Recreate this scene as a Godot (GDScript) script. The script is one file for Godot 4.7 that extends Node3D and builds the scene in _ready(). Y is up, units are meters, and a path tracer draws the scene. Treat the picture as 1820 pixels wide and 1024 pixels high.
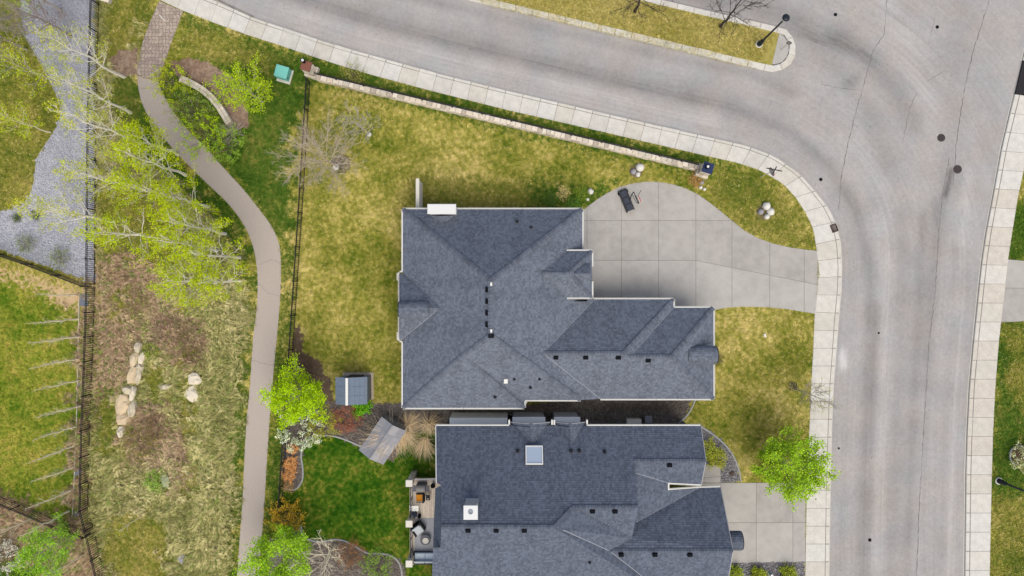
extends Node3D
# A suburban corner lot seen straight down from a drone.
# Plan units: the site was measured on a 4 cm grid (x to the east, y to the south, origin at 910,512);
# plan(x, y, h) returns the place in metres of a point that lies h metres above the ground, with the drone's parallax taken out.

const GRID := 0.04
const ALT := 48.5
var rng := RandomNumberGenerator.new()
var mats := {}
var used := {}

func plan(x: float, y: float, h := 0.0) -> Vector3:
	var k := GRID * (ALT - h) / ALT
	return Vector3((x - 910.0) * k, h, (y - 512.0) * k)

func rr(a: float, b: float) -> float:
	return rng.randf_range(a, b)

# ---------------------------------------------------------------- mesh collector
class MB:
	var v := PackedVector3Array()
	var n := PackedVector3Array()
	var u := PackedVector2Array()
	var c := PackedColorArray()
	var col := Color.WHITE
	func tri_n(a: Vector3, b: Vector3, d: Vector3, na: Vector3, nb: Vector3, nd: Vector3) -> void:
		if (b - a).cross(d - a).dot(na) < 0.0:
			var s := b; b = d; d = s
			s = nb; nb = nd; nd = s
		v.push_back(a); v.push_back(d); v.push_back(b)
		n.push_back(na); n.push_back(nd); n.push_back(nb)
		u.push_back(Vector2(a.x, a.z)); u.push_back(Vector2(d.x, d.z)); u.push_back(Vector2(b.x, b.z))
		c.push_back(col); c.push_back(col); c.push_back(col)
	func tri(a: Vector3, b: Vector3, d: Vector3) -> void:
		var q := (b - a).cross(d - a).normalized()
		tri_n(a, b, d, q, q, q)
	func tri_uv(a: Vector3, b: Vector3, d: Vector3, ua: Vector2, ub: Vector2, ud: Vector2) -> void:
		var q := (b - a).cross(d - a).normalized()
		v.push_back(a); v.push_back(d); v.push_back(b)
		n.push_back(q); n.push_back(q); n.push_back(q)
		u.push_back(ua); u.push_back(ud); u.push_back(ub)
		c.push_back(col); c.push_back(col); c.push_back(col)
	func quad(a: Vector3, b: Vector3, d: Vector3, e: Vector3) -> void:
		tri(a, b, d); tri(a, d, e)
	func box(t: Transform3D, s: Vector3, bevel := 0.0) -> void:
		var h := s * 0.5
		if bevel <= 0.0:
			var p := []
			for k in 8:
				p.append(t * Vector3(h.x if k & 1 else -h.x, h.y if k & 2 else -h.y, h.z if k & 4 else -h.z))
			quad(p[2], p[6], p[7], p[3]); quad(p[0], p[1], p[5], p[4])
			quad(p[4], p[5], p[7], p[6]); quad(p[1], p[0], p[2], p[3])
			quad(p[5], p[1], p[3], p[7]); quad(p[0], p[4], p[6], p[2])
			return
		var b := bevel
		var lo := []; var mid := []; var top := []
		for k in 4:
			var sx := 1.0 if k == 1 or k == 2 else -1.0
			var sz := 1.0 if k >= 2 else -1.0
			lo.append(t * Vector3(sx * h.x, -h.y, sz * h.z))
			mid.append(t * Vector3(sx * h.x, h.y - b, sz * h.z))
			top.append(t * Vector3(sx * (h.x - b), h.y, sz * (h.z - b)))
		for k in 4:
			var j := (k + 1) % 4
			quad(lo[j], lo[k], mid[k], mid[j])
			quad(mid[j], mid[k], top[k], top[j])
		quad(top[0], top[3], top[2], top[1])
		quad(lo[0], lo[1], lo[2], lo[3])
	func beam(a: Vector3, b: Vector3, w: float, h: float) -> void:
		var d := b - a
		var l := d.length()
		if l < 0.0001: return
		var z := d / l
		var x := Vector3.UP.cross(z)
		if x.length() < 0.01: x = Vector3.RIGHT
		x = x.normalized()
		box(Transform3D(Basis(x, z.cross(x), z), (a + b) * 0.5), Vector3(w, h, l))
	func tube(p: PackedVector3Array, r: PackedFloat32Array, sides := 5, cap := true) -> void:
		var m := p.size()
		if m < 2: return
		var rings: Array[PackedVector3Array] = []
		var norms: Array[PackedVector3Array] = []
		var d0 := (p[1] - p[0]).normalized()
		var x := d0.cross(Vector3(0.31, 0.11, 0.94))
		if x.length() < 0.05: x = d0.cross(Vector3.RIGHT)
		x = x.normalized()
		for i in m:
			var d := (p[mini(i + 1, m - 1)] - p[maxi(i - 1, 0)]).normalized()
			x = (x - d * x.dot(d)).normalized()
			var y := d.cross(x)
			var ring := PackedVector3Array(); var nr := PackedVector3Array()
			for k in sides:
				var a := TAU * k / sides
				var q := x * cos(a) + y * sin(a)
				ring.push_back(p[i] + q * r[i]); nr.push_back(q)
			rings.append(ring); norms.append(nr)
		for i in m - 1:
			for k in sides:
				var j := (k + 1) % sides
				tri_n(rings[i][k], rings[i][j], rings[i + 1][j], norms[i][k], norms[i][j], norms[i + 1][j])
				tri_n(rings[i][k], rings[i + 1][j], rings[i + 1][k], norms[i][k], norms[i + 1][j], norms[i + 1][k])
		if cap:
			for k in sides:
				var j := (k + 1) % sides
				tri(rings[m - 1][k], rings[m - 1][j], p[m - 1])
				tri(rings[0][j], rings[0][k], p[0])
	func rod(a: Vector3, b: Vector3, ra: float, rb := -1.0, sides := 8) -> void:
		tube(PackedVector3Array([a, b]), PackedFloat32Array([ra, ra if rb < 0 else rb]), sides)
	func lathe(o: Vector3, prof: Array, sides := 16) -> void:
		# prof: [radius, height] from bottom to top
		for i in prof.size() - 1:
			var a: Vector2 = prof[i]; var b: Vector2 = prof[i + 1]
			var sl := Vector2(b.y - a.y, a.x - b.x).normalized()
			for k in sides:
				var t0 := TAU * k / sides; var t1 := TAU * (k + 1) / sides
				var c0 := Vector3(cos(t0), 0, sin(t0)); var c1 := Vector3(cos(t1), 0, sin(t1))
				var n0 := c0 * sl.x + Vector3.UP * sl.y; var n1 := c1 * sl.x + Vector3.UP * sl.y
				var p00 := o + c0 * a.x + Vector3.UP * a.y; var p10 := o + c1 * a.x + Vector3.UP * a.y
				var p01 := o + c0 * b.x + Vector3.UP * b.y; var p11 := o + c1 * b.x + Vector3.UP * b.y
				if a.x > 0.0001: tri_n(p10, p00, p01, n1, n0, n0)
				if b.x > 0.0001: tri_n(p10, p01, p11, n1, n0, n1)
				elif a.x > 0.0001: pass
	func prism(poly: PackedVector2Array, y0: float, y1: float, bevel := 0.0, floor_too := false) -> void:
		var pg := poly
		if Geometry2D.is_polygon_clockwise(pg):
			pg = poly.duplicate(); pg.reverse()
		var topp := pg
		if bevel > 0.0:
			var off := Geometry2D.offset_polygon(pg, -bevel, Geometry2D.JOIN_MITER)
			if off.size() == 1 and off[0].size() == pg.size():
				topp = off[0]
				# line the two rings up
				var best := 0; var bd := 1e9
				for k in topp.size():
					var d := topp[k].distance_squared_to(pg[0])
					if d < bd: bd = d; best = k
				var rot := PackedVector2Array()
				for k in topp.size(): rot.push_back(topp[(best + k) % topp.size()])
				topp = rot
		var ids := Geometry2D.triangulate_polygon(topp)
		for i in range(0, ids.size(), 3):
			var a := topp[ids[i]]; var b := topp[ids[i + 1]]; var d := topp[ids[i + 2]]
			flat(a, b, d, y1)
			if floor_too: tri(Vector3(a.x, y0, a.y), Vector3(b.x, y0, b.y), Vector3(d.x, y0, d.y))
		var m := pg.size()
		for k in m:
			var j := (k + 1) % m
			var a := pg[k]; var b := pg[j]
			var ys := y1
			if topp.size() == m and bevel > 0.0:
				ys = y1 - bevel
				var ta := topp[k]; var tb := topp[j]
				quad(Vector3(a.x, ys, a.y), Vector3(ta.x, y1, ta.y), Vector3(tb.x, y1, tb.y), Vector3(b.x, ys, b.y))
			quad(Vector3(a.x, y0, a.y), Vector3(a.x, ys, a.y), Vector3(b.x, ys, b.y), Vector3(b.x, y0, b.y))
	func flat(a: Vector2, b: Vector2, d: Vector2, y: float) -> void:
		# a triangle that faces up
		var p := Vector3(a.x, y, a.y); var q := Vector3(b.x, y, b.y); var r := Vector3(d.x, y, d.y)
		if (q - p).cross(r - p).y < 0.0: tri(p, r, q)
		else: tri(p, q, r)
	func sheet(poly: PackedVector2Array, y: float) -> void:
		var ids := Geometry2D.triangulate_polygon(poly)
		for i in range(0, ids.size(), 3):
			flat(poly[ids[i]], poly[ids[i + 1]], poly[ids[i + 2]], y)
	func ball(o: Vector3, r: Vector3, su := 12, sv := 8, rough := 0.0, fn: FastNoiseLite = null, smooth := true, seed_off := 0.0) -> void:
		var g := []
		for i in sv + 1:
			var row := PackedVector3Array()
			var th := PI * i / sv
			for k in su:
				var ph := TAU * k / su
				var q := Vector3(sin(th) * cos(ph), cos(th), sin(th) * sin(ph))
				var f := 1.0
				if fn: f += rough * fn.get_noise_3d(q.x * 1.4 + seed_off, q.y * 1.4, q.z * 1.4 + seed_off * 0.7)
				row.push_back(o + q * r * f)
			g.append(row)
		for i in sv:
			for k in su:
				var j := (k + 1) % su
				var a: Vector3 = g[i][k]; var b: Vector3 = g[i][j]; var d: Vector3 = g[i + 1][j]; var e: Vector3 = g[i + 1][k]
				if smooth:
					var na := ((a - o) / r / r).normalized(); var nb := ((b - o) / r / r).normalized()
					var nd := ((d - o) / r / r).normalized(); var ne := ((e - o) / r / r).normalized()
					if i > 0: tri_n(a, b, d, na, nb, nd)
					if i < sv - 1: tri_n(a, d, e, na, nd, ne)
				else:
					if i > 0: tri(a, b, d)
					if i < sv - 1: tri(a, d, e)
	func leaf(p: Vector3, d: Vector3, side: Vector3, l: float, w: float) -> void:
		var m := p + d * (l * 0.45)
		var e := p + d * l
		var q := d.cross(side).normalized()
		var dip := q * (w * 0.25)
		tri_n(p, m + side * w - dip, e, q, q, q)
		tri_n(p, e, m - side * w - dip, q, q, q)
	func mesh() -> ArrayMesh:
		var a := []
		a.resize(Mesh.ARRAY_MAX)
		a[Mesh.ARRAY_VERTEX] = v; a[Mesh.ARRAY_NORMAL] = n; a[Mesh.ARRAY_TEX_UV] = u; a[Mesh.ARRAY_COLOR] = c
		var m := ArrayMesh.new()
		m.add_surface_from_arrays(Mesh.PRIMITIVE_TRIANGLES, a)
		return m

# ---------------------------------------------------------------- naming
func numbered(called: String) -> String:
	if not used.has(called):
		used[called] = 0
		return called
	used[called] += 1
	return "%s_%03d" % [called, used[called]]

func part(called: String, what, m: Material, parent: Node) -> MeshInstance3D:
	var o := MeshInstance3D.new()
	o.name = called
	o.mesh = what.mesh() if what is MB else what
	o.material_override = m
	parent.add_child(o, true)
	return o

func group_part(called: String, parent: Node) -> Node3D:
	var o := Node3D.new()
	o.name = called
	parent.add_child(o, true)
	return o

func thing(called: String, label: String, category: String, at := Vector3.ZERO, turn := 0.0, group := "") -> Node3D:
	var o := Node3D.new()
	o.name = numbered(called)
	add_child(o)
	o.position = at
	o.rotation.y = turn
	tag(o, label, category, group)
	return o

func tag(o: Node, label: String, category: String, group := "", kind := "") -> void:
	o.set_meta("label", label)
	o.set_meta("category", category)
	if group != "": o.set_meta("group", group)
	if kind != "": o.set_meta("kind", kind)

func one(called: String, what, m: Material, label: String, category: String, group := "") -> MeshInstance3D:
	var o := MeshInstance3D.new()
	o.name = numbered(called)
	o.mesh = what.mesh() if what is MB else what
	o.material_override = m
	add_child(o)
	tag(o, label, category, group)
	return o

func setting(called: String, what, m: Material) -> MeshInstance3D:
	var o := MeshInstance3D.new()
	o.name = numbered(called)
	o.mesh = what.mesh() if what is MB else what
	o.material_override = m
	add_child(o)
	o.set_meta("kind", "structure")
	return o

func setting_group(called: String) -> Node3D:
	var o := Node3D.new()
	o.name = numbered(called)
	add_child(o)
	o.set_meta("kind", "structure")
	return o

# ---------------------------------------------------------------- materials
# photographed tone of a level surface -> base colour of the material
const GAIN := 1.55
func base(r: float, g: float, b: float, k := 1.0) -> Color:
	var c := Color(r / 255.0, g / 255.0, b / 255.0).srgb_to_linear()
	return Color(c.r * k / GAIN, c.g * k / GAIN, c.b * k / GAIN)

func mat(c_lin: Color, rough := 0.9, tex: Texture2D = null, scale := 1.0, metal := 0.0) -> StandardMaterial3D:
	var m := StandardMaterial3D.new()
	m.albedo_color = c_lin.linear_to_srgb()
	m.roughness = rough
	m.metallic = metal
	m.metallic_specular = 0.3
	if tex:
		m.albedo_texture = tex
		m.uv1_triplanar = true
		m.uv1_world_triplanar = true
		m.uv1_scale = Vector3.ONE * scale
	return m

func noise_image(sd: int, freq: float, size: int, oct := 4) -> Image:
	var f := FastNoiseLite.new()
	f.seed = sd
	f.noise_type = FastNoiseLite.TYPE_SIMPLEX_SMOOTH
	f.frequency = freq
	f.fractal_octaves = oct
	var im := f.get_seamless_image(size, size)
	im.convert(Image.FORMAT_L8)
	return im

# grey speckle texture: mean near 1, lo..hi
func speckle(sd: int, f1: float, f2: float, lo: float, hi: float, size := 512, grain := 0.1) -> ImageTexture:
	var a := noise_image(sd, f1, size).get_data()
	var b := noise_image(sd + 7, f2, size).get_data()
	var out := PackedByteArray()
	out.resize(size * size * 3)
	var r := RandomNumberGenerator.new()
	r.seed = sd
	for i in size * size:
		var t := (a[i] * 0.5 + b[i] * 0.5) / 255.0
		t = clampf((t - 0.5) * 1.7 + 0.5, 0.0, 1.0)
		var q := lerpf(lo, hi, t) + r.randf_range(-grain, grain)
		var w := int(clampf(q, 0.0, 1.0) * 255.0)
		out[i * 3] = w; out[i * 3 + 1] = w; out[i * 3 + 2] = w
	var im := Image.create_from_data(size, size, false, Image.FORMAT_RGB8, out)
	im.generate_mipmaps()
	return ImageTexture.create_from_image(im)

func shingle_texture(sd: int) -> ImageTexture:
	# 64 courses over 9.28 m, tabs of uneven width and tone; fine granules
	var sz := 1024
	var rows := 64
	var out := PackedByteArray()
	out.resize(sz * sz * 3)
	var r := RandomNumberGenerator.new()
	r.seed = sd
	var big := noise_image(sd + 3, 0.006, sz, 3).get_data()
	var px := sz / rows
	# streaks left by runoff, down the slope
	var run := PackedFloat32Array(); run.resize(sz)
	var acc := 0.5
	for x in sz:
		acc = clampf(acc + r.randf_range(-0.12, 0.12), 0.0, 1.0)
		run[x] = acc
	for row in rows:
		var tone := PackedFloat32Array(); tone.resize(sz)
		var x := 0
		var off := r.randi_range(0, 40)
		while x < sz:
			var w := r.randi_range(6, 20)
			var q := r.randf_range(0.78, 0.96)
			if r.randf() < 0.05: q = r.randf_range(0.76, 0.82)
			for k in w:
				if x + k < sz: tone[(x + k + off) % sz] = q
			x += w
		for y in px:
			for xx in sz:
				var i := (row * px + y) * sz + xx
				var q := tone[xx] + r.randf_range(-0.11, 0.11) + (big[i] / 255.0 - 0.5) * 0.06 + (run[xx] - 0.5) * 0.05
				if y == 0: q *= 0.86  # shade under the next course's butt edge, painted in as a darker line
				var w := clampf(q, 0.0, 1.0) * 255.0
				out[i * 3] = int(w * 0.97); out[i * 3 + 1] = int(w * 0.985); out[i * 3 + 2] = int(w)
	var im := Image.create_from_data(sz, sz, false, Image.FORMAT_RGB8, out)
	im.generate_mipmaps()
	return ImageTexture.create_from_image(im)

func make_materials() -> void:
	var sp := speckle(11, 0.008, 0.04, 0.9, 1.0, 512, 0.035)
	var fine := speckle(23, 0.05, 0.16, 0.7, 1.0, 512, 0.12)
	mats.sp = sp; mats.fine = fine
	mats.walk0 = mat(base(236, 233, 229), 0.9, sp, 0.35)
	mats.walk1 = mat(base(230, 225, 218), 0.9, sp, 0.35)
	mats.walk2 = mat(base(228, 225, 221), 0.9, sp, 0.35)
	mats.walk3 = mat(base(230, 223, 215), 0.9, sp, 0.35)
	mats.walk4 = mat(base(237, 235, 232), 0.9, sp, 0.35)
	mats.drive0 = mat(base(197, 193, 191), 0.9, speckle(31, 0.004, 0.02, 0.91, 1.0, 512, 0.05), 0.12)
	mats.drive1 = mat(base(194, 190, 189), 0.9, speckle(33, 0.004, 0.02, 0.9, 1.0, 512, 0.05), 0.12)
	mats.drive2 = mat(base(200, 197, 195), 0.9, speckle(35, 0.004, 0.02, 0.92, 1.0, 512, 0.05), 0.12)
	mats.joint = mat(base(146, 142, 138), 1.0)
	mats.path = mat(base(230, 217, 209), 0.95, fine, 0.5)
	mats.paver0 = mat(base(220, 202, 192), 0.95, fine, 0.5)
	mats.paver1 = mat(base(204, 188, 180), 0.95, fine, 0.5)
	mats.paver2 = mat(base(230, 214, 202), 0.95, fine, 0.5)
	mats.white = mat(base(250, 250, 250), 0.55)
	mats.offwhite = mat(base(240, 236, 228), 0.7)
	mats.metal_black = mat(Color(0.018, 0.018, 0.022), 0.5)
	mats.black = mat(Color(0.007, 0.008, 0.011), 0.8)
	mats.black.metallic_specular = 0.1
	mats.dark = mat(Color(0.035, 0.036, 0.042), 0.75)
	mats.rust_iron = mat(base(112, 92, 92), 0.8, fine, 2.0)
	mats.siding = mat(base(188, 190, 196), 0.8)
	mats.siding2 = mat(base(176, 178, 184), 0.8)
	var sh := StandardMaterial3D.new()
	sh.albedo_color = base(136, 143, 160).linear_to_srgb()
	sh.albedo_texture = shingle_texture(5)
	sh.vertex_color_use_as_albedo = true
	sh.roughness = 0.95
	sh.metallic_specular = 0.2
	mats.shingle = sh
	var sh2 := sh.duplicate()
	sh2.albedo_color = base(124, 132, 151).linear_to_srgb()
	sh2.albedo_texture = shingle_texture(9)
	mats.shingle_blue = sh2
	mats.stone0 = mat(Color(0.6, 0.53, 0.45), 0.95, sp, 0.8)
	mats.stone1 = mat(Color(0.52, 0.48, 0.42), 0.95, sp, 0.8)
	mats.stone2 = mat(Color(0.66, 0.6, 0.53), 0.95, sp, 0.8)
	mats.stone3 = mat(Color(0.42, 0.37, 0.32), 0.95, sp, 0.8)
	mats.boulder0 = mat(Color(0.56, 0.46, 0.33), 0.95, sp, 0.6)
	mats.boulder1 = mat(Color(0.48, 0.43, 0.34), 0.95, sp, 0.6)
	mats.boulder2 = mat(Color(0.6, 0.54, 0.45), 0.95, sp, 0.6)
	mats.boulder3 = mat(Color(0.55, 0.44, 0.31), 0.95, sp, 0.6)
	mats.white_rock = mat(base(248, 246, 242), 0.9, sp, 0.9)
	mats.grey_rock = mat(base(176, 174, 184), 0.9, sp, 0.9)
	mats.teal = mat(base(128, 208, 200), 0.6)
	mats.cap_brown = mat(base(168, 112, 98), 0.85, fine, 1.2)
	mats.cap_navy = mat(base(46, 60, 104), 0.5)
	mats.glass_lamp = mat(base(236, 238, 244), 0.2)
	mats.red = mat(base(206, 84, 74), 0.6)
	mats.bark_white = mat(Color(0.86, 0.82, 0.72), 0.9, sp, 1.2)
	mats.bark_grey = mat(Color(0.5, 0.45, 0.4), 0.95, sp, 1.2)
	mats.bark_tan = mat(Color(0.84, 0.76, 0.6), 0.95, sp, 1.2)
	mats.bark_violet = mat(Color(0.34, 0.29, 0.28), 0.95, sp, 1.2)
	mats.bark_stem = mat(Color(0.22, 0.19, 0.15), 0.95, sp, 1.2)
	mats.bark_dark = mat(base(96, 86, 82), 0.95, fine, 1.2)
	mats.bark_pink = mat(Color(0.56, 0.47, 0.4), 0.95, sp, 1.2)
	var lf := StandardMaterial3D.new()
	lf.vertex_color_use_as_albedo = true
	lf.roughness = 0.95
	lf.metallic_specular = 0.05
	lf.backlight_enabled = true
	lf.backlight = Color(0.22, 0.27, 0.02)
	lf.cull_mode = BaseMaterial3D.CULL_DISABLED
	mats.leaf = lf
	var dl := StandardMaterial3D.new()
	dl.vertex_color_use_as_albedo = true
	dl.roughness = 0.95
	dl.metallic_specular = 0.1
	dl.cull_mode = BaseMaterial3D.CULL_DISABLED
	mats.dry = dl

# ---------------------------------------------------------------- ground cover map
# one cell of the map is 8 cm; it covers plan x -240..2060, y -180..1204
const GX0 := -240.0
const GY0 := -180.0
const GW := 1150
const GH := 692
var zone := PackedByteArray()
var nz_a := PackedByteArray()
var nz_b := PackedByteArray()
var nz_c := PackedByteArray()
var nz_d := PackedByteArray()
var pal := {}

func fill_zone(pts: Array, value: int) -> void:
	var poly := PackedVector2Array()
	for k in range(0, pts.size(), 2):
		poly.push_back(Vector2((pts[k] - GX0) * 0.5, (pts[k + 1] - GY0) * 0.5))
	var lo := 1e9; var hi := -1e9
	for p in poly:
		lo = minf(lo, p.y); hi = maxf(hi, p.y)
	for y in range(maxi(0, int(lo)), mini(GH - 1, int(hi)) + 1):
		var xs := []
		var yc := y + 0.5
		for k in poly.size():
			var a := poly[k]; var b := poly[(k + 1) % poly.size()]
			if (a.y <= yc) != (b.y <= yc):
				xs.append(a.x + (yc - a.y) / (b.y - a.y) * (b.x - a.x))
		xs.sort()
		for k in range(0, xs.size() - 1, 2):
			for x in range(maxi(0, int(ceil(xs[k] - 0.5))), mini(GW - 1, int(floor(xs[k + 1] - 0.5))) + 1):
				zone[y * GW + x] = value

func big_noise(sd: int, freq: float, oct: int) -> PackedByteArray:
	var f := FastNoiseLite.new()
	f.seed = sd
	f.noise_type = FastNoiseLite.TYPE_SIMPLEX_SMOOTH
	f.frequency = freq
	f.fractal_octaves = oct
	var im := f.get_image(GW, GH)
	im.convert(Image.FORMAT_L8)
	return im.get_data()

func zone_at(px: float, py: float) -> int:
	var x := int((px - GX0) * 0.5); var y := int((py - GY0) * 0.5)
	if x < 0 or y < 0 or x >= GW or y >= GH: return 0
	var i := y * GW + x
	x += (int(nz_c[i]) - 128) / 26
	y += (int(nz_d[i]) - 128) / 26
	x = clampi(x, 0, GW - 1); y = clampi(y, 0, GH - 1)
	return zone[y * GW + x]

# growing zones run into one another over half a metre; beds keep their edge
const GROWS := [false, true, true, true, true, false, false, false, false, true, true, false, true, false, true, true]
func zone_of(x: int, y: int, i: int, r: RandomNumberGenerator) -> int:
	var wx := (int(nz_c[i]) - 128) / 40; var wy := (int(nz_d[i]) - 128) / 40
	var z := zone[clampi(y + wy, 0, GH - 1) * GW + clampi(x + wx, 0, GW - 1)]
	if not GROWS[z]: return z
	wx += (int(nz_b[i]) - 128) / 9 + r.randi_range(-5, 5); wy += (int(nz_d[i]) - 128) / 14 + r.randi_range(-5, 5)
	var q := zone[clampi(y + wy, 0, GH - 1) * GW + clampi(x + wx, 0, GW - 1)]
	return q if GROWS[q] else z

# colour of the ground cover at a cell, as sRGB
func cover(i: int, z: int) -> Color:
	var p: Array = pal[z]
	var t := (nz_a[i] * 0.33 + nz_b[i] * 0.31 + nz_c[i] * 0.36) / 255.0
	t = clampf((t - 0.5) * p[3] + 0.5, 0.0, 1.0)
	var c: Color
	if t < 0.5: c = p[0].lerp(p[1], t * 2.0)
	else: c = p[1].lerp(p[2], t * 2.0 - 1.0)
	return c

func srgb(r: float, g: float, b: float) -> Color:
	return base(r, g, b).linear_to_srgb()

func paint_zones() -> void:
	zone.resize(GW * GH)
	zone.fill(1)
	nz_a = big_noise(3, 0.012, 4)
	nz_b = big_noise(17, 0.05, 4)
	nz_c = big_noise(29, 0.19, 3)
	nz_d = big_noise(41, 0.16, 3)
	# zone -> three tones, contrast
	pal[1] = [srgb(102, 118, 36), srgb(164, 160, 76), srgb(228, 210, 140), 1.9]      # dormant yellow lawn
	pal[2] = [srgb(58, 92, 28), srgb(92, 118, 44), srgb(150, 146, 74), 1.9]          # lush verge
	pal[3] = [srgb(82, 118, 28), srgb(146, 156, 58), srgb(196, 182, 94), 2.0]        # bright watered lawn
	pal[4] = [srgb(126, 130, 76), srgb(174, 168, 116), srgb(216, 206, 160), 1.9]     # tall dry grass
	pal[5] = [srgb(122, 96, 84), srgb(156, 132, 116), srgb(186, 166, 146), 1.9]
	pal[15] = [srgb(142, 118, 96), srgb(178, 154, 130), srgb(204, 184, 152), 1.9]     # mulch run through with dry grass      # wood mulch
	pal[6] = [srgb(168, 170, 184), srgb(186, 188, 202), srgb(204, 206, 216), 1.3]    # pale crushed stone
	pal[7] = [srgb(102, 95, 91), srgb(128, 120, 116), srgb(158, 150, 146), 1.5]          # dark gravel
	pal[8] = [srgb(116, 112, 118), srgb(140, 138, 144), srgb(166, 164, 166), 1.5]    # grey pebbles
	pal[9] = [srgb(190, 158, 118), srgb(216, 186, 146), srgb(226, 202, 168), 1.5]    # bare sandy soil
	pal[10] = [srgb(42, 88, 18), srgb(84, 120, 32), srgb(164, 158, 72), 2.4]         # deep green back lawn
	pal[11] = [srgb(88, 72, 60), srgb(108, 92, 78), srgb(130, 116, 98), 1.6]          # dark soil
	pal[12] = [srgb(94, 112, 40), srgb(138, 140, 62), srgb(182, 170, 98), 2.0]      # verge between green and straw
	pal[14] = [srgb(138, 134, 58), srgb(170, 160, 90), srgb(196, 182, 116), 1.8]     # straw island
	# -- house lots to the west
	fill_zone([-240, -180, 172, -180, 170, 500, 0, 444, -240, 360], 12)
	fill_zone([60, -180, 172, -180, 170, 505, 162, 500, 0, 444, -240, 360, -240, 376, 0, 376, 38, 369, 60, 338, 66, 282, 88, 252, 109, 212, 107, 178, 84, 128, 50, 70, 36, 20], 6)
	fill_zone([-240, 366, 0, 446, 158, 506, 150, 520, 135, 522, 0, 476, -240, 410], 1)
	fill_zone([-240, 410, 0, 478, 142, 520, 140, 900, 120, 925, 0, 878, -240, 800], 3)
	fill_zone([-240, 404, 0, 474, 138, 516, 140, 560, 126, 552, 100, 536, 60, 512, 30, 500, 0, 490, -240, 430], 9)
	fill_zone([140, 515, 162, 508, 156, 700, 150, 905, 152, 946, 128, 930, 130, 880, 136, 760, 140, 640], 15)
	fill_zone([-240, 790, 0, 880, 154, 944, 172, 984, 190, 1030, 230, 1204, -240, 1204], 15)
	fill_zone([-40, 1000, 30, 990, 80, 1006, 104, 1030, 90, 1100, -60, 1100], 2)
	# -- strip between the west fence and the path
	fill_zone([176, -180, 280, -180, 280, 0, 245, 120, 240, 200, 300, 270, 380, 345, 440, 430, 455, 520, 440, 740, 430, 900, 415, 1204, 232, 1204, 190, 1024, 162, 930, 160, 700, 172, 500], 4)
	fill_zone([184, -180, 270, -180, 279, 2, 262, 50, 247, 92, 215, 92, 196, 118, 184, 118], 12)
	fill_zone([196, 104, 214, 92, 246, 86, 243, 134, 222, 140, 200, 130], 5)
	fill_zone([200, 138, 244, 138, 256, 188, 282, 236, 318, 274, 352, 314, 400, 360, 430, 396, 444, 440, 452, 500, 440, 500, 420, 440, 370, 380, 300, 320, 240, 260, 200, 200], 2)
	fill_zone([176, 320, 260, 330, 330, 400, 330, 470, 250, 500, 176, 470], 12)
	fill_zone([172, 470, 200, 450, 280, 470, 300, 540, 250, 560, 240, 640, 215, 720, 205, 760, 168, 760, 168, 560], 15)
	fill_zone([170, 740, 210, 730, 220, 800, 196, 816, 168, 800], 12)
	fill_zone([196, 920, 250, 905, 300, 920, 302, 990, 290, 1204, 240, 1204, 196, 1020, 186, 960], 12)
	fill_zone([270, 530, 330, 545, 372, 580, 372, 640, 340, 660, 300, 640, 262, 610], 15)
	fill_zone([232, 720, 300, 716, 318, 770, 300, 830, 240, 838, 218, 790], 15)
	fill_zone([184, 676, 214, 690, 218, 800, 190, 816, 170, 780], 12)
	fill_zone([320, 620, 344, 620, 348, 720, 336, 900, 318, 900, 322, 720], 12)
	fill_zone([200, 520, 226, 516, 224, 566, 202, 570], 12)
	fill_zone([256, 640, 300, 650, 300, 720, 262, 720], 12)
	fill_zone([438, 480, 458, 500, 456, 560, 448, 650, 440, 740, 434, 850, 424, 1000, 415, 1204, 396, 1204, 410, 960, 418, 800, 428, 640, 440, 560], 2)
	fill_zone([306, 760, 322, 756, 326, 840, 316, 900, 306, 860], 15)
	# -- verge and stroll strip east of the path
	fill_zone([326, 22, 440, 63, 552, 100, 765, 162, 1027, 225, 1260, 279, 1352, 304, 1300, 320, 1240, 310, 900, 232, 560, 146, 500, 170, 400, 130, 310, 90], 2)
	fill_zone([318, 46, 380, 56, 470, 92, 500, 120, 470, 130, 380, 110, 316, 96], 12)
	fill_zone([284, 146, 320, 112, 420, 120, 500, 150, 550, 140, 540, 230, 522, 430, 508, 640, 500, 700, 500, 900, 484, 960, 470, 1204, 440, 1204, 469, 916, 479, 764, 493, 599, 500, 500, 496, 428, 460, 372, 380, 280, 300, 184], 2)
	fill_zone([298, 112, 330, 104, 372, 112, 412, 136, 430, 164, 441, 196, 444, 228, 424, 232, 400, 200, 360, 160, 320, 140], 5)
	fill_zone([522, 240, 548, 150, 534, 440, 522, 640, 510, 660, 516, 420], 1)
	# -- corner lot
	fill_zone([556, 152, 700, 184, 900, 232, 1160, 292, 1238, 312, 1258, 320, 1262, 296, 1300, 300, 1352, 308, 1390, 329, 1411, 351, 1431, 381, 1444, 409, 1452, 445, 1454, 560, 1446, 764, 1440, 900, 1270, 862, 1232, 712, 900, 715, 716, 715, 580, 715, 528, 660, 526, 560, 540, 380], 1)
	fill_zone([740, 310, 900, 320, 1010, 320, 1040, 372, 716, 372], 12)
	fill_zone([940, 330, 1030, 338, 1100, 326, 1060, 356, 1036, 372, 950, 372], 2)
	fill_zone([1262, 300, 1340, 310, 1400, 345, 1440, 405, 1450, 440, 1400, 436, 1330, 412, 1270, 360], 12)
	# -- beds around the back garden
	fill_zone([524, 582, 534, 582, 540, 600, 538, 624, 556, 634, 574, 644, 576, 664, 590, 672, 592, 716, 500, 712, 506, 660, 518, 640], 11)
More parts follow.
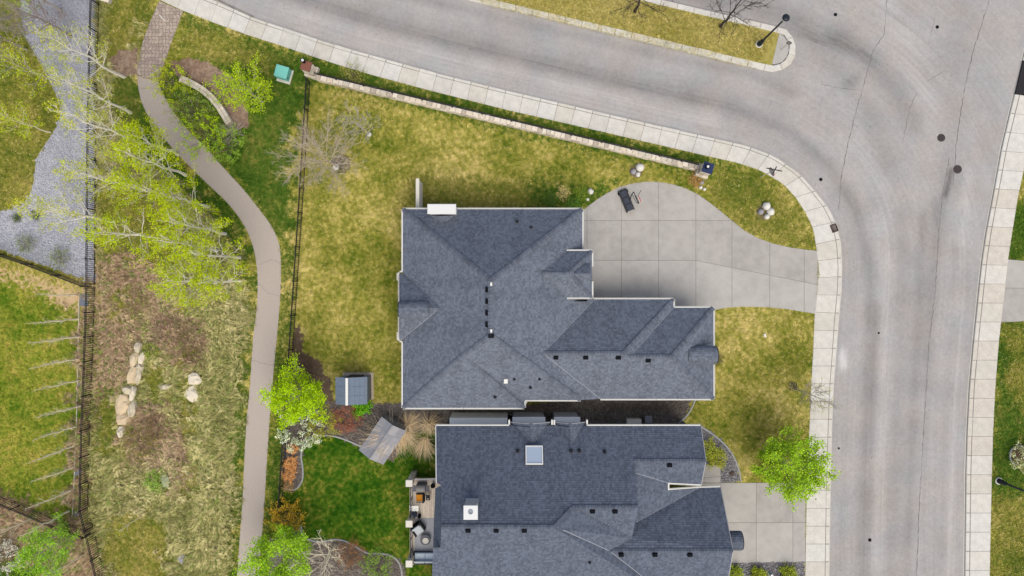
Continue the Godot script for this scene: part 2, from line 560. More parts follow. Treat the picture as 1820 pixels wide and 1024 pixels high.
	fill_zone([505, 708, 580, 714, 935, 720, 1040, 706, 1250, 706, 1228, 714, 1222, 732, 1208, 752, 1100, 800, 775, 800, 770, 840, 725, 832, 660, 806, 620, 786, 590, 775, 560, 776, 541, 790, 538, 820, 541, 850, 530, 868, 505, 872], 7)
	fill_zone([730, 770, 780, 760, 780, 850, 722, 850, 700, 820], 10)
	fill_zone([541, 790, 560, 776, 590, 775, 620, 786, 660, 806, 725, 832, 780, 840, 780, 1030, 722, 1010, 712, 994, 690, 984, 655, 980, 630, 966, 600, 958, 565, 960, 545, 952, 536, 936, 520, 920, 507, 900, 507, 872, 530, 868, 541, 850, 538, 820], 10)
	fill_zone([536, 936, 545, 952, 565, 960, 600, 958, 630, 966, 655, 980, 690, 984, 712, 994, 722, 1010, 722, 1204, 470, 1204, 474, 960], 7)
	fill_zone([722, 1010, 790, 1000, 790, 1204, 722, 1204], 10)
	fill_zone([1240, 752, 1262, 766, 1288, 788, 1308, 820, 1316, 856, 1278, 858, 1240, 840], 8)
	fill_zone([1280, 999, 1431, 997, 1430, 1204, 1280, 1204], 8)
	# -- across the street
	fill_zone([1770, 340, 2060, 340, 2060, 1204, 1750, 1204, 1760, 800], 12)
	fill_zone([1750, 570, 1820, 570, 1830, 880, 1760, 880, 1764, 700], 2)
	fill_zone([1790, 360, 1840, 360, 1840, 470, 1780, 470], 2)
	fill_zone([1770, 570, 1860, 590, 1850, 700, 1790, 720], 12)
	fill_zone([600, -180, 1420, -180, 1420, 140, 900, 30], 14)

func ground_texture() -> ImageTexture:
	var out := PackedByteArray()
	out.resize(GW * GH * 3)
	var r := RandomNumberGenerator.new(); r.seed = 21
	for y in GH:
		for x in GW:
			var i := y * GW + x
			var c := cover(i, zone_of(x, y, i, r))
			out[i * 3] = int(c.r * 255.0); out[i * 3 + 1] = int(c.g * 255.0); out[i * 3 + 2] = int(c.b * 255.0)
	var im := Image.create_from_data(GW, GH, false, Image.FORMAT_RGB8, out)
	return ImageTexture.create_from_image(im)

# plan polygon -> metres
func flatpoly(pts: Array) -> PackedVector2Array:
	var r := PackedVector2Array()
	for k in range(0, pts.size(), 2):
		var p := plan(pts[k], pts[k + 1])
		r.push_back(Vector2(p.x, p.z))
	return r

func map_uv(mb: MB) -> void:
	# world x,z -> ground map
	for i in mb.v.size():
		var p := mb.v[i]
		mb.u[i] = Vector2((p.x / GRID + 910.0 - GX0) / (GW * 2.0), (p.z / GRID + 512.0 - GY0) / (GH * 2.0))

const LAND := 0.1

# edges of the pavements: [lawn side x, y, street side x, y]
const WALK_A := [[200, -38, 222, -80], [279, -2, 293, -37], [326, 20, 340, -15], [380, 41, 392, 6], [440, 63, 452, 33], [496, 81, 507, 51], [552, 100, 562, 70], [607, 118, 618, 87], [668, 136, 680, 104], [765, 162, 773, 130],
	[900, 196, 907, 163], [1027, 225, 1036, 193], [1169, 258, 1178, 226], [1260, 279, 1272, 247], [1310, 290, 1325, 259], [1352, 304, 1374, 277], [1390, 327, 1418, 307], [1411, 349, 1446, 338], [1431, 379, 1470, 368], [1444, 407, 1485, 398],
	[1450, 443, 1493, 434], [1454, 476, 1495, 473], [1452, 515, 1494, 515], [1446, 566, 1489, 568], [1444, 624, 1485, 624], [1440, 688, 1480, 688], [1437, 764, 1477, 764], [1432, 891, 1474, 891], [1430, 1024, 1472, 1024], [1426, 1250, 1468, 1250]]
const WALK_B := [[1850, 176, 1802, 168], [1826, 264, 1780, 260], [1807, 351, 1764, 349], [1797, 414, 1752, 412], [1790, 459, 1745, 458], [1784, 512, 1739, 512], [1773, 611, 1729, 611], [1767, 688, 1722, 688], [1763, 770, 1718, 770], [1761, 840, 1716, 840], [1757, 1024, 1714, 1024], [1754, 1250, 1711, 1250]]
const WALK_C := [[1905, 8, 1846, -2], [1864, 116, 1816, 108]]

func build_land() -> void:
	paint_zones()
	var gt := ground_texture()
	var gm := StandardMaterial3D.new()
	gm.albedo_texture = gt
	gm.roughness = 1.0
	gm.metallic_specular = 0.1
	mats.land = gm
	# far ground
	var mb := MB.new()
	mb.sheet(PackedVector2Array([Vector2(-700, -700), Vector2(700, -700), Vector2(700, 700), Vector2(-700, 700)]), -0.03)
	setting("ground", mb, mat(base(140, 136, 84), 1.0, mats.fine, 0.2))
	# west and centre land
	var pts := [-900, -700, 60, -700, 170, -60]
	for w in WALK_A: pts.append_array([w[0] * 0.7 + w[2] * 0.3, w[1] * 0.7 + w[3] * 0.3])
	pts.append_array([1420, 1700, -900, 1700])
	mb = MB.new(); mb.prism(flatpoly(pts), -0.02, LAND); map_uv(mb)
	setting("lawn", mb, gm)
	pts = [2700, -700, 1980, -700]
	for w in WALK_C: pts.append_array([w[0] * 0.7 + w[2] * 0.3, w[1] * 0.7 + w[3] * 0.3])
	for w in WALK_B: pts.append_array([w[0] * 0.7 + w[2] * 0.3, w[1] * 0.7 + w[3] * 0.3])
	pts.append_array([1740, 1700, 2700, 1700])
	mb = MB.new(); mb.prism(flatpoly(pts), -0.02, LAND); map_uv(mb)
	setting("lawn_east", mb, gm)
	# street island
	mb = MB.new(); mb.prism(flatpoly([640, -58, 900, 14, 1128, 68, 1344, 118, 1371, 117, 1384, 58, 1258, 28, 1158, 4, 900, -56]), -0.02, LAND + 0.02); map_uv(mb)
	setting("island", mb, gm)

# ---------------------------------------------------------------- street
func stroke(buf: PackedFloat32Array, w: int, h: int, ox: float, oy: float, pts: Array, rad: float, amp: float, nz: FastNoiseLite) -> void:
	# worn or soiled band along a line (a cell is 8 cm)
	for k in range(0, pts.size() - 2, 2):
		var a := Vector2(pts[k], pts[k + 1]); var b := Vector2(pts[k + 2], pts[k + 3])
		var l := a.distance_to(b)
		var st := maxi(1, int(l / (rad * 0.7)))
		for s in st:
			var p := a.lerp(b, float(s) / st)
			var q := nz.get_noise_2d(p.x * 1.3 + amp * 900.0, p.y * 1.3)
			var f := amp * clampf(0.85 + q * 0.5, 0.3, 1.3)
			var cx := (p.x - ox) * 0.5; var cy := (p.y - oy) * 0.5
			var rc := rad * 0.5
			for y in range(maxi(0, int(cy - rc * 2.2)), mini(h - 1, int(cy + rc * 2.2)) + 1):
				for x in range(maxi(0, int(cx - rc * 2.2)), mini(w - 1, int(cx + rc * 2.2)) + 1):
					var d2 := ((x - cx) * (x - cx) + (y - cy) * (y - cy)) / (rc * rc)
					if d2 < 4.5: buf[y * w + x] += f * exp(-d2) * 0.32

func build_street() -> void:
	var ox := 300.0; var oy := -120.0
	var w := 820; var h := 640
	var buf := PackedFloat32Array(); buf.resize(w * h)
	var nz := FastNoiseLite.new(); nz.seed = 77; nz.frequency = 0.012; nz.fractal_octaves = 4
	# wheel tracks of the bend, of the avenue and of the street
	for t in [[400, -60, 560, 6, 760, 62, 960, 112, 1160, 158, 1300, 190, 1400, 230, 1470, 290, 1520, 370, 1545, 470, 1548, 600, 1538, 800, 1530, 1100]]:
		stroke(buf, w, h, ox, oy, t, 12, 0.30, nz)
	stroke(buf, w, h, ox, oy, [430, -60, 640, 26, 860, 82, 1060, 128, 1220, 160, 1330, 190], 26, 0.16, nz)
	stroke(buf, w, h, ox, oy, [540, -60, 760, 0, 960, 48, 1200, 104, 1330, 130, 1420, 170], 10, 0.2, nz)
	stroke(buf, w, h, ox, oy, [1180, -20, 1330, 8, 1440, 40, 1520, 80, 1580, 150, 1640, 230], 22, 0.3, nz)
	stroke(buf, w, h, ox, oy, [1400, 50, 1480, 72, 1530, 92, 1560, 110], 16, 0.34, nz)
	stroke(buf, w, h, ox, oy, [1500, 150, 1524, 136, 1528, 120], 9, 0.3, nz)
	stroke(buf, w, h, ox, oy, [1440, 70, 1500, 130, 1560, 220, 1590, 340], 20, 0.16, nz)
	stroke(buf, w, h, ox, oy, [1700, -40, 1720, 40, 1700, 150, 1690, 300, 1668, 420], 24, 0.12, nz)
	stroke(buf, w, h, ox, oy, [1640, 380, 1632, 500, 1624, 700, 1616, 900, 1606, 1140], 9, 0.22, nz)
	stroke(buf, w, h, ox, oy, [1668, 350, 1660, 450, 1650, 560, 1644, 700], 14, 0.24, nz)
	stroke(buf, w, h, ox, oy, [1600, 380, 1600, 600, 1590, 800, 1580, 1140], 18, 0.14, nz)
	stroke(buf, w, h, ox, oy, [1700, 440, 1692, 620, 1680, 800, 1672, 1140], 10, 0.14, nz)
	stroke(buf, w, h, ox, oy, [1690, 300, 1684, 330, 1678, 352], 5, 0.6, nz)
	stroke(buf, w, h, ox, oy, [1560, 540, 1552, 700, 1546, 900, 1540, 1140], 8, 0.12, nz)
	# pale dust along the gutters and worn lanes
	stroke(buf, w, h, ox, oy, [1560, -60, 1600, 60, 1640, 150, 1650, 240], 26, -0.16, nz)
	stroke(buf, w, h, ox, oy, [1520, 240, 1570, 330, 1580, 450, 1568, 700, 1552, 1140], 12, -0.14, nz)
	stroke(buf, w, h, ox, oy, [500, 20, 700, 80, 900, 132, 1100, 176, 1280, 214], 14, -0.12, nz)
	stroke(buf, w, h, ox, oy, [1496, 622, 1500, 660], 8, -0.5, nz)
	stroke(buf, w, h, ox, oy, [1720, 300, 1704, 500, 1690, 760, 1684, 1140], 9, -0.16, nz)
	var grain := FastNoiseLite.new(); grain.seed = 5; grain.frequency = 0.09; grain.fractal_octaves = 3
	var wide := FastNoiseLite.new(); wide.seed = 15; wide.frequency = 0.011; wide.fractal_octaves = 4
	var streak := FastNoiseLite.new(); streak.seed = 25; streak.frequency = 0.07; streak.fractal_octaves = 3
	# distance from the kerb, on a coarse lattice: lanes, wear and dust follow it
	var lw := w / 4 + 2; var lh := h / 4 + 2
	var lat := PackedFloat32Array(); lat.resize(lw * lh)
	var kb := PackedVector2Array()
	for a in smooth_pairs(WALK_A, 2): kb.push_back(Vector2(a[2], a[3]))
	for y in lh:
		for x in lw:
			var p := Vector2(ox + x * 8.0, oy + y * 8.0)
			var best := 1e9
			for k in kb.size() - 1:
				var q := Geometry2D.get_closest_point_to_segment(p, kb[k], kb[k + 1])
				best = minf(best, p.distance_squared_to(q))
			lat[y * lw + x] = sqrt(best)
	var out := PackedByteArray(); out.resize(w * h * 3)
	var c0 := base(180, 177, 179).linear_to_srgb()
	var r := RandomNumberGenerator.new(); r.seed = 99
	for y in h:
		for x in w:
			var i := y * w + x
			var px := ox + x * 2.0; var py := oy + y * 2.0
			# lanes run along the avenue in the west and along the street in the east
			var e := clampf((px - 1250.0 + (py - 250.0) * 0.4) / 220.0, 0.0, 1.0)
			var lx := x / 4; var ly := y / 4
			var fx := (x % 4) * 0.25; var fy := (y % 4) * 0.25
			var li := ly * lw + lx
			var d := lerpf(lerpf(lat[li], lat[li + 1], fx), lerpf(lat[li + lw], lat[li + lw + 1], fx), fy)
			var along := lerpf(px, py, e)
			var st := streak.get_noise_2d(d * 2.4, along * 0.03) * 0.9 + streak.get_noise_2d(d * 0.6 + 500.0, along * 0.02) * 0.5
			var q := 1.0 - buf[i] * clampf(1.0 + st * 0.8, 0.4, 1.6) + wide.get_noise_2d(px, py) * 0.10 + grain.get_noise_2d(px, py) * 0.06 + st * 0.075 + r.randf_range(-0.055, 0.055)
			if r.randf() < 0.0015: q -= r.randf_range(0.1, 0.3)
			q = clampf(1.0 + (q - 1.0) * 0.55, 0.45, 1.22)
			var warm := wide.get_noise_2d(px + 900.0, py) * 0.025
			out[i * 3] = int(clampf(c0.r * q * (1.0 + warm), 0, 1) * 255.0)
			out[i * 3 + 1] = int(clampf(c0.g * q, 0, 1) * 255.0)
			out[i * 3 + 2] = int(clampf(c0.b * q * (1.0 - warm), 0, 1) * 255.0)
	var tex := ImageTexture.create_from_image(Image.create_from_data(w, h, false, Image.FORMAT_RGB8, out))
	var m := StandardMaterial3D.new()
	m.albedo_texture = tex
	m.roughness = 0.95
	m.metallic_specular = 0.2
	var nt := FastNoiseLite.new(); nt.seed = 4; nt.frequency = 0.2
	var pts := []
	for a in WALK_A: pts.append_array([a[0] * 0.4 + a[2] * 0.6, a[1] * 0.4 + a[3] * 0.6])
	for k in range(WALK_B.size() - 1, -1, -1): pts.append_array([WALK_B[k][0] * 0.4 + WALK_B[k][2] * 0.6, WALK_B[k][1] * 0.4 + WALK_B[k][3] * 0.6])
	for k in range(WALK_C.size() - 1, -1, -1): pts.append_array([WALK_C[k][0] * 0.4 + WALK_C[k][2] * 0.6, WALK_C[k][1] * 0.4 + WALK_C[k][3] * 0.6])
	pts.append_array([1960, -700, 100, -700, 205, -60])
	var mb := MB.new()
	mb.sheet(flatpoly(pts), 0.0)
	for i in mb.v.size():
		var p := mb.v[i]
		mb.u[i] = Vector2((p.x / GRID + 910.0 - ox) / (w * 2.0), (p.z / GRID + 512.0 - oy) / (h * 2.0))
	var road := setting("road", mb, m)
	# cracks in the asphalt, each an uneven dark ribbon
	rng.seed = 404
	var tar := mat(base(124, 118, 120), 0.9)
	var cracks := [[1577, -10, 1572, 60, 1552, 90, 1538, 140, 1524, 190, 1506, 260, 1496, 310, 1490, 380], [1762, -10, 1748, 34, 1730, 90, 1716, 150, 1706, 210, 1699, 260, 1694, 330],
		[1688, 280, 1676, 340, 1668, 420, 1662, 520, 1650, 620, 1646, 700, 1640, 790, 1634, 900, 1630, 1000, 1626, 1060], [1630, 165, 1618, 190, 1610, 225, 1603, 260], [1662, 30, 1654, 60, 1648, 86],
		[1648, 144, 1664, 134, 1676, 128, 1696, 124], [1440, 68, 1470, 76, 1500, 82], [1460, 150, 1500, 158, 1528, 160]]
	var wid := [0.06, 0.07, 0.06, 0.045, 0.035, 0.035, 0.035, 0.035]
	for ci in cracks.size():
		var cb := MB.new()
		var cr: Array = cracks[ci]
		var prev_l := Vector3.ZERO; var prev_r := Vector3.ZERO
		var first := true
		for k in range(0, cr.size() - 2, 2):
			var a := plan(cr[k], cr[k + 1]); var b := plan(cr[k + 2], cr[k + 3])
			var d := (b - a).normalized(); var sd := Vector3(-d.z, 0, d.x)
			var steps := maxi(2, int(a.distance_to(b) / 0.22))
			for s in steps:
				var p := a.lerp(b, float(s) / steps) + sd * rr(-0.035, 0.035) + Vector3.UP * 0.004
				var hw: float = wid[ci] * rr(0.06, 0.5)
				var l := p + sd * hw; var q := p - sd * hw
				if not first: cb.quad(prev_l, l, q, prev_r)
				prev_l = l; prev_r = q; first = false
		part("crack", cb, tar, road)
	# iron covers
	for a in [[1673, 245, 0.25], [1702, 301, 0.27]]:
		var t := thing("manhole_cover", "dark iron manhole cover in the street, nearer the intersection" if a[1] < 260 else "dark iron manhole cover farther down the street below the other one", "manhole cover", plan(a[0], a[1]), 0.3, "manhole covers in the street")
		var rb := MB.new(); rb.lathe(Vector3.ZERO, [Vector2(a[2] * 1.12, 0.0), Vector2(a[2] * 1.12, 0.012), Vector2(a[2] * 0.98, 0.014), Vector2(a[2] * 0.96, 0.004)], 28)
		part("rim", rb, mats.dark, t)
		var lb := MB.new(); lb.lathe(Vector3.ZERO, [Vector2(a[2] * 0.94, 0.004), Vector2(a[2] * 0.93, 0.014), Vector2(0.0, 0.016)], 28)
		var lid := part("lid", lb, mats.rust_iron, t)
		for k in 5:
			var bb := MB.new(); bb.box(Transform3D(Basis(), Vector3((k - 2) * a[2] * 0.32, 0.02, 0)), Vector3(0.05, 0.012, a[2] * 1.5 * sqrt(1.0 - pow((k - 2) * 0.32, 2))), 0.004)
			part("raised_bar", bb, mats.dark, lid)
	var spots := [[1485, 26, "round black valve cap in the asphalt beside the street island"], [1666, 48, "round black valve cap in the asphalt of the wide intersection"], [1546, 960, "round black valve cap low in the street near the lower driveway"],
		[1459, 319, "round grey valve cap in the asphalt beside the corner kerb"], [1491, 797, "small black valve cap beside the kerb by the bright green tree"], [1562, 592, "tiny dark valve cap in the middle of the street"]]
	for a in spots:
		var t := thing("valve_cap", a[2], "valve cap", plan(a[0], a[1]), 0.0, "valve caps in the asphalt")
		var k := 0.6 if a[1] > 500 and a[0] != 1546 else 1.0
		var lb := MB.new(); lb.lathe(Vector3.ZERO, [Vector2(0.13 * k, 0.0), Vector2(0.125 * k, 0.014), Vector2(0.1 * k, 0.016), Vector2(0.098 * k, 0.01)], 16)
		part("collar", lb, mats.dark, t)
		lb = MB.new(); lb.lathe(Vector3.ZERO, [Vector2(0.096 * k, 0.008), Vector2(0.09 * k, 0.013), Vector2(0.0, 0.014)], 16)
		part("lid", lb, mats.black, t)

func strip_pieces(pairs: Array, f0: float, f1: float, y0: float, y1: float, spacing: float, parent: Node, called: String, choose: Callable, gap := 0.018, bevel := 0.012, skip = null) -> void:
	# slabs of equal length along a band given by matched edge points
	var mids := []; var acc := [0.0]
	for w in pairs: mids.append(Vector2((w[0] + w[2]) * 0.5, (w[1] + w[3]) * 0.5))
	for k in mids.size() - 1: acc.append(acc[k] + mids[k].distance_to(mids[k + 1]))
	var total: float = acc[-1]
	var cnt := int(round(total / spacing))
	var at := func(s: float) -> Array:
		var k := 0
		while k < acc.size() - 2 and acc[k + 1] < s: k += 1
		var t: float = (s - acc[k]) / maxf(0.001, acc[k + 1] - acc[k])
		var a: Array = pairs[k]; var b: Array = pairs[k + 1]
		var pi := Vector2(lerpf(a[0], b[0], t), lerpf(a[1], b[1], t)); var po := Vector2(lerpf(a[2], b[2], t), lerpf(a[3], b[3], t))
		return [pi.lerp(po, f0), pi.lerp(po, f1)]
	var g := gap / GRID * 0.5
	for k in cnt:
		var s0 := total * k / cnt + g; var s1 := total * (k + 1) / cnt - g
		var a: Array = at.call(s0); var m: Array = at.call((s0 + s1) * 0.5); var b: Array = at.call(s1)
		if skip != null and skip.call(m[0]): continue
		var pl := [a[0].x, a[0].y, m[0].x, m[0].y, b[0].x, b[0].y, b[1].x, b[1].y, m[1].x, m[1].y, a[1].x, a[1].y]
		var mb := MB.new()
		mb.prism(flatpoly(pl), y0, y1, bevel)
		part(called, mb, choose.call(k, m[0]), parent)

func build_pavements() -> void:
	rng.seed = 51
	var pick := func(k: int, _p: Vector2) -> Material:
		return [mats.walk0, mats.walk2, mats.walk0, mats.walk4, mats.walk1, mats.walk0][(k * 7 + k / 3) % 6]
	var pick_b := func(k: int, p: Vector2) -> Material:
		if p.y < 350 or p.y > 890: return mats.walk4 if k % 3 else mats.walk0
		return [mats.walk3, mats.walk1, mats.walk3, mats.walk0][(k * 5 + k / 4) % 4]
	var bed := MB.new()
	var walks := [[WALK_A, "sidewalk", 31.5, pick], [WALK_B, "sidewalk_east", 34.0, pick_b], [WALK_C, "sidewalk_northeast", 34.0, pick_b]]
	for wk in walks:
		var root := setting_group(wk[1])
		# mortar bed that shows in the joints
		bed = MB.new()
		var pl := []
		for w in wk[0]: pl.append_array([w[0], w[1]])
		for k in range(wk[0].size() - 1, -1, -1): pl.append_array([lerpf(wk[0][k][0], wk[0][k][2], 0.97), lerpf(wk[0][k][1], wk[0][k][3], 0.97)])
		bed.prism(flatpoly(pl), -0.02, LAND + 0.022)
		part("joint_bed", bed, mats.joint, root)
		strip_pieces(wk[0], 0.0, 0.82, 0.0, LAND + 0.04, wk[2], root, "slab", wk[3])
		strip_pieces(wk[0], 0.835, 1.0, -0.02, LAND + 0.034, wk[2], root, "kerb", wk[3], 0.014, 0.03)
		# shallow gutter pan
		var gp := MB.new()
		var n: int = wk[0].size()
		for k in n - 1:
			var a: Array = wk[0][k]; var b: Array = wk[0][k + 1]
			var ao := Vector2(a[2], a[3]); var bo := Vector2(b[2], b[3]); var ai := Vector2(a[0], a[1]); var bi := Vector2(b[0], b[1])
			var a2 := ao.lerp(ai, -0.05); var b2 := bo.lerp(bi, -0.05)
			gp.quad(plan(ao.x, ao.y, 0.03), plan(a2.x, a2.y, 0.005), plan(b2.x, b2.y, 0.005), plan(bo.x, bo.y, 0.03))
		part("gutter_pan", gp, mats.walk1, root)
	# concrete apron of the crossing beside the paver walk
	var ap := MB.new(); ap.prism(flatpoly([341, -17, 393, 4, 452, 31, 432, 26, 402, 8, 384, -2, 360, -18]), -0.02, LAND + 0.02, 0.01)
	setting("crossing_apron", ap, mats.walk2)
	# island kerb
	var isl := [[612, -50, 632, -62], [900, 17, 900, 6], [1128, 71, 1131, 60], [1344, 123, 1347, 112], [1376, 127, 1376, 116], [1397, 121, 1390, 112], [1409, 108, 1398, 102], [1413, 92, 1402, 90], [1411, 74, 1401, 77], [1402, 60, 1394, 67], [1386, 50, 1383, 60], [1258, 20, 1256, 30], [1156, -4, 1154, 6], [880, -68, 878, -58]]
	var root := setting_group("island_kerb")
	strip_pieces(smooth_pairs(isl, 4), 0.0, 1.0, -0.02, LAND + 0.05, 30.0, root, "kerb", pick, 0.012, 0.03)
	var nose := MB.new(); nose.prism(flatpoly([1384, 60, 1393, 67, 1400, 77, 1401, 90, 1397, 102, 1389, 111, 1376, 115, 1371, 115]), -0.02, LAND + 0.03, 0.008)
	part("nose_slab", nose, mats.drive2, root)
	# storm drain in the corner kerb
	var t := thing("storm_drain", "rusty dark storm drain grate set in the curved corner kerb", "storm drain", plan(1481, 406, 0.0) + Vector3.UP * 0.06, 0.36)
	var fb := MB.new()
	for s in [-1, 1]:
		fb.box(Transform3D(Basis(), Vector3(0, 0.07, s * 0.25)), Vector3(0.44, 0.15, 0.07), 0.01)
		fb.box(Transform3D(Basis(), Vector3(s * 0.2, 0.07, 0)), Vector3(0.05, 0.15, 0.43), 0.01)
	part("frame", fb, mats.rust_iron, t)
	var pit := MB.new(); pit.box(Transform3D(Basis(), Vector3(0, 0.02, 0)), Vector3(0.35, 0.02, 0.42))
	part("pit", pit, mats.black, t)
	for k in 5:
		var bb := MB.new(); bb.box(Transform3D(Basis(), Vector3(-0.14 + k * 0.07, 0.11, 0)), Vector3(0.03, 0.03, 0.42))
		part("grate_bar", bb, mats.rust_iron, t)

# ---------------------------------------------------------------- driveways
func panels(root: Node, outline: Array, xs: Array, rows: Callable, row_count: int, choose: Array, y: float) -> void:
	var poly := flatpoly(outline)
	var bed := MB.new(); bed.prism(poly, 0.0, y - 0.014)
	part("joint_bed", bed, mats.joint, root)
	var k := 0
	for i in xs.size() - 1:
		for j in row_count:
			var g := 0.3
			var q := [xs[i] + g, rows.call(xs[i], j) + g, xs[i + 1] - g, rows.call(xs[i + 1], j) + g, xs[i + 1] - g, rows.call(xs[i + 1], j + 1) - g, xs[i] + g, rows.call(xs[i], j + 1) - g]
			for pc in Geometry2D.intersect_polygons(poly, flatpoly(q)):
				var mb := MB.new(); mb.prism(pc, 0.0, y, 0.006)
				part("slab", mb, choose[(k * 5 + k / 3) % choose.size()], root)
			k += 1

func build_driveways() -> void:
	var ch := [mats.drive0, mats.drive1, mats.drive2, mats.drive0]
	var root := setting_group("driveway")
	panels(root, [1036, 374, 1046, 366, 1062, 354, 1080, 343, 1100, 333, 1124, 326, 1150, 323, 1172, 324, 1195, 328, 1218, 335, 1240, 346, 1260, 360, 1282, 377, 1302, 394, 1322, 410, 1345, 423, 1372, 433, 1402, 440, 1430, 444, 1452, 446, 1453, 500, 1449, 558, 1425, 554, 1395, 549, 1360, 546, 1320, 545, 1290, 547, 1262, 552, 1150, 560, 1020, 560, 1015, 420, 1030, 400],
		[1000, 1043, 1104, 1170, 1236, 1300, 1367, 1428, 1470], func(x: float, j: int) -> float: return [300.0, 392.0, 463.0 + maxf(0.0, x - 1236.0) * 0.2, 620.0][j], 3, ch, LAND + 0.03)
	root = setting_group("driveway_south")
	panels(root, [1240, 858, 1431, 857, 1430, 998, 1250, 1000], [1200, 1279, 1343, 1408, 1450], func(_x: float, j: int) -> float: return [840.0, 928.0, 1010.0][j], 2, ch, LAND + 0.03)
	root = setting_group("entry_walk")
	panels(root, [1236, 826, 1280, 826, 1280, 857, 1236, 857], [1200, 1300], func(x: float, j: int) -> float: return [810.0, 850.0 + (x - 1240.0) * -0.1, 870.0][j], 2, ch, LAND + 0.034)
	root = setting_group("driveway_east")
	panels(root, [1788, 461, 1820, 464, 1990, 470, 1990, 568, 1820, 571, 1776, 573], [1760, 1830, 1900, 2000], func(_x: float, j: int) -> float: return [440.0, 512.0, 600.0][j], 2, [mats.drive2, mats.drive0], LAND + 0.03)
	var mb := MB.new(); mb.prism(flatpoly([1817, 108, 1990, 128, 1990, 190, 1803, 168]), 0.0, LAND + 0.02)
	setting("driveway_asphalt", mb, mat(base(62, 60, 66), 0.9, mats.fine, 0.5))

const PATH := [[245, 136, 283, 147], [248, 160, 290, 165], [254, 184, 300, 184], [265, 208, 319, 212], [280, 232, 340, 237], [306, 262, 367, 262], [338, 296, 396, 296], [376, 333, 432, 335], [406, 362, 460, 370], [432, 396, 482, 400], [449, 433, 496, 430], [457, 471, 500, 460], [459, 515, 500, 510], [456, 560, 497, 556], [451, 599, 493, 599], [445, 688, 486, 676], [438, 764, 479, 764], [432, 891, 470, 908], [424, 1000, 462, 1010], [412, 1200, 452, 1200]]
const PAVED := [[284, 3, 327, 21], [276, 22, 320, 40], [266, 46, 311, 64], [257, 70, 301, 92], [249, 98, 293, 116], [245, 118, 287, 133], [245, 135, 283, 146]]

func smooth_pairs(a: Array, sub: int) -> Array:
	var out := []
	for k in a.size() - 1:
		var p0: Array = a[maxi(0, k - 1)]; var p1: Array = a[k]; var p2: Array = a[k + 1]; var p3: Array = a[mini(a.size() - 1, k + 2)]
		for s in sub:
			var t := float(s) / sub
			var row := []
			for c in p1.size(): row.append(cubic_interpolate(p1[c], p2[c], p0[c], p3[c], t))
			out.append(row)
	out.append(a[-1])
	return out

func build_path() -> void:
	var sm := smooth_pairs(PATH, 4)
	var pl := []
	for w in sm: pl.append_array([w[0], w[1]])
	for k in range(sm.size() - 1, -1, -1): pl.append_array([sm[k][2], sm[k][3]])
	var mb := MB.new(); mb.prism(flatpoly(pl), 0.0, LAND + 0.03, 0.0)
	var root := setting("path", mb, mats.path)
	rng.seed = 12
	# hairline cracks across the path
	for c in [[462, 470, 484, 462, 499, 468], [300, 200, 318, 192], [250, 158, 288, 158], [458, 500, 476, 520, 498, 526], [446, 640, 490, 650]]:
		var cb := MB.new()
		for k in range(0, c.size() - 2, 2):
			var a := plan(c[k], c[k + 1]); var b := plan(c[k + 2], c[k + 3])
			var d := (b - a).normalized(); var sd := Vector3(-d.z, 0, d.x)
			var prev := a
			for s in 8:
				var p := a.lerp(b, (s + 1) / 8.0) + sd * rr(-0.03, 0.03)
				cb.quad(prev + sd * 0.014 + Vector3.UP * (LAND + 0.034), p + sd * 0.01 + Vector3.UP * (LAND + 0.034), p - sd * 0.01 + Vector3.UP * (LAND + 0.034), prev - sd * 0.014 + Vector3.UP * (LAND + 0.034))
				prev = p
		part("crack", cb, mats.joint, root)
	# stone pavers
	var pr := setting_group("paver_walk")
	sm = smooth_pairs(PAVED, 5)
	pl = []
	for w in sm: pl.append_array([w[0], w[1]])
	for k in range(sm.size() - 1, -1, -1): pl.append_array([sm[k][2], sm[k][3]])
	var poly := flatpoly(pl)
	mb = MB.new(); mb.prism(poly, 0.0, LAND + 0.02)
	part("joint_bed", mb, mat(base(150, 132, 122), 1.0), pr)
	var lo := Vector2(1e9, 1e9); var hi := -lo
	for p in poly:
		lo = lo.min(p); hi = hi.max(p)
	var st := 0.25
	var corner := {}
	for i in range(-1, int((hi.x - lo.x) / st) + 3):
		for j in range(-1, int((hi.y - lo.y) / st) + 3):
			corner[Vector2i(i, j)] = lo + Vector2((i + (0.5 if j % 2 else 0.0)) * st, j * st) + Vector2(rr(-0.06, 0.06), rr(-0.05, 0.05))
	for i in range(-1, int((hi.x - lo.x) / st) + 2):
		for j in range(-1, int((hi.y - lo.y) / st) + 2):
			var q := PackedVector2Array([corner[Vector2i(i, j)], corner[Vector2i(i + 1, j)], corner[Vector2i(i + 1, j + 1)], corner[Vector2i(i, j + 1)]])
			var off := Geometry2D.offset_polygon(q, -0.014)
			if off.is_empty(): continue
			for pc in Geometry2D.intersect_polygons(poly, off[0]):
				if pc.size() < 3: continue
				var sb := MB.new(); sb.prism(pc, LAND, LAND + 0.034 + rr(0.0, 0.012), 0.01)
				part("paver", sb, [mats.paver0, mats.paver1, mats.paver2][rng.randi() % 3], pr)

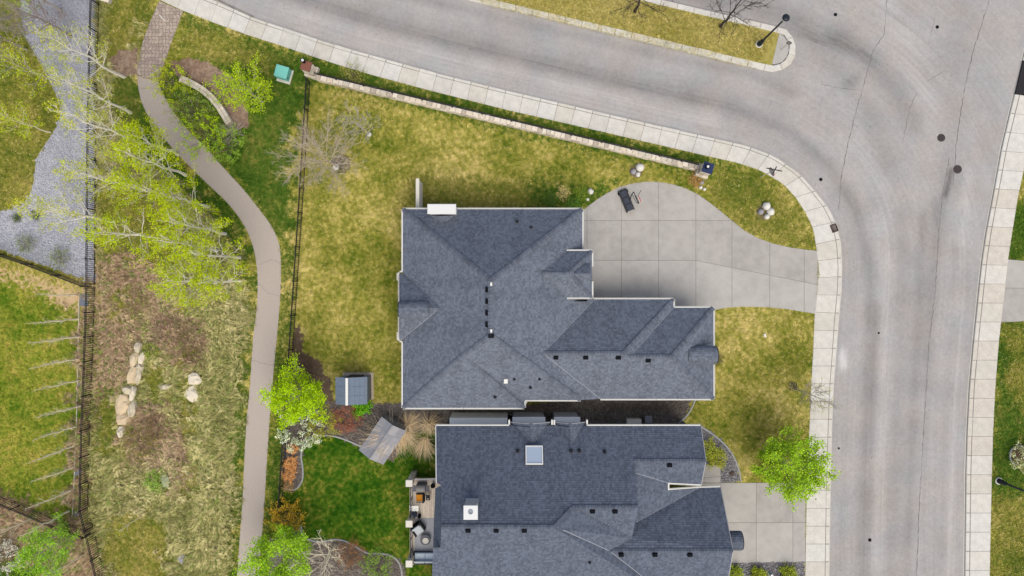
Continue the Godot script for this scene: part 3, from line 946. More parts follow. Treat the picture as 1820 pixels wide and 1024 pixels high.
# ---------------------------------------------------------------- grass, stones and chips
func tuft_mesh(sd: int, blades: int, spread: float, height: float, lean: float, w: float) -> ArrayMesh:
	var r := RandomNumberGenerator.new(); r.seed = sd
	var mb := MB.new()
	for k in blades:
		var a := r.randf() * TAU
		var o := Vector3(cos(a), 0, sin(a)) * spread * sqrt(r.randf())
		var b := r.randf() * TAU
		var d := Vector3(cos(b), 0, sin(b))
		var s := Vector3(-d.z, 0, d.x) * w * r.randf_range(0.7, 1.3)
		var h := height * r.randf_range(0.6, 1.2)
		var tip := o + d * lean * r.randf_range(0.4, 1.3) + Vector3.UP * h
		var mid := o + d * lean * 0.25 + Vector3.UP * h * 0.6
		var nn := (Vector3.UP + d * -0.3).normalized()
		var tone := r.randf_range(0.8, 1.2)
		mb.col = Color(tone, tone, tone)
		mb.tri_n(o - s, o + s, mid + s * 0.8, nn, nn, nn)
		mb.tri_n(o - s, mid + s * 0.8, mid - s * 0.8, nn, nn, nn)
		mb.tri_n(mid - s * 0.8, mid + s * 0.8, tip, nn, nn, nn)
	return mb.mesh()

func scatter(called: String, label: String, category: String, mesh: Mesh, m: Material, xf: Array, cols: PackedColorArray) -> void:
	var mm := MultiMesh.new()
	mm.transform_format = MultiMesh.TRANSFORM_3D
	mm.use_colors = true
	mm.mesh = mesh
	mm.instance_count = xf.size()
	for i in xf.size():
		mm.set_instance_transform(i, xf[i])
		mm.set_instance_color(i, cols[i])
	var o := MultiMeshInstance3D.new()
	o.name = numbered(called)
	o.multimesh = mm
	o.material_override = m
	add_child(o)
	tag(o, label, category, "", "stuff")

var solid := []          # plan polygons where nothing grows

func build_cover() -> void:
	rng.seed = 808
	var block := PackedByteArray(); block.resize(GW * GH)
	var keep := zone
	zone = block
	var mark := func(pts: Array) -> void: fill_zone(pts, 1)
	# hard surfaces and buildings
	for wk in [WALK_A, WALK_B, WALK_C]:
		var pl := []
		for w in wk: pl.append_array([w[0], w[1]])
		for k in range(wk.size() - 1, -1, -1): pl.append_array([wk[k][2], wk[k][3]])
		mark.call(pl)
	for wk in [PATH, PAVED]:
		var pl := []
		for w in smooth_pairs(wk, 4): pl.append_array([w[0], w[1]])
		var sm := smooth_pairs(wk, 4)
		for k in range(sm.size() - 1, -1, -1): pl.append_array([sm[k][2], sm[k][3]])
		mark.call(pl)
	mark.call([1036, 374, 1062, 354, 1100, 333, 1150, 323, 1195, 328, 1240, 346, 1282, 377, 1322, 410, 1372, 433, 1452, 446, 1449, 558, 1360, 546, 1262, 552, 1020, 560])
	mark.call([1236, 826, 1280, 826, 1280, 857, 1431, 857, 1430, 998, 1236, 1000])
	mark.call([1788, 461, 1990, 470, 1990, 568, 1776, 573])
	mark.call([1817, 108, 1990, 128, 1990, 190, 1803, 168])
	mark.call([735, 386, 1012, 386, 1012, 460, 1030, 460, 1030, 545, 1178, 545, 1178, 560, 1240, 560, 1240, 692, 1020, 692, 920, 705, 735, 705])
	mark.call([788, 752, 1218, 748, 1225, 845, 1262, 870, 1262, 1060, 788, 1100])
	# roads and the island: grow only inside the island
	var rd := []
	for w in WALK_A: rd.append_array([(w[0] + w[2]) * 0.5, (w[1] + w[3]) * 0.5])
	for wk in [WALK_B, WALK_C]:
		for k in range(wk.size() - 1, -1, -1): rd.append_array([(wk[k][0] + wk[k][2]) * 0.5, (wk[k][1] + wk[k][3]) * 0.5])
	rd.append_array([1920, -180, 200, -180])
	mark.call(rd)
	fill_zone([650, -56, 900, 19, 1128, 73, 1342, 124, 1378, 62, 1256, 30, 1154, 6, 900, -56], 0)
	block = zone
	zone = keep
	var lawn_x := []; var lawn_c := PackedColorArray()
	var long_x := []; var long_c := PackedColorArray()
	var stone_x := []; var stone_c := PackedColorArray()
	var chip_x := []; var chip_c := PackedColorArray()
	# cells are 8 cm: chance of a clump for each
	var x0 := int((-60 - GX0) * 0.5); var x1 := int((1880 - GX0) * 0.5)
	var y0 := int((-50 - GY0) * 0.5); var y1 := int((1074 - GY0) * 0.5)
	for y in range(y0, y1):
		for x in range(x0, x1):
			var i := y * GW + x
			if block[i]: continue
			var z := zone_of(x, y, i, rng)
			var chance := 0.85
			if z == 4: chance = 0.5
			elif z == 6: chance = 0.6
			elif z == 7 or z == 8: chance = 0.55
			elif z == 5 or z == 15: chance = 0.6
			elif z == 9: chance = 0.06
			elif z == 11: chance = 0.25
			if rng.randf() > chance: continue
			var px := GX0 + (x + rng.randf()) * 2.0; var py := GY0 + (y + rng.randf()) * 2.0
			var p := plan(px, py); p.y = LAND - 0.004
			if y < 140 and px > 600 and px < 1420 and py < 0.26 * (px - 860) + 40: p.y += 0.02
			var c := cover(i, z).srgb_to_linear()
			var turn := rng.randf() * TAU
			if z == 6 or z == 7 or z == 8:
				var s := rr(0.035, 0.075) if z != 8 else rr(0.04, 0.09)
				var q := rr(0.75, 1.25)
				if z == 6: q = rr(0.8, 1.2)
				elif rng.randf() < 0.18: q *= 1.45
				stone_x.append(Transform3D(Basis.from_euler(Vector3(rr(-0.5, 0.5), turn, rr(-0.5, 0.5))).scaled(Vector3(s, s * rr(0.5, 0.8), s * rr(0.7, 1.0))), p + Vector3.UP * 0.02))
				stone_c.push_back(Color(c.r * q, c.g * q, c.b * q))
			elif z == 5 or z == 11 or (z == 15 and rng.randf() < 0.6):
				var q := rr(0.7, 1.45)
				chip_x.append(Transform3D(Basis.from_euler(Vector3(rr(-0.5, 0.5), turn, rr(-0.4, 0.4))).scaled(Vector3.ONE * rr(0.6, 1.3)), p + Vector3.UP * 0.012))
				chip_c.push_back(Color(c.r * q, c.g * q, c.b * q))
			elif z == 4 or z == 15:
				var q := rr(0.8, 2.15)
				var g := rng.randf()
				var cc := Color(c.r * q, c.g * q, c.b * q)
				if g < 0.2: cc = Color(0.14 * q, 0.17 * q, 0.05 * q)
				# clumps lie over in drifts
				var lay := nz_a[i] / 255.0 * 9.0
				var f := 0.6 + nz_b[i] / 255.0
				long_x.append(Transform3D(Basis(Vector3.UP, lay + rr(-1.0, 1.0)).scaled(Vector3.ONE * rr(0.6, 1.1) * f), p))
				long_c.push_back(cc)
			else:
				var q := rr(0.75, 2.3)
				var s := rr(0.75, 1.3)
				var g := rng.randf()
				if g < 0.08 and (z == 1 or z == 12 or z == 14): c = c.lerp(Color(0.5, 0.4, 0.2), 0.6)
				elif g < 0.14: c = Color(c.r * 0.45, c.g * 0.62, c.b * 0.6)
				lawn_x.append(Transform3D(Basis(Vector3.UP, turn).scaled(Vector3(s, s * (0.7 + nz_b[i] / 320.0), s)), p))
				lawn_c.push_back(Color(c.r * q, c.g * q, c.b * q))
	print("lawn ", lawn_x.size(), " long ", long_x.size(), " stones ", stone_x.size(), " chips ", chip_x.size())
	scatter("grass", "short mown grass in straw and green tones on the lawns", "grass", tuft_mesh(1, 9, 0.075, 0.06, 0.05, 0.0085), mats.dry, lawn_x, lawn_c)
	# tall dry grass: blades arch one way
	var r := RandomNumberGenerator.new(); r.seed = 3
	var mb := MB.new()
	for k in 10:
		var o := Vector3(r.randf_range(-0.09, 0.09), 0, r.randf_range(-0.09, 0.09))
		var a := r.randf_range(-0.7, 0.7)
		var d := Vector3(cos(a), 0, sin(a))
		var l := r.randf_range(0.18, 0.46)
		var h := r.randf_range(0.08, 0.26)
		var s := Vector3(-d.z, 0, d.x) * r.randf_range(0.006, 0.011)
		var tone := r.randf_range(0.65, 1.3)
		mb.col = Color(tone, tone, tone * r.randf_range(0.85, 1.0))
		var q := [o, o + d * l * 0.35 + Vector3.UP * h, o + d * l * 0.75 + Vector3.UP * h * 0.95, o + d * l + Vector3.UP * h * 0.6]
		for j in 3:
			var sa := s * (1.0 - j * 0.25); var sb := s * (0.75 - j * 0.25)
			var n := Vector3.UP
			mb.tri_n(q[j] - sa, q[j] + sa, q[j + 1] + sb, n, n, n)
			mb.tri_n(q[j] - sa, q[j + 1] + sb, q[j + 1] - sb, n, n, n)
	scatter("dry_grass", "tall dry tan grass lying over beside the path", "grass", mb.mesh(), mats.dry, long_x, long_c)
	var fn := FastNoiseLite.new(); fn.seed = 8; fn.frequency = 0.9
	mb = MB.new(); mb.ball(Vector3.ZERO, Vector3.ONE, 6, 4, 0.5, fn, false)
	scatter("gravel", "loose crushed stone in the grey gravel beds", "gravel", mb.mesh(), mats.dry, stone_x, stone_c)
	mb = MB.new(); mb.box(Transform3D(), Vector3(0.1, 0.016, 0.035))
	scatter("mulch", "reddish brown bark mulch chips in the planting beds", "mulch", mb.mesh(), mats.dry, chip_x, chip_c)

# ---------------------------------------------------------------- roofs
const COURSE := 0.145

func clip_row(poly: Array, lo: float, hi: float) -> Array:
	# poly: Vector2 list (x along the eave, y up the slope)
	var cur := poly
	for side in 2:
		var out := []
		var m := cur.size()
		for k in m:
			var a: Vector2 = cur[k]; var b: Vector2 = cur[(k + 1) % m]
			var da := (a.y - lo) if side == 0 else (hi - a.y)
			var db := (b.y - lo) if side == 0 else (hi - b.y)
			if da >= 0.0: out.append(a)
			if (da >= 0.0) != (db >= 0.0): out.append(a.lerp(b, da / (da - db)))
		cur = out
		if cur.size() < 3: return []
	return cur

func slope(roof: Node, pts: Array, m: Material) -> void:
	# pts: Vector3 corners in order; laid in shingle courses, each with a raised lower edge
	var nrm := Vector3.ZERO
	for k in pts.size():
		var a: Vector3 = pts[k]; var b: Vector3 = pts[(k + 1) % pts.size()]
		nrm += Vector3((a.y - b.y) * (a.z + b.z), (a.z - b.z) * (a.x + b.x), (a.x - b.x) * (a.y + b.y))
	if nrm.y < 0.0: nrm = -nrm
	nrm = nrm.normalized()
	var s := (Vector3.UP - nrm * nrm.y)
	if s.length() < 0.02: s = Vector3(0, 0, -1)
	s = (s - nrm * s.dot(nrm)).normalized()
	var t := s.cross(nrm).normalized()
	var p2 := PackedVector2Array(); var w := PackedFloat32Array()
	for p in pts:
		p2.push_back(Vector2(p.dot(t), p.dot(s))); w.push_back(p.dot(nrm))
	var ids := Geometry2D.triangulate_polygon(p2)
	if ids.is_empty(): push_warning("roof face"); return
	var mb := MB.new()
	for i in range(0, ids.size(), 3):
		var tri := [p2[ids[i]], p2[ids[i + 1]], p2[ids[i + 2]]]
		var w0 := w[ids[i]]; var w1 := w[ids[i + 1]]; var w2 := w[ids[i + 2]]
		var e1: Vector2 = tri[1] - tri[0]; var e2: Vector2 = tri[2] - tri[0]
		var det := e1.x * e2.y - e1.y * e2.x
		if absf(det) < 1e-7: continue
		var gx := ((w1 - w0) * e2.y - (w2 - w0) * e1.y) / det
		var gy := ((w2 - w0) * e1.x - (w1 - w0) * e2.x) / det
		var lo := minf(tri[0].y, minf(tri[1].y, tri[2].y)); var hi := maxf(tri[0].y, maxf(tri[1].y, tri[2].y))
		for row in range(int(floor(lo / COURSE)), int(ceil(hi / COURSE))):
			var r0 := row * COURSE
			var pc := clip_row(tri, r0, r0 + COURSE)
			if pc.is_empty(): continue
			var v3 := []; var uv := []
			for q in pc:
				var lift: float = 0.022 * (1.0 - (q.y - r0) / COURSE)
				v3.append(t * q.x + s * q.y + nrm * (w0 + gx * (q.x - tri[0].x) + gy * (q.y - tri[0].y) + lift))
				uv.append(Vector2(q.x / 9.28, -q.y / 9.28))
			for k in range(1, v3.size() - 1):
				if (v3[k] - v3[0]).cross(v3[k + 1] - v3[0]).dot(nrm) > 0: mb.tri_uv(v3[0], v3[k], v3[k + 1], uv[0], uv[k], uv[k + 1])
				else: mb.tri_uv(v3[0], v3[k + 1], v3[k], uv[0], uv[k + 1], uv[k])
			for k in v3.size():
				var j := (k + 1) % v3.size()
				if absf(pc[k].y - r0) < 1e-4 and absf(pc[j].y - r0) < 1e-4:
					var a: Vector3 = v3[k]; var b: Vector3 = v3[j]
					mb.tri_uv(a, b, b - nrm * 0.03, uv[k], uv[j], uv[j]); mb.tri_uv(a, b - nrm * 0.03, a - nrm * 0.03, uv[k], uv[j], uv[k])
	part("roof_slope", mb, m, roof)

func ridge(roof: Node, a: Vector3, b: Vector3, drop: float, m: Material, half := 0.15) -> void:
	# overlapping cap shingles along a ridge or hip
	var mb := MB.new()
	var d := b - a
	var l := d.length(); d /= l
	var sd := Vector3(-d.z, 0, d.x).normalized()
	var cnt := maxi(1, int(l / 0.2))
	for k in cnt:
		var tone := rr(0.72, 1.08)
		mb.col = Color(tone, tone, tone)
		var p := a + d * (l * k / cnt); var q := a + d * (l * (k + 1) / cnt + 0.03)
		var up0 := Vector3.UP * 0.062; var up1 := Vector3.UP * 0.03
		var dn := Vector3.DOWN * (drop * half - 0.012)
		var w := half * rr(0.9, 1.1)
		mb.quad(p + up0, q + up1, q + up1 + sd * w + dn, p + up0 + sd * w + dn)
		mb.quad(p + up0 - sd * w + dn, q + up1 - sd * w + dn, q + up1, p + up0)
		mb.quad(p + up0, p + up0 + sd * w + dn, p + sd * w + dn, p)
		mb.quad(p + up0, p, p - sd * w + dn, p + up0 - sd * w + dn)
	part("ridge_cap", mb, m, roof)

func valley(roof: Node, a: Vector3, b: Vector3) -> void:
	var mb := MB.new()
	mb.beam(a + Vector3.UP * 0.012, b + Vector3.UP * 0.012, 0.045, 0.02)
	part("valley_flashing", mb, mats.flash, roof)

func gutter(roof: Node, a: Vector3, b: Vector3, out: Vector3, with_back := true) -> void:
	# white eave trough, open at the top; made in runs
	var l := a.distance_to(b)
	var cnt := maxi(1, int(l / 3.0))
	for k in cnt:
		var p := a.lerp(b, float(k) / cnt); var q := a.lerp(b, float(k + 1) / cnt)
		var g := (q - p).normalized() * 0.008
		p += g; q -= g
		var mb := MB.new()
		var o := out * 0.06 + Vector3.DOWN * 0.03
		mb.beam(p + o + out * 0.03, q + o + out * 0.03, 0.02, 0.1)
		mb.beam(p + o + Vector3.DOWN * 0.045 - out * 0.01, q + o + Vector3.DOWN * 0.045 - out * 0.01, 0.1, 0.012)
		mb.beam(p + o - out * 0.03 + Vector3.UP * 0.012, q + o - out * 0.03 + Vector3.UP * 0.012, 0.05, 0.09)
		part("gutter", mb, mats.white, roof)

func box_vent(roof: Node, x: float, y: float, h: float, w := 0.3, down := Vector3(0, 0, 1)) -> void:
	# low black attic vent with a hood: cap on two cheeks
	var p := plan(x, y, h)
	var t := Transform3D(Basis(Vector3.UP.cross(down), Vector3.UP, down), p)
	var hood := MB.new()
	hood.box(t * Transform3D(Basis(Vector3.RIGHT, 0.2), Vector3(0, 0.12, 0)), Vector3(w, 0.03, w * 0.75), 0.01)
	for s in [-1, 1]: hood.box(t * Transform3D(Basis(), Vector3(s * w * 0.46, 0.03, 0.0)), Vector3(0.025, 0.18, w * 0.72))
	hood.box(t * Transform3D(Basis(), Vector3(0, 0.03, -w * 0.36)), Vector3(w, 0.18, 0.025))
	var o := part("vent", hood, mats.black, roof)
	o.set_meta("label", "black box vent")

func pipe_vent(roof: Node, x: float, y: float, h: float, r := 0.05, tall := 0.35, m: Material = null) -> void:
	var p := plan(x, y, h)
	var mb := MB.new()
	mb.lathe(p + Vector3.DOWN * 0.1, [Vector2(r * 2.4, 0.0), Vector2(r * 2.0, 0.12), Vector2(r * 1.15, 0.2), Vector2(r, 0.22), Vector2(r, tall), Vector2(r * 0.75, tall), Vector2(r * 0.7, tall - 0.1), Vector2(0.0, tall - 0.1)], 10)
	part("pipe_vent", mb, m if m else mats.dark, roof)

func barrel(roof: Node, x0: float, x1: float, z: float, h: float, r: float, m: Material, open_end := 0.0) -> void:
	# arched dormer roof whose axis runs along x, laid in strips
	var mb := MB.new()
	var strips := 14
	for k in strips:
		var a0 := PI * k / strips; var a1 := PI * (k + 1) / strips
		var p0 := Vector2(cos(a0), sin(a0)) * (r + 0.012); var p1 := Vector2(cos(a1), sin(a1)) * r
		if k >= strips / 2:
			p0 = Vector2(cos(a0), sin(a0)) * r; p1 = Vector2(cos(a1), sin(a1)) * (r + 0.012)
		var q := [Vector3(x0, h + p0.y, z + p0.x), Vector3(x1, h + p0.y, z + p0.x), Vector3(x1, h + p1.y, z + p1.x), Vector3(x0, h + p1.y, z + p1.x)]
		var tone := rr(0.86, 1.08)
		mb.col = Color(tone, tone, tone)
		var u0 := r * a0 / 9.28; var u1 := r * a1 / 9.28
		mb.tri_uv(q[0], q[1], q[2], Vector2(x0 / 9.28, u0), Vector2(x1 / 9.28, u0), Vector2(x1 / 9.28, u1))
		mb.tri_uv(q[0], q[2], q[3], Vector2(x0 / 9.28, u0), Vector2(x1 / 9.28, u1), Vector2(x0 / 9.28, u1))
	part("arched_dormer", mb, m, roof)
	var fb := MB.new()
	var prev := Vector3.ZERO
	for k in strips + 1:
		var a := PI * k / strips
		var p := Vector3(x1 + signf(x1 - x0) * 0.02, h + sin(a) * (r - 0.05), z + cos(a) * (r - 0.05))
		if k > 0: fb.beam(prev, p, 0.1, 0.07)
		prev = p
	part("arched_fascia", fb, mats.dark, roof)
	# glazed end wall below the arch
	var gb := MB.new()
	var xe := x1 - signf(x1 - x0) * (0.25 + open_end)
	for k in strips:
		var a0 := PI * k / strips; var a1 := PI * (k + 1) / strips
		gb.tri(Vector3(xe, h, z), Vector3(xe, h + sin(a0) * r * 0.98, z + cos(a0) * r * 0.98), Vector3(xe, h + sin(a1) * r * 0.98, z + cos(a1) * r * 0.98))
	part("arched_window", gb, mats.window, roof)

func wall_run(house: Node, pts: Array, y0: float, y1: float, m: Material) -> void:
	# lap siding: each wall face is a stack of boards
	for k in range(0, pts.size() - 1):
		var a: Vector3 = pts[k]; var b: Vector3 = pts[k + 1]
		var d := (b - a).normalized()
		var out := Vector3(d.z, 0, -d.x)
		var mb := MB.new()
		var rows := int((y1 - y0) / 0.2)
		for r in rows:
			var ya := lerpf(y0, y1, float(r) / rows); var yb := lerpf(y0, y1, float(r + 1) / rows)
			var p := Vector3(a.x, ya, a.z) + out * 0.018; var q := Vector3(b.x, ya, b.z) + out * 0.018
			mb.quad(p, q, Vector3(b.x, yb, b.z), Vector3(a.x, yb, a.z))
			mb.quad(p - out * 0.018, q - out * 0.018, q, p)
		part("wall", mb, m, house)

func window_in(house: Node, c: Vector3, out: Vector3, w: float, h: float) -> void:
	var side := Vector3(-out.z, 0, out.x)
	var b := Basis(side, Vector3.UP, out)
	var fr := MB.new()
	for s in [-1, 1]:
		fr.box(Transform3D(b, c + side * s * w * 0.5), Vector3(0.09, h + 0.09, 0.09))
		fr.box(Transform3D(b, c + Vector3.UP * s * h * 0.5), Vector3(w - 0.09, 0.09, 0.085))
	fr.box(Transform3D(b, c), Vector3(0.05, h - 0.09, 0.07))
	var o := part("window", fr, mats.white, house)
	var gl := MB.new(); gl.box(Transform3D(b, c + out * -0.01), Vector3(w - 0.08, h - 0.08, 0.03))
	part("pane", gl, mats.window, o)

func sky_metal() -> void:
	mats.flash = mat(base(160, 166, 182), 0.7)
	mats.bay_metal = mat(Color(0.82, 0.84, 0.87), 0.6)
	mats.window = mat(Color(0.02, 0.025, 0.03), 0.08)
	mats.chimney = mat(base(238, 240, 244), 0.6)
	mats.skylight = mat(base(190, 206, 230), 0.12)

# ---------------------------------------------------------------- the corner house
func build_corner_house() -> void:
	rng.seed = 61
	var house := thing("house", "large corner house with grey shingled hip roof and white gutters beside the curved driveway", "house")
	var e := 3.2; var tp := 7.4; var we := 2.62
	var f := []
	for q in [[741, 393], [1014, 393], [1014, 698], [741, 698], [741, 393]]: f.append(plan(q[0], q[1]))
	# walls run clockwise seen from above so that the boards face out
	wall_run(house, [f[0], f[3], f[2], f[1], f[0]], 0.0, e, mats.siding)
	var wf := [plan(1012, 552), plan(1172, 552), plan(1172, 562), plan(1234, 562), plan(1234, 688), plan(1012, 688)]
	wall_run(house, [wf[5], wf[4], wf[3], wf[2], wf[1], wf[0]], 0.0, we, mats.siding)
	wall_run(house, [plan(1012, 534), plan(1034, 534), plan(1034, 462), plan(1012, 462)], 0.0, 3.7, mats.siding)
	wall_run(house, [plan(741, 492), plan(734, 492), plan(734, 596), plan(741, 596)], 0.0, e, mats.siding)
	window_in(house, plan(741, 430) + Vector3(-0.03, 1.6, 0), Vector3.LEFT, 1.8, 1.4)
	window_in(house, plan(741, 650) + Vector3(-0.03, 1.6, 0), Vector3.LEFT, 1.8, 1.4)
	window_in(house, plan(850, 393) + Vector3(0, 1.6, -0.03), Vector3.FORWARD, 1.6, 1.4)
	window_in(house, plan(960, 393) + Vector3(0, 1.6, -0.03), Vector3.FORWARD, 1.6, 1.4)
	window_in(house, plan(1234, 640) + Vector3(0.03, 1.6, 0), Vector3.RIGHT, 1.8, 1.4)
	# garage doors face the driveway
	for gx in [1062, 1130]:
		var gd := MB.new()
		for r in 4: gd.box(Transform3D(Basis(), plan(gx, 552) + Vector3(0, 0.3 + r * 0.56, -0.05)), Vector3(2.4, 0.54, 0.08))
		part("garage_door", gd, mats.white, house)
	for wx in [[708.5, 492], [708.5, 597]]:
		var bm := MB.new(); var p := plan(wx[0], wx[1], 2.8)
		bm.box(Transform3D(Basis(), p), Vector3(0.24, 0.16, 0.5))
		part("bracket", bm, mats.offwhite, house)
	var roof := group_part("roof", house)
	var a := plan(716, 372, e); var b := plan(1035, 372, e); var c := plan(872, 499, tp); var d := plan(872, 597, tp)
	var sw := plan(716, 725, e); var g := plan(823, 632, 6.1); var h := plan(932, 725, e); var i := plan(932, 711, e); var se := plan(1032, 711, e)
	var p := plan(965, 628, 5.0); var q := plan(1058, 532, we); var r := plan(1067, 709, we); var ee := plan(1035, 532, e)
	var M: Material = mats.shingle
	slope(roof, [a, b, c], M)
	slope(roof, [a, c, d, g, sw], M)
	slope(roof, [b, ee, q, p, d, c], M)
	slope(roof, [p, r, se, d], M)
	slope(roof, [d, se, i, g], M)
	slope(roof, [g, h, sw], M)
	slope(roof, [g, i, h], M)
	ridge(roof, c, d, 0.5, M); ridge(roof, a, c, 0.36, M); ridge(roof, b, c, 0.36, M); ridge(roof, sw, g, 0.36, M); ridge(roof, g, d, 0.36, M)
	ridge(roof, se, d, 0.3, M); ridge(roof, h, g, 0.25, M, 0.12)
	# wing over the garage
	var w1 := plan(1197, 532, we); var w2 := plan(1108, 628, 5.0); var w3 := plan(1197, 547, we); var w4 := plan(1120, 634, 4.88)
	var w5 := plan(1268, 547, we); var w6 := plan(1195, 634, 4.88); var w7 := plan(1268, 709, we)
	slope(roof, [p, w2, w1, q], M)
	slope(roof, [w2, w4, w3, w1], M)
	slope(roof, [w4, w6, w5, w3], M)
	slope(roof, [w6, w7, w5], M)
	slope(roof, [p, r, w7, w6, w4, w2], M)
	ridge(roof, p, w2, 0.5, M, 0.13); ridge(roof, w4, w6, 0.5, M, 0.13); ridge(roof, w7, w6, 0.36, M); ridge(roof, w5, w6, 0.36, M); ridge(roof, w1, w2, 0.3, M, 0.12)
	valley(roof, p, q); valley(roof, p, r); valley(roof, w4, w3)
	# east bay
	var b0 := plan(957, 486, 5.2); var b1 := plan(1012, 486, 5.2); var bn0 := plan(1005, 446, 3.96); var bn1 := plan(1052, 446, 3.8); var bs0 := plan(1005, 529, 3.96); var bs1 := plan(1052, 529, 3.8)
	slope(roof, [b0, b1, bn1, bn0], M); slope(roof, [b0, bs0, bs1, b1], M); slope(roof, [b1, bs1, bn1], M)
	ridge(roof, b0, b1, 0.5, M, 0.11); ridge(roof, bn1, b1, 0.36, M, 0.11); ridge(roof, bs1, b1, 0.36, M, 0.11)
	valley(roof, b0, bn0); valley(roof, b0, bs0)
	slope(roof, [plan(1020, 486, 5.05), plan(1049, 486, 4.95), plan(1049, 468, 4.0), plan(1040, 469, 4.3)], M)
	slope(roof, [plan(1020, 486, 5.05), plan(1039, 504, 4.3), plan(1049, 505, 4.0), plan(1049, 486, 4.95)], M)
	# soffits close the eaves
	for sq in [[[716, 372], [1035, 372], [1035, 530], [932, 725], [716, 725], e], [[1058, 532], [1197, 532], [1197, 547], [1268, 547], [1268, 709], [1067, 709], we], [[1000, 446], [1052, 446], [1052, 529], [1000, 529], 3.82]]:
		var sb := MB.new(); var hh: float = sq[-1]; var pl := PackedVector2Array()
		for k in sq.size() - 1:
			var w := plan(sq[k][0], sq[k][1], hh); pl.push_back(Vector2(w.x, w.z))
		sb.sheet(pl, hh - 0.13)
		part("soffit", sb, mats.offwhite, roof)
	# west bay with its arched dormer
	var m0 := plan(784, 547, 5.05); var m1 := plan(712, 545, 5.05); var mn := plan(710, 484, e); var ms := plan(710, 606, e)
	slope(roof, [m0, mn, m1], M); slope(roof, [m0, m1, ms], M); slope(roof, [m1, mn, ms], M)
	valley(roof, m0, ms)
	var v0 := plan(716, 488, 3.22)
	ridge(roof, v0, m0, 0.1, M, 0.1)
	barrel(roof, plan(762, 550, 4.9).x, plan(710, 550, 4.9).x, plan(760, 550, 4.9).z, 4.78, 0.52, M)
	barrel(roof, plan(1224, 631, 4.0).x, plan(1274, 631, 3.9).x, plan(1250, 631, 3.8).z, 3.6, 0.58, M)
	# gutters
	gutter(roof, a, b, Vector3.FORWARD); gutter(roof, b, plan(1035, 446, e), Vector3.RIGHT)
	gutter(roof, a, plan(716, 484, e), Vector3.LEFT); gutter(roof, plan(716, 606, e), sw, Vector3.LEFT); gutter(roof, mn, ms, Vector3.LEFT)
	gutter(roof, plan(716, 484, e), mn, Vector3.FORWARD); gutter(roof, plan(716, 606, e), ms, Vector3.BACK)
	gutter(roof, sw, h, Vector3.BACK); gutter(roof, i, h, Vector3.RIGHT); gutter(roof, i, se, Vector3.BACK); gutter(roof, r, w7, Vector3.BACK)
	gutter(roof, w7, plan(1268, 648, we), Vector3.RIGHT); gutter(roof, plan(1268, 617, we), w5, Vector3.RIGHT)
	gutter(roof, plan(1036, 532, we), w1, Vector3.FORWARD); gutter(roof, w1, w3, Vector3.RIGHT); gutter(roof, w3, w5, Vector3.FORWARD)
	gutter(roof, bn0, bn1, Vector3.FORWARD); gutter(roof, bn1, plan(1052, 474, 3.8), Vector3.RIGHT); gutter(roof, plan(1052, 500, 3.8), bs1, Vector3.RIGHT); gutter(roof, bs0, bs1, Vector3.BACK)
	# chimney chase on the north wall, with its cricket
	var ch := MB.new()
	var cx := plan(785, 372, 4.9)
	ch.box(Transform3D(Basis(), Vector3(cx.x, 2.42, cx.z - 0.02)), Vector3(1.72, 4.84, 0.5))
	var chim := part("chimney", ch, mats.chimney, house)
	ch = MB.new(); ch.box(Transform3D(Basis(), Vector3(cx.x, 4.89, cx.z - 0.02)), Vector3(1.84, 0.09, 0.64), 0.03)
	part("cap", ch, mats.chimney, chim)
	slope(roof, [plan(764, 383, 3.66), plan(786, 384, 4.15), plan(788, 397, 4.06)], M)
	slope(roof, [plan(788, 397, 4.06), plan(786, 384, 4.15), plan(809, 383, 3.66)], M)
	# vents
	for k in 4: box_vent(roof, 866, 515 + k * 20.6, 7.2, 0.32, Vector3.LEFT)
	box_vent(roof, 873, 597, 7.3, 0.34)
	for x in [[988, 636, 4.82], [1041, 636, 4.82], [1099, 636, 4.82], [1152, 641, 4.72]]: box_vent(roof, x[0], x[1], x[2])
	for x in [[944, 404, 4.4], [919, 394, 4.08], [914, 674, 4.68], [959, 674, 4.68], [943, 689, 4.15], [880, 706, 3.92]]: pipe_vent(roof, x[0], x[1], x[2])
	var vb := MB.new(); vb.box(Transform3D(Basis(), plan(899, 677, 4.55)), Vector3(0.26, 0.4, 0.3), 0.03)
	part("exhaust_hood", vb, mats.white, roof)
	for x in [[873, 505, 7.45], [873, 588, 7.45]]:
		var lb := MB.new(); lb.box(Transform3D(Basis(), plan(x[0], x[1], x[2])), Vector3(0.12, 0.1, 0.2), 0.02)
		part("ridge_clip", lb, mats.white, roof)
	# free-standing fin wall off the north side
	var pw := MB.new(); var fa := plan(742, 318, 2.2); var fb := plan(742, 384, 2.2)
	pw.box(Transform3D(Basis(), Vector3(fa.x, 1.08, (fa.z + fb.z) * 0.5)), Vector3(0.16, 2.16, fb.z - fa.z))
	var wing := thing("privacy_wall", "narrow white privacy wall standing out from the north side of the corner house", "wall")
	part("panel", pw, mats.offwhite, wing)
	pw = MB.new(); pw.box(Transform3D(Basis(), Vector3(fa.x, 2.19, (fa.z + fb.z) * 0.5)), Vector3(0.24, 0.06, fb.z - fa.z + 0.06), 0.015)
	part("cap", pw, mats.offwhite, wing)

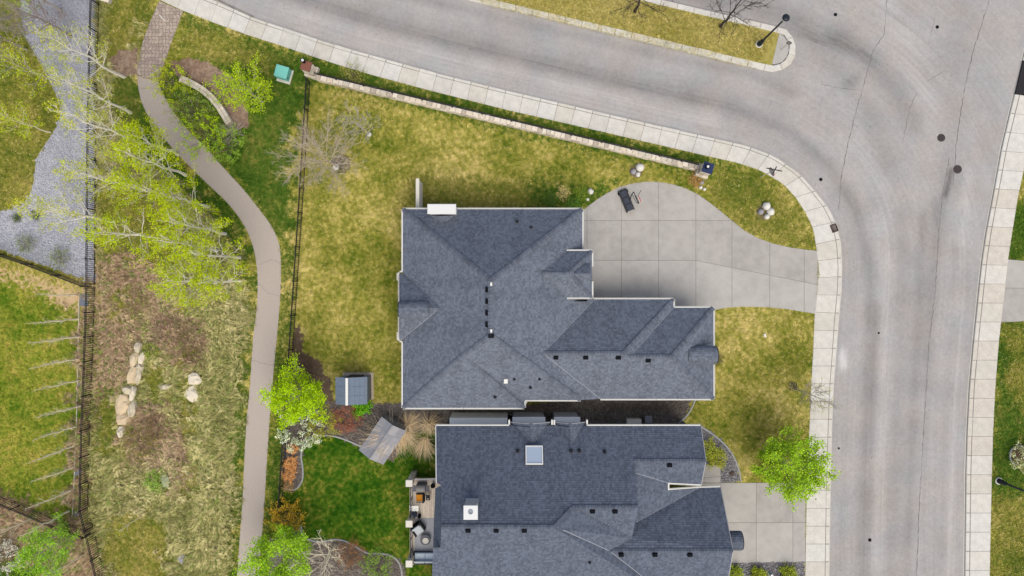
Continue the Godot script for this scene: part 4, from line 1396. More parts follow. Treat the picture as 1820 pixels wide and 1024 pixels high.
# ---------------------------------------------------------------- the house to the south
func build_south_house() -> void:
	rng.seed = 62
	var house := thing("house", "blue-grey shingled house with gable ends, skylight and back deck at the lower edge", "house")
	var M: Material = mats.shingle_blue
	wall_run(house, [plan(794, 753), plan(794, 1090), plan(1140, 1090), plan(1140, 834), plan(1212, 834), plan(1212, 753), plan(794, 753)], 0.0, 3.5, mats.siding2)
	wall_run(house, [plan(1246, 1040), plan(1246, 886), plan(1208, 886)], 0.0, 3.0, mats.siding2)
	# bays under the two north gables
	for q in [[912, 968, 742, 2.35], [986, 1030, 742, 2.35]]:
		var n0 := plan(q[0], q[2], q[3]); var n1 := plan(q[1], q[2], q[3]); var wz := plan(900, 753).z
		wall_run(house, [Vector3(n1.x, 0, wz), Vector3(n1.x, 0, n0.z), Vector3(n0.x, 0, n0.z), Vector3(n0.x, 0, wz)], 0.3, q[3] - 0.04, mats.siding)
		var cap := MB.new(); cap.box(Transform3D(Basis(), Vector3((n0.x + n1.x) * 0.5, q[3], (n0.z + wz) * 0.5)), Vector3(n1.x - n0.x + 0.1, 0.07, wz - n0.z + 0.05), 0.015)
		part("bay_cap", cap, mats.bay_metal, house)
	window_in(house, plan(850, 753) + Vector3(0, 1.8, -0.03), Vector3.FORWARD, 1.5, 1.2)
	window_in(house, plan(1190, 753) + Vector3(0, 1.8, -0.03), Vector3.FORWARD, 1.2, 1.0)
	# band of light trim at the head of the north wall
	var tb := MB.new()
	var ta := plan(799, 743, 2.2); var tc := plan(902, 743, 2.2); var tz := plan(800, 753).z
	tb.box(Transform3D(Basis(), Vector3((ta.x + tc.x) * 0.5, 1.1, (ta.z + tz) * 0.5)), Vector3(tc.x - ta.x, 2.2, tz - ta.z), 0.03)
	part("window_seat", tb, mats.bay_metal, house)
	var roof := group_part("roof", house)
	var A := plan(775, 757, 3.5); var B := plan(1245, 757, 3.5); var C := plan(1254, 819, 4.8); var D := plan(1127, 819, 4.8); var E := plan(1130, 841, 4.5)
	var F := plan(1134, 902, 6.42); var G := plan(1017, 902, 6.42); var Hh := plan(984, 937, 7.1); var I := plan(784, 936, 7.1)
	var J := plan(1187, 858, 4.1); var K := plan(1246, 861, 3.95); var L := plan(1187, 871, 3.95); var Mm := plan(1243, 867, 3.05); var N := plan(1130, 929, 4.46)
	var O := plan(1123, 957, 5.14); var Pp := plan(1083, 979, 5.42); var Q := plan(1302, 979, 5.55); var R := plan(1280, 866, 3.0); var T := plan(1001, 942, 7.0)
	var U := plan(1141, 1024, 4.72); var V := plan(1206, 1075, 3.6); var W1 := plan(1206, 1120, 3.5); var W2 := plan(764, 1120, 3.5); var W3 := plan(783, 973, 6.36); var W4 := plan(770, 974, 6.34)
	var A1 := plan(776, 858, 5.55); var A2 := plan(784, 863, 5.64)
	slope(roof, [A, B, C, D, F, G, Hh, I, A2, A1], M)
	slope(roof, [D, C, K, J, E, Vector3(F.x - 0.18, E.y + 0.08, E.z)], M)
	var E2 := Vector3(F.x - 0.18, E.y + 0.08, E.z); var N2 := Vector3(F.x - 0.18, N.y + 0.08, N.z)
	slope(roof, [E2, E, J, L, Mm, N, N2], M)
	slope(roof, [G, F, O], M)
	var eg := MB.new(); var gx := F.x - 0.16
	eg.quad(Vector3(gx, 3.6, D.z), Vector3(gx, 3.6, O.z), Vector3(gx, 3.7, O.z), Vector3(gx, 3.7, D.z))
	eg.tri(Vector3(gx, 3.7, D.z), Vector3(gx, F.y - 0.05, F.z), Vector3(gx, 3.7, O.z)); eg.tri(Vector3(gx, 3.7, D.z), Vector3(gx, D.y - 0.05, D.z), Vector3(gx, F.y - 0.05, F.z)); eg.tri(Vector3(gx, 3.7, O.z), Vector3(gx, F.y - 0.05, F.z), Vector3(gx, O.y - 0.05, O.z))
	part("gable_wall", eg, mats.siding2, house)
	slope(roof, [G, O, Pp, T, Hh], M)
	slope(roof, [N, Mm, R, Q, Pp, O, N2], M)
	slope(roof, [I, Hh, T, Pp, U, V, W1, W2, W4, W3], M)
	slope(roof, [Pp, Q, plan(1284, 1086, 3.0), V, U], M)
	ridge(roof, I, Hh, 0.5, M, 0.13); ridge(roof, G, F, 0.5, M, 0.13); ridge(roof, D, C, 0.5, M, 0.12); ridge(roof, Pp, Q, 0.6, M, 0.13); ridge(roof, Hh, G, 0.2, M, 0.11)
	ridge(roof, G, O, 0.2, M, 0.1)
	valley(roof, T, Pp); valley(roof, Pp, U); valley(roof, N, Mm); valley(roof, E, J)
	# north gables
	for q in [[905, 944, 981, 947, 787], [985, 1014, 1043, 1017, 784]]:
		var r0 := plan(q[1], 754, 4.75); var r1 := plan(q[3], q[4], 4.2); var l0 := plan(q[0], 751, 3.1); var l1 := plan(q[2], 751, 3.1)
		slope(roof, [l0, r0, r1], M); slope(roof, [l1, r1, r0], M)
		ridge(roof, r0, r1, 0.5, M, 0.1); valley(roof, l0, r1); valley(roof, l1, r1)
		var gb := MB.new(); var ins := Vector3(0, 0, 0.2)
		gb.tri(l0 + ins, l1 + ins, r0 + ins)
		part("gable_wall", gb, mats.siding, house)
		for rk in [[l0, r0], [r0, l1]]:
			var fb := MB.new(); fb.beam(rk[0] + Vector3(0, -0.06, -0.03), rk[1] + Vector3(0, -0.06, -0.03), 0.04, 0.14)
			part("rake_board", fb, mats.siding, roof)
		for x in [q[0], q[2]]:
			var db := MB.new(); db.box(Transform3D(Basis(), plan(x, 750, 3.3)), Vector3(0.1, 0.35, 0.32))
			part("gutter_return", db, mats.white, roof)
	# deck-side lean-to
	slope(roof, [plan(774, 868, 4.7), A2, I, W3, plan(770, 973, 4.9)], M)
	# gutters and rakes
	gutter(roof, A, plan(905, 757, 3.5), Vector3.FORWARD); gutter(roof, plan(1043, 757, 3.5), B, Vector3.FORWARD)
	gutter(roof, J, K, Vector3.BACK); gutter(roof, L, Mm, Vector3.FORWARD); gutter(roof, Mm, R, Vector3.FORWARD); gutter(roof, J, L, Vector3.RIGHT)
	var wr := MB.new(); wr.beam(A + Vector3(-0.02, -0.04, 0), A1 + Vector3(-0.02, -0.04, 0), 0.06, 0.15)
	part("rake_board", wr, mats.white, roof)
	for rk in [[B, C], [C, K], [R, Q], [Q, plan(1284, 1086, 3.0)]]:
		var fb := MB.new(); fb.beam(rk[0] + Vector3(0.03, -0.07, 0), rk[1] + Vector3(0.03, -0.07, 0), 0.05, 0.17)
		part("rake_board", fb, mats.siding2, roof)
	# gable end walls
	var gw := MB.new()
	gw.tri(B + Vector3(-0.35, -0.05, 0.3), C + Vector3(-0.35, -0.1, 0), K + Vector3(-0.35, -0.05, -0.2))
	gw.quad(B + Vector3(-0.35, -0.05, 0.3), K + Vector3(-0.35, -0.05, -0.2), Vector3(K.x - 0.35, 0, K.z - 0.2), Vector3(B.x - 0.35, 0, B.z + 0.3))
	gw.tri(R + Vector3(-0.35, -0.05, 0.3), Q + Vector3(-0.35, -0.1, 0), plan(1284, 1086, 2.95) + Vector3(-0.35, 0, -0.3))
	part("gable_wall", gw, mats.siding2, house)
	for sq in [[[785, 757], [1245, 757], [1245, 850], [785, 850], 3.5], [[1243, 867], [1280, 866], [1284, 1086], [1243, 1086], 3.0]]:
		var sb := MB.new(); var hh: float = sq[-1]; var pl := PackedVector2Array()
		for k in sq.size() - 1:
			var w := plan(sq[k][0], sq[k][1], hh); pl.push_back(Vector2(w.x, w.z))
		sb.sheet(pl, hh - 0.13)
		part("soffit", sb, mats.offwhite, roof)
	barrel(roof, plan(1280, 961, 4.2).x, plan(1318, 961, 4.1).x, plan(1300, 962, 4.0).z, 3.85, 0.62, mats.shingle_blue, 0.15)
	# skylight
	var sp := plan(949.5, 809.5, 4.72)
	var tilt := Basis(Vector3.RIGHT, -atan(0.57))
	var sk := MB.new()
	for s in [-1, 1]:
		sk.box(Transform3D(tilt, sp + tilt * Vector3(s * 0.52, 0.06, 0)), Vector3(0.07, 0.16, 1.2))
		sk.box(Transform3D(tilt, sp + tilt * Vector3(0, 0.06, s * 0.565)), Vector3(0.97, 0.16, 0.07))
	var sko := part("skylight", sk, mats.white, roof)
	sk = MB.new(); sk.box(Transform3D(tilt, sp + tilt * Vector3(0, 0.08, 0)), Vector3(0.97, 0.04, 1.06), 0.015)
	part("pane", sk, mats.skylight, sko)
	# chimney with a flue
	var cp := plan(836.5, 911, 7.7)
	var ch := MB.new(); ch.box(Transform3D(Basis(), Vector3(cp.x, 6.5, cp.z)), Vector3(0.78, 2.36, 0.72))
	var chim := part("chimney", ch, mats.siding, house)
	ch = MB.new(); ch.box(Transform3D(Basis(), Vector3(cp.x, 7.71, cp.z)), Vector3(0.86, 0.07, 0.86), 0.02)
	part("cap", ch, mats.chimney, chim)
	ch = MB.new(); ch.lathe(Vector3(cp.x, 7.74, cp.z - 0.05), [Vector2(0.15, 0.0), Vector2(0.15, 0.05), Vector2(0.11, 0.05), Vector2(0.11, 0.01), Vector2(0.0, 0.01)], 14)
	part("flue", ch, mats.flash, chim)
	ch = MB.new(); ch.rod(Vector3(cp.x + 0.36, 7.0, cp.z - 0.5), Vector3(cp.x + 0.36, 7.7, cp.z - 0.5), 0.03)
	part("pipe", ch, mats.flash, chim)
	for x in [[832, 943, 7.0], [882, 943, 7.0], [932, 943, 7.0], [1053, 909, 6.35], [1093, 909, 6.35], [1104, 986, 5.42], [1164, 986, 5.42], [1226, 986, 5.42], [1190, 827, 4.7]]: box_vent(roof, x[0], x[1], x[2], 0.3)
	for x in [[920, 802, 4.5], [1015, 802, 4.5], [1030, 802, 4.5], [1075, 804, 4.55], [1048, 999, 5.6]]: pipe_vent(roof, x[0], x[1], x[2], 0.06)

# ---------------------------------------------------------------- deck and its furniture
func build_deck() -> void:
	rng.seed = 71
	var fh := 1.2
	var deck := thing("deck", "raised tan deck with white-capped stone pillars on the west side of the blue-grey house", "deck")
	var a := plan(728, 850, fh); var b := plan(790, 1004, fh)
	var plank := MB.new()
	var cnt := 16
	var boards := [mat(Color(0.78, 0.68, 0.58), 0.85, mats.sp, 0.8), mat(Color(0.72, 0.62, 0.53), 0.85, mats.sp, 0.8)]
	for k in cnt:
		var x0 := lerpf(a.x, b.x, float(k) / cnt) + 0.004; var x1 := lerpf(a.x, b.x, float(k + 1) / cnt) - 0.004
		plank = MB.new(); plank.box(Transform3D(Basis(), Vector3((x0 + x1) * 0.5, fh - 0.02, (a.z + b.z) * 0.5)), Vector3(x1 - x0, 0.04, b.z - a.z), 0.006)
		part("plank", plank, boards[k % 2], deck)
	var jb := MB.new()
	for z in [a.z + 0.1, (a.z + b.z) * 0.5, b.z - 0.1]: jb.box(Transform3D(Basis(), Vector3((a.x + b.x) * 0.5, fh - 0.16, z)), Vector3(b.x - a.x, 0.22, 0.06))
	jb.box(Transform3D(Basis(), Vector3(a.x + 0.05, fh - 0.161, (a.z + b.z) * 0.5)), Vector3(0.06, 0.22, b.z - a.z))
	part("joists", jb, mats.offwhite, deck)
	var cols := []
	for y in [859.5, 931.5, 1002.5]:
		var p := plan(727, y, 2.75)
		cols.append(p)
		var sb := MB.new()
		var fn := FastNoiseLite.new(); fn.seed = 9; fn.frequency = 2.0
		var col := group_part("pillar", deck)
		for r in 9:
			for s in 4:
				var st := MB.new()
				var off := [Vector3(-0.09, 0, -0.09), Vector3(0.09, 0, -0.09), Vector3(-0.09, 0, 0.09), Vector3(0.09, 0, 0.09)]
				st.box(Transform3D(Basis(), Vector3(p.x, 0.15 + r * 0.29, p.z) + off[s] * (1.0 + rr(-0.1, 0.12))), Vector3(0.175, 0.27, 0.175), 0.02)
				part("stone", st, [mats.stone1, mats.stone3, mats.stone0][rng.randi() % 3], col)
		sb = MB.new(); sb.box(Transform3D(Basis(), Vector3(p.x, 2.72, p.z)), Vector3(0.46, 0.09, 0.46), 0.02)
		part("cap", sb, mats.offwhite, col)
	# railing: dark posts and rails with glass
	var rt := 2.15
	var glass := StandardMaterial3D.new()
	glass.albedo_color = Color(0.75, 0.8, 0.82, 0.18); glass.transparency = BaseMaterial3D.TRANSPARENCY_ALPHA; glass.roughness = 0.05
	for k in 2:
		var p0: Vector3 = cols[k]; var p1: Vector3 = cols[k + 1]
		var rb := MB.new(); rb.beam(Vector3(p0.x, rt, p0.z + 0.2), Vector3(p1.x, rt, p1.z - 0.2), 0.05, 0.05)
		rb.beam(Vector3(p0.x, fh + 0.1, p0.z + 0.2), Vector3(p1.x, fh + 0.1, p1.z - 0.2), 0.04, 0.04)
		part("rail", rb, mats.metal_black, deck)
		for s in 3:
			var z := lerpf(p0.z, p1.z, (s + 0.7) / 3.4)
			var pb := MB.new(); pb.box(Transform3D(Basis(), Vector3(p0.x, (rt + fh) * 0.5, z)), Vector3(0.05, rt - fh, 0.05))
			part("rail_post", pb, mats.metal_black, deck)
		var gb := MB.new(); gb.box(Transform3D(Basis(), Vector3(p0.x, (rt + fh) * 0.5 + 0.03, (p0.z + p1.z) * 0.5)), Vector3(0.012, rt - fh - 0.22, p1.z - p0.z - 0.6))
		part("glass_panel", gb, glass, deck)
	for z in [cols[0].z - 0.1, cols[2].z + 0.1]:
		var rb := MB.new(); rb.beam(Vector3(cols[0].x + 0.2, rt, z), Vector3(b.x, rt, z), 0.05, 0.05)
		part("rail", rb, mats.siding, deck)
	# rug
	var t := thing("outdoor_rug", "flat grey outdoor rug under the lounge furniture on the deck", "rug")
	var rb := MB.new(); var r0 := plan(737, 921, fh); var r1 := plan(777, 985, fh)
	rb.box(Transform3D(Basis(), Vector3((r0.x + r1.x) * 0.5, fh + 0.006, (r0.z + r1.z) * 0.5)), Vector3(r1.x - r0.x, 0.012, r1.z - r0.z), 0.004)
	part("pile", rb, mat(base(206, 208, 218), 1.0, mats.sp, 1.5), t)
	rb = MB.new(); rb.box(Transform3D(Basis(), Vector3((r0.x + r1.x) * 0.5, fh + 0.014, r0.z + 0.16)), Vector3(r1.x - r0.x - 0.1, 0.004, 0.05))
	part("stripe", rb, mat(base(196, 198, 206), 1.0), t)
	# grill
	t = thing("grill", "covered dark grey barbecue grill at the north end of the deck", "grill", plan(751, 862, fh) )
	var gm := mat(base(104, 104, 114), 0.5); var gs := mat(base(150, 146, 146), 0.45)
	var gb := MB.new(); gb.box(Transform3D(Basis(), Vector3(0, 0.42, 0)), Vector3(0.62, 0.84, 0.48), 0.02); part("cabinet", gb, gm, t)
	gb = MB.new()
	for k in 8:
		var a0 := PI * k / 8; var a1 := PI * (k + 1) / 8
		gb.quad(Vector3(-0.3, 0.85 + sin(a0) * 0.26, cos(a0) * 0.25), Vector3(0.3, 0.85 + sin(a0) * 0.26, cos(a0) * 0.25), Vector3(0.3, 0.85 + sin(a1) * 0.26, cos(a1) * 0.25), Vector3(-0.3, 0.85 + sin(a1) * 0.26, cos(a1) * 0.25))
		for x in [-0.3, 0.3]: gb.tri(Vector3(x, 0.85, 0), Vector3(x, 0.85 + sin(a0) * 0.26, cos(a0) * 0.25), Vector3(x, 0.85 + sin(a1) * 0.26, cos(a1) * 0.25))
	part("lid", gb, gs, t)
	for s in [-1, 1]:
		gb = MB.new(); gb.box(Transform3D(Basis(), Vector3(s * 0.45, 0.86, 0)), Vector3(0.28, 0.03, 0.42), 0.008); part("side_shelf", gb, gm, t)
	gb = MB.new(); gb.rod(Vector3(-0.22, 0.98, 0.27), Vector3(0.22, 0.98, 0.27), 0.015); part("handle", gb, mats.black, t)
	t = thing("planter", "round black planter pot beside the grill by the house wall", "planter", plan(770.5, 861, fh))
	gb = MB.new(); gb.lathe(Vector3.ZERO, [Vector2(0.1, 0), Vector2(0.17, 0.4), Vector2(0.15, 0.4), Vector2(0.14, 0.34), Vector2(0, 0.34)], 14); part("pot", gb, mats.black, t)
	# dining chair with an orange cushion
	t = thing("patio_chair", "dark patio chair with bright orange seat cushion on the deck", "chair", plan(748, 881, fh), PI * 0.5)
	patio_chair(t, mat(base(224, 150, 50), 0.9), 0.55)
	t = thing("side_table", "small dark side table with a white cup beside the orange chair", "table", plan(762, 881, fh))
	gb = MB.new(); gb.box(Transform3D(Basis(), Vector3(0, 0.48, 0)), Vector3(0.28, 0.03, 0.36), 0.008); part("table_top", gb, mats.dark, t)
	for k in 4:
		gb = MB.new(); gb.rod(Vector3(-0.11 if k & 1 else 0.11, 0, -0.15 if k & 2 else 0.15), Vector3(-0.11 if k & 1 else 0.11, 0.47, -0.15 if k & 2 else 0.15), 0.012); part("leg", gb, mats.dark, t)
	t = thing("cup", "small white cup on the dark side table", "cup", plan(762, 881, fh) + Vector3(0, 0.495, 0.05))
	gb = MB.new(); gb.lathe(Vector3.ZERO, [Vector2(0.035, 0), Vector2(0.05, 0.1), Vector2(0.042, 0.1), Vector2(0.03, 0.02), Vector2(0, 0.02)], 12); part("body", gb, mats.white, t)
	gb = MB.new(); gb.tube(PackedVector3Array([Vector3(0.045, 0.08, 0), Vector3(0.075, 0.06, 0), Vector3(0.04, 0.03, 0)]), PackedFloat32Array([0.007, 0.007, 0.007])); part("handle", gb, mats.white, t)
	# glass-topped table with a dark frame
	t = thing("glass_table", "square glass-topped patio table with thin dark frame by the railing", "table", plan(738.5, 898, fh))
	gb = MB.new()
	for s in [-1, 1]:
		gb.box(Transform3D(Basis(), Vector3(s * 0.33, 0.7, 0)), Vector3(0.03, 0.03, 0.42)); gb.box(Transform3D(Basis(), Vector3(0, 0.7, s * 0.2)), Vector3(0.63, 0.028, 0.03))
	gb.box(Transform3D(Basis(), Vector3(0, 0.699, 0)), Vector3(0.025, 0.024, 0.37))
	part("frame", gb, mats.dark, t)
	gb = MB.new(); gb.box(Transform3D(Basis(), Vector3(0, 0.72, 0)), Vector3(0.62, 0.008, 0.38)); part("table_top", gb, glass, t)
	for k in 4:
		gb = MB.new(); gb.rod(Vector3(-0.31 if k & 1 else 0.31, 0, -0.18 if k & 2 else 0.18), Vector3(-0.31 if k & 1 else 0.31, 0.69, -0.18 if k & 2 else 0.18), 0.013); part("leg", gb, mats.dark, t)
	t = thing("folded_chair", "folded grey fabric camp chair leaning near the railing", "chair", plan(738, 911, fh), 0.6)
	gb = MB.new(); gb.box(Transform3D(Basis(Vector3.RIGHT, 0.5), Vector3(0, 0.36, 0)), Vector3(0.42, 0.7, 0.04), 0.01); part("sling", gb, mat(base(110, 112, 130), 1.0), t)
	for s in [-1, 1]:
		gb = MB.new(); gb.rod(Vector3(s * 0.22, 0, 0.26), Vector3(s * 0.22, 0.76, -0.2), 0.014); part("leg", gb, mats.dark, t)
		gb = MB.new(); gb.rod(Vector3(s * 0.19, 0, -0.22), Vector3(s * 0.19, 0.5, 0.1), 0.014); part("leg", gb, mats.siding, t)
	t = thing("lantern", "small black lantern between the camp chair and the armchair", "lantern", plan(746, 916, fh))
	gb = MB.new(); gb.box(Transform3D(Basis(), Vector3(0, 0.02, 0)), Vector3(0.2, 0.04, 0.2), 0.008); part("base", gb, mats.black, t)
	gb = MB.new(); gb.lathe(Vector3(0, 0.34, 0), [Vector2(0.15, 0), Vector2(0.05, 0.1), Vector2(0, 0.12)], 4); part("lid", gb, mats.black, t)
	for k in 4:
		gb = MB.new(); gb.rod(Vector3(-0.08 if k & 1 else 0.08, 0.04, -0.08 if k & 2 else 0.08), Vector3(-0.08 if k & 1 else 0.08, 0.35, -0.08 if k & 2 else 0.08), 0.01, 0.01, 5); part("post", gb, mats.black, t)
	# armchair, coffee table and sofa
	t = thing("armchair", "black wicker armchair with pale blue-grey cushion turned beside the round table", "armchair", plan(744, 937, fh), 0.62)
	sofa(t, 0.66, mat(base(226, 234, 244), 0.95))
	t = thing("coffee_table", "round grey coffee table with white tray on the deck rug", "table", plan(757, 957, fh))
	gb = MB.new(); gb.lathe(Vector3.ZERO, [Vector2(0.28, 0), Vector2(0.34, 0.3), Vector2(0.36, 0.3), Vector2(0.36, 0.34), Vector2(0, 0.34)], 28); part("drum", gb, mat(base(118, 120, 130), 0.7), t)
	t = thing("tray", "round white tray lying on the grey coffee table", "tray", plan(757, 957, fh) + Vector3(0.02, 0.342, 0.04))
	gb = MB.new(); gb.lathe(Vector3.ZERO, [Vector2(0.19, 0), Vector2(0.215, 0.035), Vector2(0.2, 0.035), Vector2(0.18, 0.012), Vector2(0, 0.012)], 24); part("plate", gb, mats.offwhite, t)
	t = thing("sofa", "black wicker outdoor sofa with pale blue cushions at the south end of the deck", "sofa", plan(757, 988, fh), PI)
	sofa(t, 1.5, mat(base(214, 230, 248), 0.95))

func sofa(t: Node3D, w: float, cushion: Material) -> void:
	# back towards +z before turning
	var gb := MB.new(); gb.box(Transform3D(Basis(), Vector3(0, 0.17, 0)), Vector3(w, 0.26, 0.66), 0.02); part("base", gb, mats.dark, t)
	gb = MB.new(); gb.box(Transform3D(Basis(Vector3.RIGHT, 0.12), Vector3(0, 0.42, -0.33)), Vector3(w, 0.5, 0.1), 0.02); part("backrest", gb, mats.black, t)
	for s in [-1, 1]:
		gb = MB.new(); gb.box(Transform3D(Basis(), Vector3(s * (w * 0.5 + 0.04), 0.32, 0)), Vector3(0.08, 0.5, 0.7), 0.02); part("armrest", gb, mats.dark, t)
	var n := 1 if w < 1.0 else 2
	for k in n:
		var cw := (w - 0.04) / n
		gb = MB.new(); gb.box(Transform3D(Basis(), Vector3((k - (n - 1) * 0.5) * cw, 0.37, 0.04)), Vector3(cw - 0.015, 0.14, 0.6), 0.035); part("seat_cushion", gb, cushion, t)
		gb = MB.new(); gb.box(Transform3D(Basis(Vector3.RIGHT, 0.2), Vector3((k - (n - 1) * 0.5) * cw, 0.55, -0.2)), Vector3(cw - 0.02, 0.36, 0.14), 0.04); part("back_cushion", gb, cushion, t)

func patio_chair(t: Node3D, cushion: Material, w: float) -> void:
	var gb := MB.new(); gb.box(Transform3D(Basis(), Vector3(0, 0.4, 0)), Vector3(w, 0.04, w), 0.01); part("seat", gb, mats.dark, t)
	gb = MB.new(); gb.box(Transform3D(Basis(), Vector3(0, 0.455, -0.02)), Vector3(w - 0.06, 0.07, w - 0.06), 0.025); part("cushion", gb, cushion, t)
	gb = MB.new(); gb.box(Transform3D(Basis(Vector3.RIGHT, -0.2), Vector3(0, 0.66, w * 0.52)), Vector3(w, 0.5, 0.04), 0.01); part("backrest", gb, mats.dark, t)
	for k in 4:
		gb = MB.new(); var x := w * 0.44 * (-1.0 if k & 1 else 1.0); var z := w * 0.44 * (-1.0 if k & 2 else 1.0)
		gb.rod(Vector3(x, 0, z), Vector3(x, 0.4, z), 0.018); part("leg", gb, mats.dark, t)
	for s in [-1, 1]:
		gb = MB.new(); gb.beam(Vector3(s * w * 0.5, 0.62, -w * 0.4), Vector3(s * w * 0.5, 0.62, w * 0.5), 0.05, 0.03); part("armrest", gb, mats.dark, t)

# ---------------------------------------------------------------- sheds and service boxes
func build_sheds() -> void:
	rng.seed = 72
	# shed with the white ridge
	var rh := 2.25
	var a := plan(594, 671, rh); var b := plan(651, 720, rh)
	var t := thing("garden_shed", "blue-grey plastic shed with white ridge strip beside the bright green tree", "shed", Vector3((a.x + b.x) * 0.5, 0, (a.z + b.z) * 0.5))
	var w := b.x - a.x; var d := b.z - a.z
	var body := mat(base(128, 134, 148), 0.7); var rm := mat(base(126, 142, 166), 0.6, mats.sp, 0.9)
	var mb := MB.new()
	mb.box(Transform3D(Basis(), Vector3(0, 1.0, 0.02)), Vector3(w - 0.2, 2.0, d - 0.22)); part("wall", mb, body, t)
	mb = MB.new(); mb.box(Transform3D(Basis(), Vector3(0.06, 0.07, -0.06)), Vector3(w + 0.02, 0.14, d + 0.05), 0.01); part("floor_slab", mb, mat(base(206, 190, 180), 0.9), t)
	for s in [-1, 1]:
		for k in 3:
			var z0 := -d * 0.5 + d * k / 3.0 + 0.006; var z1 := -d * 0.5 + d * (k + 1) / 3.0 - 0.006
			mb = MB.new()
			var e0 := Vector3(s * w * 0.5, 1.95, z0); var e1 := Vector3(s * w * 0.5, 1.95, z1); var r0 := Vector3(0.02 * s - 0.2, 2.4, z0); var r1 := Vector3(0.02 * s - 0.2, 2.4, z1)
			mb.quad(e0, e1, r1, r0)
			mb.quad(e0 - Vector3.UP * 0.05, e1 - Vector3.UP * 0.05, e1, e0)
			for q in 4:
				var f := (q + 0.5) / 4.0
				mb.beam(e0.lerp(r0, f) + Vector3.UP * 0.012, e1.lerp(r1, f) + Vector3.UP * 0.012, 0.03, 0.02)
			part("roof_panel", mb, rm, t)
	mb = MB.new(); mb.box(Transform3D(Basis(), Vector3(-0.2, 2.42, 0.01)), Vector3(0.17, 0.05, d - 0.02), 0.012); part("ridge_strip", mb, mats.white, t)
	for z in [-d * 0.5 + 0.1, d * 0.5 - 0.1]:
		mb = MB.new(); mb.tri(Vector3(-w * 0.5 + 0.1, 1.95, z), Vector3(w * 0.5 - 0.1, 1.95, z), Vector3(-0.2, 2.37, z)); part("gable", mb, body, t)
	mb = MB.new(); mb.box(Transform3D(Basis(), Vector3(0, 0.95, -d * 0.5 + 0.1)), Vector3(0.95, 1.75, 0.05)); var dr := part("door", mb, mats.dark, t)
	mb = MB.new(); mb.box(Transform3D(Basis(), Vector3(0.06, 1.0, -d * 0.5 + 0.06)), Vector3(0.04, 0.18, 0.04)); part("handle", mb, mats.black, dr)
	# grey plank-roofed shed, turned
	rh = 2.2
	var A := plan(636, 802, rh); var B := plan(680, 828, rh); var D := plan(677, 742, rh)
	var C := D + (B - A)
	var cen := (A + C) * 0.5
	t = thing("garden_shed", "light grey shed turned askew with dry grass lying over its roof", "shed", Vector3(cen.x, 0, cen.z))
	var ux := (B - A); var uz := (A - D)
	ux.y = 0; uz.y = 0
	var wl := ux.length(); var ll := uz.length(); ux /= wl; uz /= ll
	var bs := Basis(ux, Vector3.UP, uz)
	body = mat(base(150, 150, 154), 0.8)
	var rms := [mat(base(172, 172, 182), 0.7, mats.sp, 0.8), mat(base(162, 163, 174), 0.7, mats.sp, 0.8), mat(base(180, 180, 188), 0.7, mats.sp, 0.8)]
	mb = MB.new(); mb.box(Transform3D(bs, Vector3(0, 0.98, 0)), Vector3(wl - 0.3, 1.96, ll - 0.3)); part("wall", mb, body, t)
	for s in [-1, 1]:
		for k in 4:
			var z0 := -ll * 0.5 + ll * k / 4.0 + 0.004; var z1 := -ll * 0.5 + ll * (k + 1) / 4.0 - 0.004
			for q in 2:
				var x0: float = s * wl * 0.5 * (1.0 - q * 0.5); var x1: float = s * wl * 0.5 * (0.5 - q * 0.5) * 0.98
				var y0 := 1.92 + q * 0.24 + 0.012; var y1 := 1.92 + (q + 1) * 0.24
				mb = MB.new()
				mb.quad(bs * Vector3(x0, y0, z0), bs * Vector3(x0, y0, z1), bs * Vector3(x1, y1, z1), bs * Vector3(x1, y1, z0))
				mb.quad(bs * Vector3(x0, y0 - 0.03, z0), bs * Vector3(x0, y0 - 0.03, z1), bs * Vector3(x0, y0, z1), bs * Vector3(x0, y0, z0))
				part("roof_panel", mb, rms[(k * 2 + q + (1 if s > 0 else 0)) % 3], t)
	mb = MB.new(); mb.beam(bs * Vector3(0, 2.42, -ll * 0.5), bs * Vector3(0, 2.42, ll * 0.5), 0.1, 0.04); part("ridge_strip", mb, rms[1], t)
	for s in [-1, 1]:
		mb = MB.new(); mb.tri(bs * Vector3(-wl * 0.5 + 0.12, 1.9, s * (ll * 0.5 - 0.14)), bs * Vector3(wl * 0.5 - 0.12, 1.9, s * (ll * 0.5 - 0.14)), bs * Vector3(0, 2.38, s * (ll * 0.5 - 0.14))); part("gable", mb, body, t)
	mb = MB.new(); mb.box(Transform3D(bs, bs * Vector3(0, 0.92, ll * 0.5 - 0.14)), Vector3(1.0, 1.7, 0.05)); part("door", mb, rms[2], t)
	# green transformer on its pad
	t = thing("utility_cabinet", "mint green utility cabinet on a pale concrete pad beside the pavement", "utility cabinet", plan(508, 136), -0.28)
	mb = MB.new(); mb.box(Transform3D(Basis(), Vector3(0, 0.13, 0)), Vector3(1.0, 0.18, 1.02), 0.02); part("pad", mb, mats.walk1, t)
	mb = MB.new(); mb.box(Transform3D(Basis(), Vector3(-0.03, 0.55, -0.05)), Vector3(0.86, 0.68, 0.8), 0.04); part("case", mb, mats.teal, t)
	mb = MB.new(); mb.box(Transform3D(Basis(Vector3.RIGHT, 0.07), Vector3(-0.03, 0.91, -0.07)), Vector3(0.92, 0.05, 0.8), 0.02); var lid := part("lid", mb, mats.teal, t)
	mb = MB.new(); mb.box(Transform3D(Basis(), Vector3(0.41, 0.6, 0.2)), Vector3(0.03, 0.16, 0.09)); part("handle", mb, mat(base(70, 120, 120), 0.6), lid)
	# air conditioner and boxes in the passage
	t = thing("air_conditioner", "dark grey air conditioner unit in the narrow passage between the two houses", "air conditioner", plan(905, 741))
